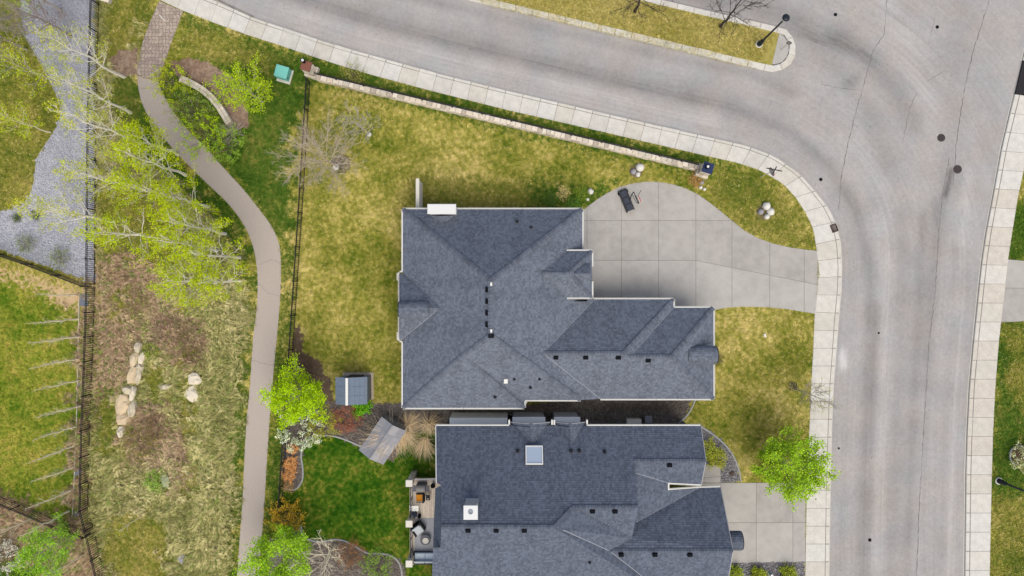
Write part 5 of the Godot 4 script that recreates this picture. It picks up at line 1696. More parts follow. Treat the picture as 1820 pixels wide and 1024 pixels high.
	mb = MB.new(); mb.box(Transform3D(Basis(), Vector3(0, 0.45, 0)), Vector3(0.66, 0.75, 0.66), 0.03); part("case", mb, mat(base(120, 120, 128), 0.7), t)
	mb = MB.new()
	for k in 4:
		mb.lathe(Vector3(0, 0.83, 0), [Vector2(0.08 + k * 0.065, 0), Vector2(0.08 + k * 0.065, 0.015), Vector2(0.095 + k * 0.065, 0.015), Vector2(0.095 + k * 0.065, 0)], 20)
	part("grille", mb, mats.black, t)
	mb = MB.new(); mb.lathe(Vector3(0, 0.826, 0), [Vector2(0.29, 0), Vector2(0.29, 0.004), Vector2(0, 0.005)], 20); part("fan_opening", mb, mats.black, t)
	t = thing("storage_box", "long off-white storage box against the north wall of the blue-grey house", "box", plan(1124, 748))
	mb = MB.new(); mb.box(Transform3D(Basis(), Vector3(0, 0.38, 0)), Vector3(0.96, 0.6, 0.46), 0.02); part("case", mb, mats.offwhite, t)
	mb = MB.new(); mb.box(Transform3D(Basis(), Vector3(0, 0.71, 0)), Vector3(1.02, 0.06, 0.5), 0.02); part("lid", mb, mats.offwhite, t)
	t = thing("lidded_bin", "small grey lidded bin standing next to the long white box", "bin", plan(1149, 742))
	mb = MB.new(); mb.box(Transform3D(Basis(), Vector3(0, 0.42, 0)), Vector3(0.44, 0.66, 0.44), 0.03); part("case", mb, mat(base(138, 136, 146), 0.7), t)
	mb = MB.new(); mb.box(Transform3D(Basis(), Vector3(0, 0.78, 0)), Vector3(0.5, 0.06, 0.5), 0.02); part("lid", mb, mat(base(150, 148, 158), 0.7), t)
	t = thing("window_well", "small ribbed window well and grey hatch at the foot of the shaded north wall", "window well", plan(1090, 750))
	for k in 4:
		mb = MB.new(); mb.box(Transform3D(Basis(), Vector3(-0.3 + k * 0.1, 0.22, 0)), Vector3(0.07, 0.1, 0.4)); part("slat", mb, mat(base(120, 124, 112), 0.8), t)
	mb = MB.new(); mb.ball(Vector3(0.35, 0.24, 0.0), Vector3(0.26, 0.12, 0.14), 12, 6); part("hatch", mb, mat(base(112, 116, 120), 0.6), t)
	t = thing("flat_stone", "flat dark brown stone in the grey rock bed beside the lower entry walk", "stone", plan(1300, 841))
	mb = MB.new(); var fn := FastNoiseLite.new(); fn.seed = 3; fn.frequency = 1.2
	mb.ball(Vector3(0, 0.12, 0), Vector3(0.2, 0.09, 0.2), 10, 6, 0.4, fn, false); part("rock", mb, mat(base(96, 80, 76), 0.95), t)
	t = thing("garden_marker", "white plastic stake lying in the yellow lawn east of the corner house", "marker", plan(1358, 596))
	mb = MB.new(); mb.box(Transform3D(Basis(Vector3.UP, 0.2), Vector3(0, 0.18, 0)), Vector3(0.14, 0.1, 0.26), 0.02); part("cap", mb, mats.white, t)
	mb = MB.new(); mb.rod(Vector3(0, 0.05, 0), Vector3(0, 0.16, 0), 0.03); part("stem", mb, mats.white, t)
	t = thing("yard_light", "small round pinkish ground light in the dark bed by the black fence", "light", plan(532, 653))
	mb = MB.new(); mb.lathe(Vector3(0, 0.1, 0), [Vector2(0.1, 0), Vector2(0.12, 0.08), Vector2(0.08, 0.14), Vector2(0, 0.15)], 14); part("globe", mb, mat(base(250, 226, 210), 0.6), t)
	mb = MB.new(); mb.lathe(Vector3(0, 0.0, 0), [Vector2(0.05, 0), Vector2(0.05, 0.12)], 10); part("stake", mb, mats.dark, t)

# ---------------------------------------------------------------- fences and walls
func fence(label: String, pts: Array, h: float, step: float, group := "") -> void:
	var t := thing("metal_fence", label, "fence", Vector3.ZERO, 0.0, group)
	var picket := MB.new(); picket.box(Transform3D(Basis(), Vector3(0, h * 0.5, 0)), Vector3(0.026, h, 0.026))
	var pm := picket.mesh()
	var post := MB.new(); post.box(Transform3D(Basis(), Vector3(0, h * 0.52, 0)), Vector3(0.07, h * 1.04, 0.07)); post.lathe(Vector3(0, h * 1.04, 0), [Vector2(0.06, 0), Vector2(0.05, 0.03), Vector2(0, 0.06)], 8)
	var pom := post.mesh()
	for k in range(0, pts.size() - 2, 2):
		var a := plan(pts[k], pts[k + 1]); var b := plan(pts[k + 2], pts[k + 3])
		a.y = LAND - 0.02; b.y = LAND - 0.02
		var l := a.distance_to(b)
		var bays := maxi(1, int(round(l / 2.0)))
		var yaw := atan2(b.x - a.x, b.z - a.z)
		for q in bays:
			var p := a.lerp(b, float(q) / bays); var p2 := a.lerp(b, float(q + 1) / bays)
			var o := part("post", pom, mats.metal_black, t); o.position = p; o.rotation.y = yaw
			for y in [0.14, h - 0.16, h - 0.02]:
				var rb := MB.new(); rb.beam(p + Vector3.UP * y, p2 + Vector3.UP * y, 0.035, 0.035); part("rail", rb, mats.metal_black, t)
			var n := int(p.distance_to(p2) / step)
			for s in range(1, n):
				o = part("picket", pm, mats.metal_black, t); o.position = p.lerp(p2, float(s) / n); o.rotation.y = yaw
		if k + 4 >= pts.size():
			var o := part("post", pom, mats.metal_black, t); o.position = b; o.rotation.y = yaw

func pillar(t: Node3D, w: float, h: float, cap: Material, lamp_at: Vector3) -> void:
	# rubble stone pillar on a wider foot
	var rows := int(h / 0.28)
	for r in rows:
		var ww := w * (1.35 if r < 2 else 1.0)
		for s in 4:
			var sx := -1.0 if s & 1 else 1.0; var sz := -1.0 if s & 2 else 1.0
			var split := rr(-0.06, 0.06)
			var mb := MB.new()
			mb.box(Transform3D(Basis(Vector3.UP, rr(-0.04, 0.04)), Vector3(sx * ww * 0.25 + split * 0.3, 0.14 + r * 0.28, sz * ww * 0.25)), Vector3(ww * 0.49, 0.27, ww * 0.49), 0.03)
			part("stone", mb, [mats.stone0, mats.stone1, mats.stone2, mats.stone3][rng.randi() % 4], t)
	var mb := MB.new(); mb.box(Transform3D(Basis(), Vector3(0, rows * 0.28 + 0.07, 0)), Vector3(w * 1.08, 0.13, w * 1.08), 0.03); part("cap", mb, cap, t)
	var top := rows * 0.28 + 0.13
	var o := group_part("lamp", t)
	o.position = lamp_at + Vector3.UP * top
	mb = MB.new(); mb.lathe(Vector3.ZERO, [Vector2(0.12, 0), Vector2(0.1, 0.06), Vector2(0.06, 0.1), Vector2(0.13, 0.16), Vector2(0.16, 0.34), Vector2(0.1, 0.36)], 12); part("housing", mb, mats.black, o)
	mb = MB.new(); mb.lathe(Vector3(0, 0.35, 0), [Vector2(0.1, 0), Vector2(0.08, 0.05), Vector2(0, 0.06)], 12); part("glass", mb, mats.glass_lamp, o)

func build_fences() -> void:
	rng.seed = 81
	fence("black metal picket fence between the gravel garden and the aspen grove", [180, -40, 177, 60, 174, 200, 172, 330, 171, 505], 1.15, 0.145, "black metal fences")
	fence("black metal picket fence running beside the mulch strip of the bright green lawn", [171, 512, 167, 640, 162, 760, 159, 900, 168, 934, 180, 985, 193, 1040], 1.15, 0.145, "black metal fences")
	fence("black metal fence slanting between the gravel garden and the bright green lawn", [-40, 436, 60, 470, 163, 509], 1.15, 0.145, "black metal fences")
	fence("black metal fence slanting along the bottom of the bright green lawn", [-40, 864, 40, 896, 100, 922, 165, 946], 1.15, 0.145, "black metal fences")
	fence("long black metal fence between the winding path and the corner lot", [552, 148, 546, 250, 538, 380, 530, 500, 522, 620, 514, 700], 1.05, 0.15, "black metal fences")
	fence("low black metal fence behind the back garden bed beside the path", [514, 706, 510, 780, 505, 860, 502, 905], 1.0, 0.15, "black metal fences")
	# garden wall of stone along the verge, with its railing
	var a := plan(566, 141); var b := plan(1236, 300)
	var d := (b - a).normalized(); var sd := Vector3(-d.z, 0, d.x)
	var l := a.distance_to(b)
	var t := thing("stone_wall", "long low tan stone wall with black railing beside the avenue pavement", "wall")
	var core := MB.new(); core.beam(a + Vector3.UP * 0.34, b + Vector3.UP * 0.34, 0.3, 0.64)
	part("core", core, mats.stone3, t)
	var s := 0.0
	while s < l - 0.1:
		var w := minf(rr(0.28, 0.5), l - s)
		var mb := MB.new()
		var p := a + d * (s + w * 0.5)
		mb.box(Transform3D(Basis(d.cross(Vector3.UP) * -1.0, Vector3.UP, d), p + Vector3.UP * (0.7 + rr(0, 0.015)) + sd * rr(-0.02, 0.02)), Vector3(rr(0.31, 0.36), 0.1, w - 0.02), 0.02)
		part("cap_stone", mb, [mats.stone0, mats.stone1, mats.stone2, mats.stone2, mats.stone3][rng.randi() % 5], t)
		s += w
	# face stones on the house side
	for row in 2:
		s = rr(0.0, 0.2)
		while s < l - 0.3:
			var w := rr(0.3, 0.6)
			if s + w > l: break
			var mb := MB.new()
			var p := a + d * (s + w * 0.5) + sd * 0.165
			mb.box(Transform3D(Basis(d.cross(Vector3.UP) * -1.0, Vector3.UP, d), p + Vector3.UP * (0.24 + row * 0.27)), Vector3(0.08 + rr(0, 0.03), 0.25, w - 0.025), 0.02)
			part("stone", mb, [mats.stone0, mats.stone1, mats.stone2, mats.stone3][rng.randi() % 4], t)
			s += w
	var posts := [602, 650, 700, 752, 805, 857, 909, 961, 1013, 1066, 1118, 1168, 1206]
	var prev := a - sd * 0.1
	for k in posts.size() + 1:
		var q: Vector3 = b if k == posts.size() else a + d * (l * (posts[k] - 566.0) / 670.0)
		q -= sd * 0.1
		if k < posts.size():
			var pb := MB.new(); pb.box(Transform3D(Basis(Vector3.UP, atan2(d.x, d.z)), q + Vector3.UP * 1.0), Vector3(0.1, 0.55, 0.1)); part("rail_post", pb, mats.metal_black, t)
		for y in [0.92, 1.22]:
			var rb := MB.new(); rb.beam(prev + Vector3.UP * y, q + Vector3.UP * y, 0.05, 0.04); part("rail", rb, mats.metal_black, t)
		prev = q
	t = thing("stone_pillar", "stone pillar with reddish brown cap at the west end of the stone wall", "pillar", plan(557, 131), -0.3)
	pillar(t, 0.62, 1.75, mats.cap_brown, Vector3(-0.18, 0, -0.2))
	t = thing("stone_pillar", "stone pillar with navy blue cap at the driveway end of the stone wall", "pillar", plan(1246, 306), -0.3)
	pillar(t, 0.66, 1.75, mats.cap_navy, Vector3(-0.12, 0, 0.02))
	# planting wall beside the path
	t = thing("curved_wall", "short curved stone retaining wall among the shrubs beside the path", "wall")
	var arc := [[326, 143], [346, 152], [366, 164], [384, 180], [399, 200], [412, 222]]
	var sm := smooth_pairs(arc, 4)
	for k in sm.size() - 1:
		var p := plan(sm[k][0], sm[k][1]); var q := plan(sm[k + 1][0], sm[k + 1][1])
		var z := (q - p).normalized()
		for c in 2:
			var mb := MB.new(); mb.box(Transform3D(Basis(Vector3.UP.cross(z), Vector3.UP, z), (p + q) * 0.5 + Vector3.UP.cross(z) * (c * 0.24 - 0.12) + Vector3.UP * (0.3 + rr(0, 0.02))), Vector3(0.23, 0.5, p.distance_to(q) * 0.97), 0.02)
			part("block", mb, [mats.stone1, mats.boulder1, mats.boulder2][rng.randi() % 3], t)
	# concrete garden edging
	for e in [["pale curved concrete edging around the top of the back lawn", [507, 868, 520, 870, 530, 866, 538, 852, 539, 832, 536, 810, 540, 792, 552, 780, 570, 774, 590, 774, 612, 780, 636, 790, 656, 800]],
		["pale wavy concrete edging along the bottom of the back lawn", [536, 934, 538, 948, 550, 958, 570, 962, 592, 958, 612, 960, 632, 970, 654, 982, 680, 983, 698, 988, 710, 1000, 715, 1020, 714, 1040]],
		["pale concrete edging bounding the rock bed near the lower driveway", [1246, 758, 1264, 770, 1284, 786, 1300, 806, 1311, 830, 1316, 855]],
		["pale concrete edging curving round the east end of the gravel passage", [1236, 706, 1230, 722, 1220, 738, 1206, 752]]]:
		var o := thing("garden_edging", e[0], "edging", Vector3.ZERO, 0.0, "concrete garden edgings")
		var pr := []
		for k in range(0, e[1].size(), 2): pr.append([e[1][k], e[1][k + 1]])
		var em := smooth_pairs(pr, 5)
		for k in range(0, em.size() - 1, 5):
			var pp := PackedVector3Array(); var rad := PackedFloat32Array()
			for q in range(k, mini(k + 6, em.size())):
				pp.push_back(plan(em[q][0], em[q][1]) + Vector3.UP * (LAND + 0.01)); rad.push_back(0.065)
			var mb := MB.new(); mb.tube(pp, rad, 8)
			part("edging_run", mb, mats.edging, o)

# ---------------------------------------------------------------- trees and shrubs
func leaf_color(c: Color, spread := 0.42) -> Color:
	var q := rr(1.0 - spread, 1.0 + spread)
	var y := rr(-0.12, 0.12)
	return Color(clampf(c.r * q * (1.0 + y), 0, 1), clampf(c.g * q, 0, 1), clampf(c.b * q * (1.0 - y), 0, 1))

func sprig(lb: MB, p: Vector3, d: Vector3, n: int, reach: float, size: float, c: Color) -> void:
	for k in n:
		var q := p + Vector3(rr(-1, 1), rr(-1, 1), rr(-1, 1)) * reach + d * rr(0, reach)
		var ld := (d * 0.5 + Vector3(rr(-1, 1), rr(-0.6, 0.5), rr(-1, 1))).normalized()
		var up := (Vector3.UP + Vector3(rr(-1, 1), 0, rr(-1, 1)) * 0.7).normalized()
		var side := ld.cross(up)
		if side.length() < 0.1: continue
		lb.col = leaf_color(c)
		var l := size * rr(0.7, 1.35)
		lb.leaf(q, ld, side.normalized(), l, l * 0.42)

# o: h, r (crown radius), trunk (radius), start, limbs, up (limb rise), shape, twigs, leaves, leaf, col, bark, bend
func tree(root: Node3D, o: Dictionary) -> void:
	var tb := MB.new(); var lb := MB.new()
	var h: float = o.h
	var tp := PackedVector3Array(); var tr := PackedFloat32Array()
	var seg := 7
	var lean: Vector3 = Vector3(rr(-1, 1), 0, rr(-1, 1)) * 0.03 * h * o.get("bend", 1.0)
	for k in seg + 1:
		var f := float(k) / seg
		tp.push_back(Vector3(rr(-1, 1) * 0.012 * h, f * h * 0.98, rr(-1, 1) * 0.012 * h) * (1.0 if k else 0.0) + lean * f * f)
		tr.push_back(o.trunk * (1.0 - f * 0.78) * (1.25 if k == 0 else 1.0))
	tb.tube(tp, tr, 7)
	var limbs: int = o.limbs
	var leafy: bool = o.leaves > 0
	for i in limbs:
		var f: float = o.start + (1.0 - o.start) * (i + rr(0.1, 0.9)) / limbs
		var fs := f * seg
		var k := mini(int(fs), seg - 1)
		var p := tp[k].lerp(tp[k + 1], fs - k)
		var az := i * 2.399 + rr(-0.5, 0.5)
		var g: float = (f - o.start) / (1.0 - o.start)
		var sh := 1.0
		match o.shape:
			"spire": sh = 1.0 - 0.72 * g
			"round": sh = 0.45 + 0.75 * sin(PI * (0.12 + 0.8 * g))
			"vase": sh = 0.75 + 0.3 * g
		var l: float = o.r * sh * rr(0.75, 1.2)
		var el: float = lerpf(o.up, minf(1.35, o.up + 0.45), g) + rr(-0.15, 0.15)
		var d := Vector3(cos(az) * cos(el), sin(el), sin(az) * cos(el))
		var lp := PackedVector3Array(); var lr := PackedFloat32Array()
		var r0 := maxf(0.011, o.trunk * (1.0 - f * 0.8) * 0.36)
		var bend := Vector3(rr(-1, 1), rr(0.2, 1.0), rr(-1, 1)) * 0.22
		for s in 5:
			var t := s / 4.0
			lp.push_back(p + d * l * t + bend * l * t * t * 0.5 + (Vector3(rr(-1, 1), rr(-1, 1), rr(-1, 1)) * 0.03 * l if s else Vector3.ZERO))
			lr.push_back(maxf(0.008, r0 * (1.0 - 0.8 * t)))
		tb.tube(lp, lr, 5)
		var tw: int = maxi(2, int(o.twigs * (0.5 + 0.5 * sh)))
		for j in tw:
			var u := lerpf(0.22, 1.0, (j + rr(0, 0.9)) / tw)
			var us := u * 4.0
			var m := mini(int(us), 3)
			var q := lp[m].lerp(lp[m + 1], us - m)
			var td := (d * 0.9 + Vector3(rr(-1, 1), rr(-0.15, 0.9), rr(-1, 1)) * 0.95).normalized()
			var tl: float = l * rr(0.2, 0.42) * (1.15 - 0.5 * u) + 0.1
			var q2 := q + td * tl * 0.55 + Vector3(rr(-1, 1), rr(0, 1), rr(-1, 1)) * tl * 0.08
			var q3 := q2 + (td + Vector3(rr(-1, 1), rr(-0.1, 0.7), rr(-1, 1)) * 0.5).normalized() * tl * 0.5
			var tw0: float = o.get("twig", 0.012)
			tb.tube(PackedVector3Array([q, q2, q3]), PackedFloat32Array([tw0, tw0 * 0.75, tw0 * 0.45]), 3, false)
			if o.get("fine", 0) > 0:
				for x in int(o.fine):
					var bq := q.lerp(q2, rr(0.2, 1.0)) if x % 2 else q2.lerp(q3, rr(0.1, 0.9))
					var bd := (td + Vector3(rr(-1, 1), rr(-0.3, 0.8), rr(-1, 1)) * 1.1).normalized() * tl * rr(0.3, 0.6)
					tb.tube(PackedVector3Array([bq, bq + bd]), PackedFloat32Array([tw0 * 0.7, tw0 * 0.35]), 3, false)
			if leafy and (u > 0.5 or o.shape != "spire"):
				sprig(lb, q2, td, int(ceil(o.leaves * 0.5)), 0.14 + 0.06 * tl, o.leaf, o.col)
				sprig(lb, q3, td, int(ceil(o.leaves * 0.6)), 0.17 + 0.08 * tl, o.leaf, o.col)
	part("trunk", tb, o.bark, root)
	if leafy: part("crown", lb, mats.leaf, root)

# o: h, r, stems, leaves, leaf, col, bark, and blossom (colour) or none
func shrub(root: Node3D, o: Dictionary) -> void:
	var tb := MB.new(); var lb := MB.new(); var fb := MB.new()
	for i in int(o.stems):
		var az := i * 2.399 + rr(-0.3, 0.3)
		var out: float = sqrt((i + 0.5) / o.stems)
		var el: float = lerpf(1.45, 0.25, out) + rr(-0.12, 0.12)
		var d := Vector3(cos(az) * cos(el), sin(el), sin(az) * cos(el))
		var l: float = lerpf(o.h, o.r, out) * rr(0.8, 1.12)
		var base_p: Vector3 = Vector3(cos(az), 0, sin(az)) * o.r * 0.12 * out
		var p1: Vector3 = base_p + d * l * 0.5 + Vector3(rr(-1, 1), rr(0, 1), rr(-1, 1)) * 0.05 * l
		var p2: Vector3 = base_p + d * l + Vector3(0, rr(-0.1, 0.15) * l, 0)
		var w: float = o.get("stem", 0.01)
		tb.tube(PackedVector3Array([base_p, p1, p2]), PackedFloat32Array([w * 1.3, w, w * 0.5]), 4, false)
		for j in int(o.get("twigs", 3)):
			var q := p1.lerp(p2, rr(-0.3, 1.0))
			var td := (d + Vector3(rr(-1, 1), rr(-0.2, 0.8), rr(-1, 1)) * 0.9).normalized()
			var e := q + td * l * rr(0.15, 0.35)
			tb.tube(PackedVector3Array([q, e]), PackedFloat32Array([w * 0.6, w * 0.3]), 3, false)
			if o.leaves > 0: sprig(lb, e, td, int(o.leaves), o.get("reach", 0.13), o.leaf, o.col)
			if o.has("blossom"): sprig(fb, e + Vector3.UP * 0.04, td, int(o.get("flowers", 4)), 0.12, o.leaf * 1.1, o.blossom)
	part("trunk", tb, o.bark, root)
	if o.leaves > 0: part("crown", lb, mats.leaf, root)
	if o.has("blossom"): part("blossom", fb, mats.leaf, root)

func plume_grass(root: Node3D, r: float, h: float, blades: int, c: Color, lay: Vector3) -> void:
	var lb := MB.new()
	for k in blades:
		var a := rr(0, TAU)
		var o := Vector3(cos(a), 0, sin(a)) * rr(0, 0.3)
		var d := (Vector3(cos(a), 0, sin(a)) * rr(0.2, 0.9) + lay * rr(0.4, 1.6)).normalized()
		var l := r * rr(0.6, 1.15); var hh := h * rr(0.6, 1.1)
		var s := Vector3(-d.z, 0, d.x) * rr(0.005, 0.011)
		lb.col = leaf_color(c, 0.4)
		var q := [o, o + d * l * 0.25 + Vector3.UP * hh * 0.75, o + d * l * 0.6 + Vector3.UP * hh, o + d * l + Vector3.UP * hh * 0.7]
		for j in 3:
			var sa := s * (1.0 - j * 0.28); var sb := s * (0.72 - j * 0.28)
			var n := (Vector3.UP + d * 0.2).normalized()
			lb.tri_n(q[j] - sa, q[j] + sa, q[j + 1] + sb, n, n, n)
			lb.tri_n(q[j] - sa, q[j + 1] + sb, q[j + 1] - sb, n, n, n)
	part("blades", lb, mats.dry, root)

func at_ground(x: float, y: float) -> Vector3:
	var p := plan(x, y); p.y = LAND - 0.02
	return p

func build_plants() -> void:
	var spring := Color(0.36, 0.44, 0.015); var lime := Color(0.33, 0.48, 0.015); var olive := Color(0.34, 0.36, 0.05); var fresh := Color(0.27, 0.44, 0.025)
	# aspens
	rng.seed = 901
	var aspens := [[222, 138, 8.6, 2.0, 3, "pale aspen leaning over the gravel garden nearest the paver walk"], [234, 201, 8.0, 1.8, 3, "pale thin aspen second from the paver walk beside the metal fence"], [252, 256, 8.8, 2.2, 4, "pale forked aspen with sparse leaves third along the grove"],
		[332, 312, 8.2, 2.4, 8, "leafy yellow-green aspen closest to the bend of the path"], [250, 336, 8.4, 1.9, 4, "slender aspen with few leaves reaching over the pale gravel"], [372, 368, 6.4, 2.1, 8, "low leafy aspen in the middle of the grove near the path"],
		[402, 416, 8.4, 2.4, 8, "tall leafy aspen whose white trunk crosses the middle of the grove"], [204, 394, 9.6, 2.0, 4, "tallest pale aspen, its top over the edge of the olive lawn"], [388, 446, 8.0, 2.3, 7, "leafy aspen with thick white trunk above the mulch patch"],
		[428, 458, 6.8, 2.3, 7, "spreading aspen standing closest to the straight part of the path"], [386, 502, 6.8, 2.4, 9, "bright lime aspen at the south end of the grove"], [290, 424, 8.2, 2.1, 7, "yellow-green aspen beside the metal fence in mid grove"], [318, 276, 6.8, 1.9, 8, "short leafy aspen behind the bend of the path"], [430, 500, 5.6, 1.8, 7, "small lime aspen beside the path just past the grove's end"],
		[312, 352, 7.2, 2.2, 9, "dense yellow-green aspen hidden among the inner grove"]]
	for a in aspens:
		var t := thing("aspen_tree", a[5], "tree", at_ground(a[0], a[1]), rr(0, TAU), "aspens of the grove beside the path")
		tree(t, {h = a[2], r = a[3], trunk = 0.1, start = 0.26, limbs = 24, up = 0.55, shape = "spire", twigs = 8, leaves = int(a[4] * 4.0), leaf = 0.072, col = spring if a[4] > 4 else Color(0.38, 0.42, 0.03), bark = mats.bark_white, twig = 0.011, fine = 3 if a[4] < 5 else 0})
	# columnar poplars, still bare
	var poplars := [[139, 525, 4.2, "first bare columnar poplar beside the sandy soil at the top of the bright lawn"], [140, 567, 5.0, "second bare columnar poplar from the sandy soil"], [143, 598, 5.0, "third bare columnar poplar from the sandy soil"], [141, 637, 4.9, "fourth bare columnar poplar from the sandy soil"], [141, 676, 4.6, "fifth bare columnar poplar along the bright lawn"],
		[145, 721, 4.8, "sixth bare columnar poplar along the bright lawn"], [138, 757, 4.6, "seventh bare columnar poplar along the bright lawn"], [135, 791, 4.8, "fourth bare columnar poplar up from the lawn's lower fence"], [134, 829, 4.4, "third bare columnar poplar up from the lawn's lower fence"], [130, 870, 4.8, "second bare columnar poplar up from the lawn's lower fence"], [124, 908, 4.8, "bare columnar poplar closest to the lawn's lower fence"]]
	var protos := []
	for k in 3:
		rng.seed = 930 + k
		var n := Node3D.new()
		tree(n, {h = 5.0, r = 0.85, trunk = 0.065, start = 0.14, limbs = 18, up = 1.2, shape = "spire", twigs = 4, leaves = 0, leaf = 0.0, col = spring, bark = mats.bark_tan, twig = 0.008, fine = 1})
		protos.append(n)
	for k in poplars.size():
		var a: Array = poplars[k]
		var t := thing("poplar_tree", a[3], "tree", at_ground(a[0], a[1]), rr(0, TAU), "bare columnar poplars along the bright lawn")
		for c in protos[k % 3].get_children():
			t.add_child(c.duplicate(), true)
		t.scale = Vector3.ONE * (a[2] / 5.0)
	for n in protos: n.free()
	# other trees
	rng.seed = 951
	var T := [
		["bare_tree", "bare purplish twiggy tree in the gravel garden at the upper left corner", 128, 66, {h = 5.6, r = 2.6, trunk = 0.1, start = 0.15, limbs = 28, up = 0.5, shape = "vase", twigs = 11, leaves = 0, leaf = 0.1, col = spring, bark = mats.bark_violet, twig = 0.012, fine = 6}],
		["young_tree", "sparse yellow-green tree at the top edge above the gravel garden", 110, 20, {h = 6.0, r = 1.8, trunk = 0.08, start = 0.2, limbs = 16, up = 0.5, shape = "round", twigs = 7, leaves = 15, leaf = 0.075, col = lime, bark = mats.bark_grey, twig = 0.012}],
		["young_tree", "sparse lime tree leaning over the edge of the olive lawn and gravel", 108, 150, {h = 4.6, r = 1.7, trunk = 0.06, start = 0.2, limbs = 14, up = 0.5, shape = "round", twigs = 7, leaves = 12, leaf = 0.075, col = spring, bark = mats.bark_grey, twig = 0.012, fine = 1}],
		["bare_tree", "brown twiggy tree at the left edge above the olive lawn", 50, 90, {h = 5.0, r = 2.4, trunk = 0.08, start = 0.2, limbs = 16, up = 0.5, shape = "round", twigs = 8, leaves = 1, leaf = 0.08, col = olive, bark = mats.bark_violet, twig = 0.011, fine = 5}],
		["young_tree", "small yellow-green sapling at the edge of the olive lawn", 92, 236, {h = 4.2, r = 1.0, trunk = 0.045, start = 0.3, limbs = 12, up = 0.6, shape = "round", twigs = 6, leaves = 15, leaf = 0.069, col = spring, bark = mats.bark_tan, twig = 0.01}],
		["young_tree", "bright lime tree beside the mint green cabinet", 468, 182, {h = 3.4, r = 1.5, trunk = 0.06, start = 0.2, limbs = 18, up = 0.4, shape = "round", twigs = 9, leaves = 26, leaf = 0.075, col = Color(0.32, 0.44, 0.02), bark = mats.bark_grey, twig = 0.011}],
		["bare_tree", "bare pinkish tree with drooping twigs in the corner lot beside the long fence", 600, 298, {h = 5.6, r = 2.4, trunk = 0.055, start = 0.18, limbs = 30, up = 0.35, shape = "round", twigs = 13, leaves = 0, leaf = 0.1, col = olive, bark = mats.bark_pink, twig = 0.009, fine = 6}],
		["bare_tree", "grey bushy bare tree just inside the stone wall of the corner lot", 656, 240, {h = 4.4, r = 1.7, trunk = 0.07, start = 0.12, limbs = 20, up = 0.6, shape = "vase", twigs = 9, leaves = 1, leaf = 0.09, col = olive, bark = mats.bark_grey, twig = 0.011, fine = 4}],
		["bare_tree", "dark bare street tree farther west on the grass island", 1128, 22, {h = 4.6, r = 2.1, trunk = 0.1, start = 0.2, limbs = 14, up = 0.3, shape = "round", twigs = 6, leaves = 0, leaf = 0.1, col = olive, bark = mats.bark_dark, twig = 0.017, fine = 3}],
		["bare_tree", "dark bare street tree nearest the lamp post on the grass island", 1280, 49, {h = 5.2, r = 2.3, trunk = 0.1, start = 0.2, limbs = 15, up = 0.35, shape = "round", twigs = 6, leaves = 0, leaf = 0.1, col = olive, bark = mats.bark_dark, twig = 0.017, fine = 3}],
		["young_tree", "bright green tree beside the path next to the blue-grey shed", 552, 694, {h = 3.9, r = 1.55, trunk = 0.08, start = 0.16, limbs = 24, up = 0.35, shape = "round", twigs = 15, leaves = 32, leaf = 0.081, col = Color(0.34, 0.52, 0.012), bark = mats.bark_grey, twig = 0.012}],
		["young_tree", "bright green tree overhanging the path at the bottom edge", 522, 962, {h = 3.7, r = 1.95, trunk = 0.09, start = 0.16, limbs = 24, up = 0.35, shape = "round", twigs = 15, leaves = 32, leaf = 0.087, col = Color(0.26, 0.45, 0.025), bark = mats.bark_grey, twig = 0.012}],
		["bare_tree", "bare pale branching tree at the bottom of the back garden", 596, 968, {h = 3.6, r = 2.1, trunk = 0.09, start = 0.2, limbs = 16, up = 0.4, shape = "vase", twigs = 6, leaves = 0, leaf = 0.1, col = olive, bark = mats.bark_tan, twig = 0.014, fine = 3}],
		["street_tree", "bright green tree at the lawn corner by the lower driveway and pavement", 1372, 808, {h = 4.2, r = 1.95, trunk = 0.09, start = 0.2, limbs = 24, up = 0.35, shape = "round", twigs = 15, leaves = 32, leaf = 0.100, col = fresh, bark = mats.bark_grey, twig = 0.012}],
		["street_tree", "small nearly bare tree on the lawn edge beside the pavement, in a dark mulch ring", 1412, 690, {h = 3.8, r = 1.4, trunk = 0.05, start = 0.3, limbs = 18, up = 0.6, shape = "vase", twigs = 8, leaves = 3, leaf = 0.05, col = olive, bark = mats.bark_violet, twig = 0.011, fine = 3}],
		["young_tree", "bright green tree in the mulch at the lower left corner", 128, 952, {h = 3.2, r = 1.6, trunk = 0.06, start = 0.15, limbs = 20, up = 0.35, shape = "round", twigs = 10, leaves = 29, leaf = 0.081, col = Color(0.22, 0.42, 0.03), bark = mats.bark_grey, twig = 0.011}],
		["bare_tree", "bare whitish poplar leaning over the fence corner at the lower left", 150, 985, {h = 5.0, r = 0.8, trunk = 0.05, start = 0.2, limbs = 12, up = 1.1, shape = "spire", twigs = 4, leaves = 0, leaf = 0.1, col = olive, bark = mats.bark_tan, twig = 0.009, fine = 1}],
		["bare_tree", "bare tan poplar at the left edge of the mulch bed", 62, 918, {h = 5.0, r = 1.0, trunk = 0.05, start = 0.2, limbs = 14, up = 1.1, shape = "spire", twigs = 4, leaves = 0, leaf = 0.1, col = olive, bark = mats.bark_tan, twig = 0.009, fine = 1}],
		["young_tree", "leaning sapling with thin pale stem in the tall dry grass", 254, 916, {h = 3.0, r = 0.5, trunk = 0.035, start = 0.5, limbs = 8, up = 0.9, shape = "spire", twigs = 3, leaves = 5, leaf = 0.062, col = Color(0.34, 0.34, 0.04), bark = mats.bark_tan, twig = 0.009}],
	]
	for a in T:
		var t := thing(a[0], a[1], "tree", at_ground(a[2], a[3]), rr(0, TAU))
		if a[3] < 60 and a[2] > 900: t.position.y += 0.02
		tree(t, a[4])
	# shrubs
	rng.seed = 977
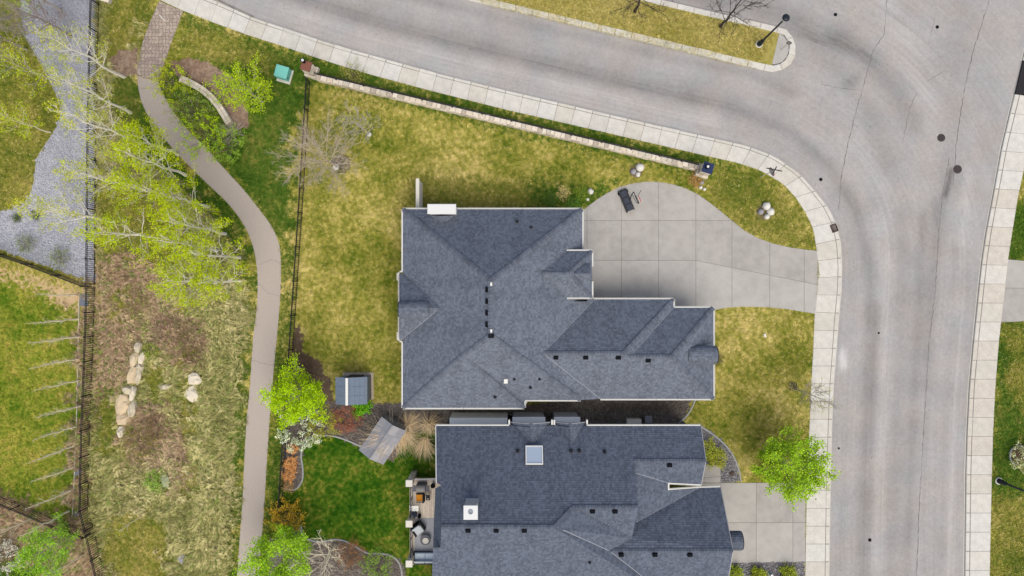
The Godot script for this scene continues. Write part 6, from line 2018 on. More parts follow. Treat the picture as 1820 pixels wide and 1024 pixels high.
	var gold := Color(0.36, 0.36, 0.03); var rust := Color(0.3, 0.12, 0.08); var amber := Color(0.62, 0.38, 0.04); var peach := Color(0.72, 0.36, 0.14); var brown := Color(0.16, 0.1, 0.08)
	var S := [
		["shrub", "leafy yellow-green shrub beside the pavers at the head of the curved wall", 312, 150, {h = 1.5, r = 1.2, stems = 26, twigs = 4, leaves = 17, leaf = 0.062, col = spring, bark = mats.bark_stem}],
		["shrub", "large sparse green shrub in front of the curved stone wall", 350, 200, {h = 1.9, r = 1.5, stems = 30, twigs = 4, leaves = 15, leaf = 0.062, col = Color(0.22, 0.3, 0.05), bark = mats.bark_stem}],
		["shrub", "yellow-green shrub overhanging the bend of the path", 372, 246, {h = 2.0, r = 1.4, stems = 28, twigs = 4, leaves = 17, leaf = 0.069, col = lime, bark = mats.bark_stem}],
		["shrub", "green shrub at the lower end of the curved stone wall", 412, 262, {h = 1.6, r = 1.1, stems = 24, twigs = 4, leaves = 17, leaf = 0.062, col = Color(0.22, 0.36, 0.04), bark = mats.bark_stem}],
		["bare_shrub", "bare grey twiggy shrub at the end of the curved stone wall", 416, 236, {h = 1.2, r = 0.9, stems = 40, twigs = 5, leaves = 0, leaf = 0.1, col = lime, bark = mats.bark_grey, stem = 0.012}],
		["shrub", "small lime shrub in the mulch behind the curved stone wall", 404, 160, {h = 1.2, r = 0.9, stems = 20, twigs = 4, leaves = 9, leaf = 0.070, col = lime, bark = mats.bark_stem}],
		["bare_shrub", "reddish brown bare shrub in the mulch above the boulder row", 300, 588, {h = 1.3, r = 1.3, stems = 46, twigs = 5, leaves = 1, leaf = 0.07, col = brown, bark = mats.bark_red, stem = 0.009}],
		["bare_shrub", "wide brown bare shrub under the last lime aspen", 338, 600, {h = 1.2, r = 1.2, stems = 40, twigs = 5, leaves = 3, leaf = 0.055, col = Color(0.18, 0.15, 0.05), bark = mats.bark_red, stem = 0.009}],
		["shrub", "small olive shrub under the lime aspen near the boulder row", 246, 540, {h = 0.9, r = 1.0, stems = 26, twigs = 4, leaves = 5, leaf = 0.062, col = Color(0.22, 0.2, 0.05), bark = mats.bark_red}],
		["shrub", "low yellow-green shrub just east of the boulder row", 272, 622, {h = 0.6, r = 0.5, stems = 18, twigs = 4, leaves = 9, leaf = 0.062, col = Color(0.22, 0.28, 0.04), bark = mats.bark_stem}],
		["bare_shrub", "reddish bare shrub between the boulders and the path", 352, 640, {h = 0.8, r = 0.9, stems = 34, twigs = 4, leaves = 3, leaf = 0.047, col = Color(0.2, 0.13, 0.06), bark = mats.bark_red, stem = 0.01}],
		["bare_shrub", "bare brown shrub at the foot of the boulder row", 256, 786, {h = 1.1, r = 1.3, stems = 44, twigs = 5, leaves = 5, leaf = 0.062, col = Color(0.2, 0.18, 0.04), bark = mats.bark_red, stem = 0.009}],
		["bare_shrub", "brown bare shrub with olive buds in the tall dry grass", 284, 756, {h = 1.0, r = 1.0, stems = 40, twigs = 5, leaves = 3, leaf = 0.055, col = Color(0.18, 0.12, 0.05), bark = mats.bark_red, stem = 0.009}],
		["shrub", "small fresh green shrub beside the mossy boulder", 281, 853, {h = 0.6, r = 0.7, stems = 20, twigs = 4, leaves = 10, leaf = 0.070, col = Color(0.24, 0.4, 0.06), bark = mats.bark_stem}],
		["flowering_shrub", "white blossoming shrub between the bright green tree and the orange shrubs", 541, 757, {h = 2.1, r = 1.3, stems = 30, twigs = 4, leaves = 12, leaf = 0.062, col = Color(0.16, 0.28, 0.05), bark = mats.bark_stem, blossom = Color(0.74, 0.76, 0.6), flowers = 16}],
		["shrub", "yellow-green spreading shrub above the back lawn edging", 578, 752, {h = 1.1, r = 1.05, stems = 26, twigs = 4, leaves = 17, leaf = 0.062, col = gold, bark = mats.bark_stem}],
		["shrub", "round russet brown shrub in the dark gravel bed", 620, 742, {h = 1.1, r = 0.85, stems = 46, twigs = 5, leaves = 10, leaf = 0.055, col = rust, bark = mats.bark_red, stem = 0.009}],
		["shrub", "small vivid green plant at the corner of the blue-grey shed", 643, 722, {h = 0.7, r = 0.5, stems = 20, twigs = 3, leaves = 17, leaf = 0.094, col = Color(0.16, 0.42, 0.02), bark = mats.bark_stem}],
		["shrub", "topmost of the peach orange shrubs along the low garden fence", 522, 796, {h = 0.4, r = 0.3, stems = 22, twigs = 4, leaves = 12, leaf = 0.043, reach = 0.07, col = peach, bark = mats.bark_stem, stem = 0.007}],
		["shrub", "second of the peach orange shrubs along the low garden fence", 519, 822, {h = 0.5, r = 0.42, stems = 26, twigs = 4, leaves = 14, leaf = 0.047, reach = 0.08, col = peach, bark = mats.bark_stem, stem = 0.007}],
		["shrub", "third of the peach orange shrubs along the low garden fence", 517, 842, {h = 0.5, r = 0.42, stems = 26, twigs = 4, leaves = 14, leaf = 0.047, reach = 0.08, col = peach, bark = mats.bark_stem, stem = 0.007}],
		["shrub", "lowest of the peach orange shrubs, by the end of the edging", 515, 862, {h = 0.35, r = 0.35, stems = 20, twigs = 3, leaves = 9, leaf = 0.047, col = Color(0.48, 0.3, 0.12), bark = mats.bark_stem, stem = 0.01}],
		["shrub", "golden amber shrub beside the path above the bottom green tree", 512, 912, {h = 1.2, r = 1.05, stems = 34, twigs = 5, leaves = 12, leaf = 0.070, col = amber, bark = mats.bark_stem}],
		["shrub", "rusty brown shrub at the bottom of the back garden", 624, 978, {h = 1.0, r = 0.95, stems = 40, twigs = 5, leaves = 7, leaf = 0.055, col = Color(0.24, 0.12, 0.05), bark = mats.bark_red, stem = 0.009}],
		["shrub", "green leafy shrub inside the bottom edging curve of the back garden", 672, 1000, {h = 0.9, r = 1.0, stems = 26, twigs = 4, leaves = 15, leaf = 0.062, col = Color(0.2, 0.32, 0.05), bark = mats.bark_stem}],
		["shrub", "yellow-green low shrub in the rock bed beside the blue-grey gable", 1256, 798, {h = 0.7, r = 0.75, stems = 28, twigs = 4, leaves = 10, leaf = 0.070, col = Color(0.34, 0.38, 0.05), bark = mats.bark_stem}],
		["shrub", "yellow-green shrub near the entry walk in the rock bed", 1270, 812, {h = 0.6, r = 0.6, stems = 26, twigs = 4, leaves = 10, leaf = 0.070, col = Color(0.34, 0.36, 0.04), bark = mats.bark_stem}],
		["shrub", "round yellow-green bush closest to the blue-grey garage in the pebble bed", 1300, 1016, {h = 0.6, r = 0.5, stems = 30, twigs = 4, leaves = 12, leaf = 0.070, col = Color(0.25, 0.32, 0.03), bark = mats.bark_stem}],
		["shrub", "round yellow-green bush in the middle of the pebble bed", 1345, 1020, {h = 0.55, r = 0.45, stems = 28, twigs = 4, leaves = 12, leaf = 0.070, col = Color(0.27, 0.32, 0.03), bark = mats.bark_stem}],
		["shrub", "round yellow-green bush nearest the pavement in the pebble bed", 1398, 1018, {h = 0.6, r = 0.5, stems = 30, twigs = 4, leaves = 12, leaf = 0.070, col = Color(0.25, 0.3, 0.03), bark = mats.bark_stem}],
		["flowering_shrub", "cream blossoming shrub in the ringed bed across the street", 1814, 812, {h = 1.7, r = 0.95, stems = 28, twigs = 4, leaves = 12, leaf = 0.062, col = Color(0.26, 0.32, 0.08), bark = mats.bark_stem, blossom = Color(0.62, 0.6, 0.42), flowers = 10}],
		["flowering_shrub", "whitish blossoming shrub at the lower left corner beside the green tree", 22, 985, {h = 1.4, r = 1.0, stems = 28, twigs = 4, leaves = 3, leaf = 0.070, col = Color(0.12, 0.16, 0.05), bark = mats.bark_stem, blossom = Color(0.58, 0.56, 0.5), flowers = 12}],
		["shrub", "small dark green mound in the pale gravel by the lawn tip", 34, 388, {h = 0.3, r = 0.22, stems = 16, twigs = 3, leaves = 10, leaf = 0.047, col = Color(0.08, 0.12, 0.03), bark = mats.bark_stem}],
		["shrub", "second dark green mound in the pale gravel nearer the grove", 67, 383, {h = 0.3, r = 0.22, stems = 16, twigs = 3, leaves = 10, leaf = 0.047, col = Color(0.08, 0.12, 0.03), bark = mats.bark_stem}],
		["shrub", "grey-green low shrub in the pale gravel toward the left edge", 52, 434, {h = 0.6, r = 0.6, stems = 24, twigs = 4, leaves = 5, leaf = 0.062, col = Color(0.2, 0.24, 0.12), bark = mats.bark_stem}],
		["shrub", "grey-green low shrub in the pale gravel near the slanting fence", 112, 458, {h = 0.7, r = 0.65, stems = 26, twigs = 4, leaves = 5, leaf = 0.062, col = Color(0.22, 0.27, 0.12), bark = mats.bark_stem}],
		["shrub", "olive leafy shrub outside the pillar end of the stone wall", 630, 138, {h = 0.6, r = 0.8, stems = 24, twigs = 4, leaves = 5, leaf = 0.062, col = Color(0.3, 0.3, 0.07), bark = mats.bark_stem}],
		["shrub", "dark red-brown dry plant at the corner of the garage wing, lower side", 1272, 640, {h = 0.35, r = 0.3, stems = 18, twigs = 3, leaves = 5, leaf = 0.047, col = Color(0.09, 0.07, 0.06), bark = mats.bark_red, stem = 0.01}],
		["shrub", "low green perennial clump closest to the north east corner of the corner house", 1018, 362, {h = 0.35, r = 0.45, stems = 24, twigs = 4, leaves = 7, leaf = 0.07, col = Color(0.1, 0.2, 0.03), bark = mats.bark_stem}],
		["shrub", "low green perennial clump beside the single white stone", 1032, 346, {h = 0.35, r = 0.4, stems = 22, twigs = 4, leaves = 7, leaf = 0.07, col = Color(0.16, 0.24, 0.03), bark = mats.bark_stem}],
		["shrub", "low dark green perennial clump at the middle of the strip above the north roof", 978, 356, {h = 0.35, r = 0.5, stems = 24, twigs = 4, leaves = 7, leaf = 0.07, col = Color(0.1, 0.18, 0.03), bark = mats.bark_stem}],
		["shrub", "pale yellow dry perennial between the green clumps above the north roof", 1000, 344, {h = 0.3, r = 0.4, stems = 22, twigs = 4, leaves = 5, leaf = 0.07, col = Color(0.5, 0.42, 0.16), bark = mats.bark_tan}],
		["shrub", "orange-brown dry plant at the foot of the navy-capped pillar", 1234, 322, {h = 0.4, r = 0.4, stems = 22, twigs = 4, leaves = 5, leaf = 0.06, col = Color(0.42, 0.24, 0.09), bark = mats.bark_red, stem = 0.008}],
	]
	for a in S:
		var t := thing(a[0], a[1], "shrub", at_ground(a[2], a[3]), rr(0, TAU))
		shrub(t, a[4])
	rng.seed = 991
	var straw := Color(0.6, 0.47, 0.3)
	for a in [[704, 764, 2.1, "dry straw-coloured ornamental grass lying over the grey shed roof", Vector3(-0.9, 0, 0.5)], [722, 770, 1.3, "dry ornamental grass between the grey shed and the blue-grey house", Vector3(0.1, 0, 0.6)], [756, 782, 1.2, "dry tan ornamental grass closest to the blue-grey house corner", Vector3(0.0, 0, 0.9)], [728, 752, 0.9, "short dry ornamental grass in the gravel below the corner house roof", Vector3(0.4, 0, -0.3)], [764, 752, 0.8, "small brownish ornamental grass at the passage mouth between the houses", Vector3(0.2, 0, 0.2)]]:
		var t := thing("ornamental_grass", a[3], "ornamental grass", at_ground(a[0], a[1]), 0.0, "dry ornamental grasses behind the houses")
		plume_grass(t, a[2], 2.35 if a[2] > 1.4 else 0.8, 280, straw, a[4])

# ---------------------------------------------------------------- boulders
func boulder(label: String, x: float, y: float, sx: float, sy: float, turn: float, m: Material, hgt := 0.4, sd := 0, grp := "", smooth := false, rough := 0.55) -> void:
	var fn := FastNoiseLite.new(); fn.seed = sd * 13 + 5; fn.frequency = 0.8
	var mb := MB.new()
	mb.ball(Vector3(0, hgt * 0.35, 0), Vector3(sx * GRID * 0.5, hgt * 0.6, sy * GRID * 0.5), 16 if smooth else 9, 10 if smooth else 6, rough, fn, smooth, sd * 3.1)
	var o := one("boulder", mb, m, label, "boulder", grp)
	o.position = at_ground(x, y)
	o.rotation.y = turn

func build_boulders() -> void:
	var row := [[249, 617, 12, 20, "grey"], [242, 638, 16, 26, "tan"], [256, 636, 11, 22, "pale"], [252, 650, 14, 12, "grey"], [239, 668, 18, 34, "tan"], [251, 664, 10, 32, "grey"], [232, 692, 20, 16, "grey"], [240, 698, 10, 30, "pale"], [222, 718, 24, 34, "tan"], [239, 726, 13, 30, "grey"], [222, 744, 22, 20, "tan"], [219, 766, 12, 22, "pale"]]
	var names := ["northmost small grey boulder at the head of the boulder row", "square tan boulder second from the head of the boulder row", "narrow pale boulder wedged beside the square tan one", "small grey boulder between the two tan boulders of the row", "long tan-orange boulder in the upper middle of the row", "narrow grey slab beside the long tan-orange boulder", "flat grey boulder at the middle of the boulder row", "upright pale slab at the middle of the boulder row", "largest peach boulder in the lower half of the row", "grey boulder beside the largest peach boulder", "rounded tan boulder near the foot of the row", "last half-hidden pale boulder at the foot of the row"]
	for k in row.size():
		var a: Array = row[k]
		boulder(names[k], a[0], a[1], a[2] * 1.1, a[3] * 1.1, -0.15 - 0.05 * (k % 3), {"grey": mats.boulder1, "tan": mats.boulder0 if k % 2 else mats.boulder3, "pale": mats.boulder2}[a[4]], 0.5, k + 1, "boulders stacked in a row through the dry grass")
	boulder("long flat grey boulder lying alone between the row and the pair", 296, 687, 24, 12, 0.1, mats.boulder1, 0.3, 21)
	boulder("upper of the two lone boulders near the path", 349, 673, 26, 25, 0.4, mats.boulder2, 0.45, 22)
	boulder("lower of the two lone boulders near the path", 344, 700, 23, 30, -0.1, mats.boulder2, 0.4, 23)
	boulder("mossy pale green boulder in the dry grass beside a fresh green shrub", 297, 853, 18, 24, 0.1, mat(base(196, 206, 166), 0.95, mats.fine, 0.6), 0.4, 24)
	boulder("pale lilac rock low in the dry grass near the bottom edge", 325, 990, 14, 22, 0.1, mats.grey_rock, 0.3, 25)
	boulder("small white stone in the mulch ring of the bare pinkish tree", 598, 298, 11, 11, 0, mats.white_rock, 0.3, 26, "", true, 0.2)
	boulder("small white stone at the foot of the grey bushy tree", 657, 240, 9, 9, 0, mats.white_rock, 0.3, 27, "", true, 0.2)
	# rounded white landscape stones
	var W := [[1136, 299, 15, "white", "largest round white stone by the lawn edge north of the driveway"], [1125, 306, 11, "grey", "grey round stone beside the largest white one by the driveway"], [1133, 311, 9, "white", "smallest white stone of the trio by the driveway"], [1049, 341, 11, "white", "single round white stone near the corner of the house and driveway"], [1044, 355, 6, "white", "tiny white stone below the single round one by the house corner"],
		[1360, 367, 15, "white", "largest white stone of the cluster on the corner lawn"], [1350, 377, 11, "grey", "grey stone of the cluster on the corner lawn"], [1367, 377, 14, "white", "rightmost white stone of the cluster on the corner lawn"], [1361, 386, 10, "white", "lowest white stone of the cluster on the corner lawn"],
		[1246, 325, 8, "grey", "grey stone at the foot of the navy-capped pillar"], [1244, 334, 7, "white", "white stone below the grey one at the navy-capped pillar"], [1251, 337, 6, "white", "small white stone nearest the driveway below the navy-capped pillar"]]
	for k in W.size():
		var a: Array = W[k]
		boulder(a[4], a[0], a[1], a[2], a[2] * 0.95, k * 0.7, mats.white_rock if a[3] == "white" else mats.grey_rock, a[2] * GRID * 0.9, 30 + k, "rounded white landscape stones", true, 0.32)
	# dark mulch rings
	for a in [[1408, 686, 0.36, "dark mulch ring at the foot of the small nearly bare tree"], [606, 292, 0.75, "dark mulch ring at the foot of the bare pinkish tree"], [1358, 377, 0.62, "dark soil patch under the white stone cluster on the corner lawn"], [1130, 305, 0.5, "brown soil patch under the stone trio by the driveway"]]:
		var mb := MB.new(); var fn := FastNoiseLite.new(); fn.seed = int(a[0]); fn.frequency = 1.0
		rng.seed = int(a[0])
		mb.col = Color(0.06, 0.05, 0.045) if a[0] < 1100 or a[0] > 1390 else Color(0.14, 0.1, 0.08)
		mb.ball(Vector3.ZERO, Vector3(a[2], 0.06, a[2]), 18, 6, 0.3, fn, false)
		for k in 160:
			var an := rr(0, TAU); var rad: float = a[2] * sqrt(rng.randf())
			var q := rr(0.6, 1.7)
			mb.col = Color(0.05, 0.045, 0.045) * q if a[0] < 1100 or a[0] > 1390 else Color(0.15, 0.11, 0.09) * q
			mb.box(Transform3D(Basis.from_euler(Vector3(rr(-0.4, 0.4), rr(0, TAU), rr(-0.3, 0.3))), Vector3(cos(an) * rad, 0.055 * (1.0 - 0.5 * rad / a[2]), sin(an) * rad)), Vector3(0.09, 0.02, 0.035))
		var o := one("mulch_ring", mb, mats.dry, a[3], "mulch")
		o.position = at_ground(a[0], a[1])
	# ring of pale edging across the street
	var t := thing("planter_ring", "pale concrete ring around the cream blossoming shrub across the street", "edging", at_ground(1810, 809))
	for k in 10:
		var mb := MB.new(); var pp := PackedVector3Array(); var rd := PackedFloat32Array()
		for s in 4:
			var an := TAU * (k + s / 3.1) / 10.0
			pp.push_back(Vector3(cos(an) * 0.7, 0.05, sin(an) * 0.7)); rd.push_back(0.06)
		mb.tube(pp, rd, 8); part("edging_run", mb, mats.edging, t)
	var soil := MB.new(); soil.lathe(Vector3.ZERO, [Vector2(0.68, 0), Vector2(0.6, 0.05), Vector2(0, 0.08)], 20); part("soil", soil, mat(base(150, 116, 100), 1.0, mats.fine, 1.0), t)

# ---------------------------------------------------------------- street furniture
func street_lamp(label: String, x: float, y: float, h: float) -> void:
	var t := thing("street_lamp", label, "street lamp", plan(x, y, 0.0), 0.0, "black street lamps")
	t.position.y = LAND
	var mb := MB.new(); mb.lathe(Vector3.ZERO, [Vector2(0.26, -0.1), Vector2(0.26, 0.06), Vector2(0.23, 0.08), Vector2(0, 0.08)], 20); part("footing", mb, mats.walk0, t)
	mb = MB.new(); mb.lathe(Vector3(0, 0.08, 0), [Vector2(0.19, 0), Vector2(0.18, 0.25), Vector2(0.13, 0.5), Vector2(0.14, 0.62), Vector2(0.085, 0.75), Vector2(0, 0.75)], 14); part("base", mb, mats.lamp_black, t)
	mb = MB.new(); mb.rod(Vector3(0, 0.8, 0), Vector3(0, h - 0.5, 0), 0.075, 0.055, 12); part("pole", mb, mats.lamp_black, t)
	var hd := group_part("head", t); hd.position = Vector3(0, h - 0.55, 0)
	mb = MB.new(); mb.lathe(Vector3.ZERO, [Vector2(0.06, 0), Vector2(0.1, 0.06), Vector2(0.14, 0.1)], 14); part("collar", mb, mats.lamp_black, hd)
	mb = MB.new(); mb.lathe(Vector3(0, 0.1, 0), [Vector2(0.13, 0), Vector2(0.2, 0.2), Vector2(0.18, 0.34)], 14); part("globe", mb, mats.glass_lamp, hd)
	mb = MB.new(); mb.lathe(Vector3(0, 0.42, 0), [Vector2(0.24, 0), Vector2(0.25, 0.03), Vector2(0.2, 0.09), Vector2(0.1, 0.14), Vector2(0.06, 0.15), Vector2(0, 0.16)], 18); part("hood", mb, mats.lamp_black, hd)

func build_street_things() -> void:
	rng.seed = 111
	street_lamp("black street lamp leaning tall over the tip of the grass island", 1348, 80, 4.9)
	street_lamp("black street lamp across the street below the ringed blossoming shrub", 1773, 854, 4.9)
	# thin sign on the island nose
	var t := thing("traffic_sign", "grey edge-on traffic sign on the concrete nose of the island", "sign", plan(1387, 90) + Vector3.UP * LAND, 0.0)
	var mb := MB.new(); mb.rod(Vector3(0, 0, 0), Vector3(0, 1.7, 0), 0.022); part("post", mb, mats.siding, t)
	mb = MB.new(); mb.box(Transform3D(Basis(Vector3.UP, -0.5), Vector3(0, 1.42, 0.0)), Vector3(0.3, 0.5, 0.02)); part("plate", mb, mat(base(128, 128, 124), 0.6), t)
	# stop sign and street name plate
	t = thing("corner_sign", "thin corner signpost with red edge-on sign and dark name plate beside the pavement", "sign", plan(1350, 315) + Vector3.UP * LAND, 0.0)
	mb = MB.new(); mb.rod(Vector3.ZERO, Vector3(0, 2.95, 0), 0.025); part("post", mb, mats.siding, t)
	mb = MB.new(); mb.box(Transform3D(Basis(Vector3.UP, -0.2), Vector3(-0.1, 2.9, -0.02)), Vector3(1.05, 0.18, 0.03)); part("name_plate", mb, mats.dark, t)
	mb = MB.new(); mb.box(Transform3D(Basis(Vector3.UP, 1.1), Vector3(0, 2.68, 0)), Vector3(0.6, 0.16, 0.03)); part("name_plate", mb, mats.dark, t)
	var oct := MB.new()
	var bs := Basis(Vector3.UP, PI - 1.15)
	for k in 8:
		var a0 := TAU * (k + 0.5) / 8.0; var a1 := TAU * (k + 1.5) / 8.0
		for s in [1]:
			oct.tri(bs * Vector3(0, 0, s * 0.012) + Vector3(0, 2.2, 0), bs * Vector3(cos(a0) * 0.33, sin(a0) * 0.33, s * 0.012) + Vector3(0, 2.2, 0), bs * Vector3(cos(a1) * 0.33, sin(a1) * 0.33, s * 0.012) + Vector3(0, 2.2, 0))
		oct.quad(bs * Vector3(cos(a0) * 0.33, sin(a0) * 0.33, -0.012) + Vector3(0, 2.2, 0), bs * Vector3(cos(a0) * 0.33, sin(a0) * 0.33, 0.012) + Vector3(0, 2.2, 0), bs * Vector3(cos(a1) * 0.33, sin(a1) * 0.33, 0.012) + Vector3(0, 2.2, 0), bs * Vector3(cos(a1) * 0.33, sin(a1) * 0.33, -0.012) + Vector3(0, 2.2, 0))
	part("stop_plate", oct, mats.red, t)
	var ob := MB.new()
	for k in 8:
		var a0 := TAU * (k + 0.5) / 8.0; var a1 := TAU * (k + 1.5) / 8.0
		ob.tri(bs * Vector3(0, 0, -0.014) + Vector3(0, 2.2, 0), bs * Vector3(cos(a0) * 0.3, sin(a0) * 0.3, -0.014) + Vector3(0, 2.2, 0), bs * Vector3(cos(a1) * 0.3, sin(a1) * 0.3, -0.014) + Vector3(0, 2.2, 0))
	part("plate_back", ob, mats.siding, t)
	# portable hoop stand at the driveway edge
	t = thing("hoop_stand", "black portable hoop stand with red rim folded down at the driveway edge", "hoop stand", plan(1112, 357) + Vector3.UP * (LAND + 0.03), 0.39)
	var blk := mat(base(66, 72, 88), 0.55)
	mb = MB.new()
	mb.box(Transform3D(Basis(), Vector3(0, 0.14, 0.02)), Vector3(0.6, 0.26, 1.62), 0.06)
	part("base_tank", mb, mats.dark, t)
	for z in [-0.5, 0.03, 0.5]:
		mb = MB.new(); mb.box(Transform3D(Basis(), Vector3(0, 0.29, z)), Vector3(0.42, 0.06, 0.42), 0.025); part("tank_rib", mb, blk, t)
	mb = MB.new(); mb.box(Transform3D(Basis(), Vector3(0, 0.2, 0.79)), Vector3(0.46, 0.1, 0.08), 0.02); part("front_strip", mb, mats.siding, t)
	for s in [-1, 1]:
		mb = MB.new(); mb.lathe(Vector3.ZERO, [Vector2(0.1, -0.03), Vector2(0.1, 0.03), Vector2(0, 0.035)], 14)
		var wv := part("wheel", mb, mats.black, t); wv.position = Vector3(s * 0.33, 0.1, -0.6); wv.rotation.z = PI * 0.5
	mb = MB.new(); mb.tube(PackedVector3Array([Vector3(0.2, 0.3, 0.1), Vector3(0.34, 0.9, -0.18), Vector3(0.5, 1.1, -0.3)]), PackedFloat32Array([0.035, 0.035, 0.03]), 8); part("pole", mb, mats.metal_black, t)
	mb = MB.new(); mb.beam(Vector3(0.5, 1.1, -0.32), Vector3(0.52, 1.1, 0.58), 0.05, 0.05); mb.beam(Vector3(0.36, 1.0, -0.2), Vector3(0.4, 1.0, 0.45), 0.035, 0.035); mb.beam(Vector3(0.4, 1.0, 0.45), Vector3(0.52, 1.1, 0.58), 0.035, 0.035); part("lift_frame", mb, mats.metal_black, t)
	mb = MB.new(); mb.box(Transform3D(Basis(), Vector3(0.6, 0.85, 0.28)), Vector3(0.035, 0.7, 0.62), 0.01); part("backboard", mb, mats.offwhite, t)
	mb = MB.new()
	var pp := PackedVector3Array(); var rd := PackedFloat32Array()
	for k in 17:
		var an := TAU * k / 16.0
		pp.push_back(Vector3(0.66 + sin(an) * 0.07, 0.95 + sin(an) * 0.1, 0.3 + cos(an) * 0.23)); rd.push_back(0.025)
	mb.tube(pp, rd, 6); part("rim", mb, mats.red, t)
	mb = MB.new(); mb.rod(Vector3(0.62, 1.0, 0.1), Vector3(1.05, 1.15, -0.22), 0.018); part("brace", mb, mats.metal_black, t)
	# garden spotlight in the pebble bed
	t = thing("garden_light", "pale green garden uplight between two bushes of the pebble bed", "light", at_ground(1366, 1016))
	mb = MB.new(); mb.rod(Vector3(0, 0, 0), Vector3(0.1, 0.3, 0.12), 0.07, 0.09, 10); part("body", mb, mat(base(120, 158, 160), 0.5), t)
	mb = MB.new(); mb.lathe(Vector3(0.1, 0.3, 0.12), [Vector2(0.09, 0), Vector2(0.085, 0.04), Vector2(0, 0.05)], 12); part("lens", mb, mats.glass_lamp, t)
	# white downpipe extension lying on the pavers
	t = thing("plank", "thin white plank lying on the stone pavers near the pavement", "plank", plan(290, 33) + Vector3.UP * (LAND + 0.05), 0.75)
	mb = MB.new(); mb.box(Transform3D(Basis(), Vector3(0, 0.02, 0)), Vector3(0.07, 0.04, 0.55), 0.01); part("board", mb, mats.offwhite, t)
	t = thing("stone_bench", "pale stone slab bench by the fence at the upper edge", "bench", plan(192, 2) + Vector3.UP * LAND, -0.3)
	mb = MB.new(); mb.box(Transform3D(Basis(), Vector3(0, 0.42, 0)), Vector3(0.8, 0.1, 0.45), 0.03); part("seat", mb, mats.stone2, t)
	for s in [-1, 1]:
		mb = MB.new(); mb.box(Transform3D(Basis(), Vector3(s * 0.28, 0.18, 0)), Vector3(0.14, 0.38, 0.36), 0.02); part("leg", mb, mats.stone1, t)
	# flat bluish stepping stones along the mulch strip
	for a in [[152, 533, 15, 22, "bluish flat stone at the top of the mulch strip beside the fence"], [147, 683, 11, 9, "bluish flat stone half way down the mulch strip"], [141, 838, 13, 12, "bluish flat stone near the bottom of the mulch strip"], [140, 912, 12, 10, "last bluish flat stone at the fence corner"]]:
		mb = MB.new(); mb.box(Transform3D(Basis(Vector3.UP, rr(-0.2, 0.2)), Vector3(0, 0.05, 0)), Vector3(a[2] * GRID, 0.1, a[3] * GRID), 0.03)
		var o := one("stepping_stone", mb, mat(base(150, 158, 176), 0.9, mats.fine, 0.7), a[4], "stone", "bluish stones in the mulch strip")
		o.position = at_ground(a[0], a[1])
	# narrow timber edging of the bright lawn
	t = thing("lawn_edging", "thin pale edging strip along the right side of the bright green lawn", "edging")
	var ed := [143, 522, 141, 640, 138, 760, 133, 880, 130, 925]
	for k in range(0, ed.size() - 2, 2):
		mb = MB.new(); mb.beam(at_ground(ed[k], ed[k + 1]) + Vector3.UP * 0.05, at_ground(ed[k + 2], ed[k + 3]) + Vector3.UP * 0.05, 0.045, 0.1); part("edging_run", mb, mats.stone1, t)
	t = thing("lawn_edging", "thin pale edging strip between the olive lawn and the pale gravel", "edging")
	var oe := [[0, 376], [22, 375], [40, 368], [56, 346], [64, 318], [68, 284], [84, 256], [102, 230], [110, 206], [106, 178], [92, 148], [74, 112], [52, 74], [34, 44]]
	var em := smooth_pairs(oe, 3)
	for k in range(0, em.size() - 1, 3):
		var q := PackedVector3Array(); var rad := PackedFloat32Array()
		for s in range(k, mini(k + 4, em.size())):
			q.push_back(at_ground(em[s][0], em[s][1]) + Vector3.UP * 0.03); rad.push_back(0.045)
		mb = MB.new(); mb.tube(q, rad, 6); part("edging_run", mb, mats.edging, t)

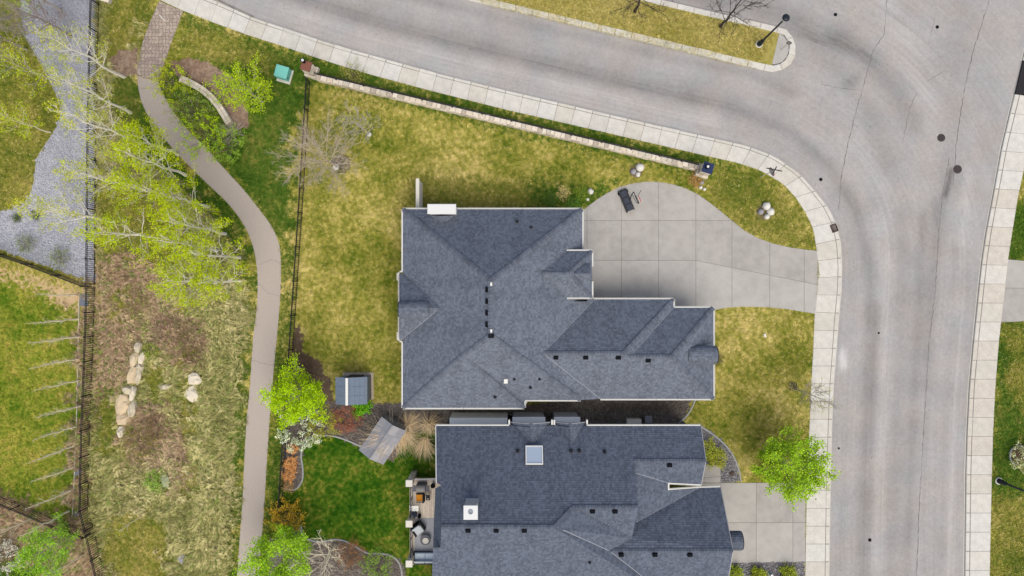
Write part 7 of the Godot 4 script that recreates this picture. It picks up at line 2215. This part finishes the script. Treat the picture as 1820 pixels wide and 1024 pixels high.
func more_materials() -> void:
	mats.edging = mat(base(190, 192, 196), 0.9, mats.sp, 0.8)
	mats.bark_red = mat(Color(0.3, 0.2, 0.16), 0.95, mats.sp, 1.2)
	mats.lamp_black = mat(Color(0.012, 0.016, 0.026), 0.35)

# ---------------------------------------------------------------- scene
func _ready() -> void:
	var cam := Camera3D.new()
	cam.name = "camera"
	cam.position = Vector3(0, ALT, 0)
	cam.rotation_degrees = Vector3(-90, 0, 0)
	cam.fov = rad_to_deg(2.0 * atan(512.0 * GRID / ALT))
	cam.far = 2000.0
	add_child(cam)
	cam.current = true
	var env := Environment.new()
	env.background_mode = Environment.BG_SKY
	var sky := Sky.new()
	var sm := ProceduralSkyMaterial.new()
	sm.sky_top_color = Color(0.60, 0.66, 0.76)
	sm.sky_horizon_color = Color(0.74, 0.77, 0.82)
	sm.sky_curve = 0.25
	sm.ground_bottom_color = Color(0.3, 0.3, 0.28)
	sm.ground_horizon_color = Color(0.6, 0.62, 0.64)
	sm.sun_angle_max = 0.0
	sm.sky_energy_multiplier = 1.0
	sky.sky_material = sm
	env.sky = sky
	env.background_energy_multiplier = 0.54
	env.tonemap_mode = Environment.TONE_MAPPER_LINEAR
	env.tonemap_exposure = 2.5
	env.sdfgi_enabled = true
	env.ssao_enabled = true
	env.ssil_enabled = true
	var we := WorldEnvironment.new()
	we.environment = env
	add_child(we)
	var sun := DirectionalLight3D.new()
	sun.name = "sun"
	sun.light_energy = 0.5
	sun.light_color = Color(1.0, 0.97, 0.92)
	sun.light_angular_distance = 55.0
	sun.shadow_enabled = true
	add_child(sun)
	# high and veiled, from the south
	sun.look_at_from_position(Vector3(6, 30, 20), Vector3.ZERO)

	var t0 := Time.get_ticks_msec()
	make_materials(); more_materials(); sky_metal()
	print("materials ", Time.get_ticks_msec() - t0)
	build_land(); build_street(); build_pavements(); build_driveways(); build_path()
	print("ground ", Time.get_ticks_msec() - t0)
	build_corner_house(); build_south_house(); build_deck(); build_sheds()
	print("houses ", Time.get_ticks_msec() - t0)
	build_fences()
	print("fences ", Time.get_ticks_msec() - t0)
	build_plants()
	print("plants ", Time.get_ticks_msec() - t0)
	build_boulders(); build_street_things()
	build_cover()
	print("cover ", Time.get_ticks_msec() - t0)
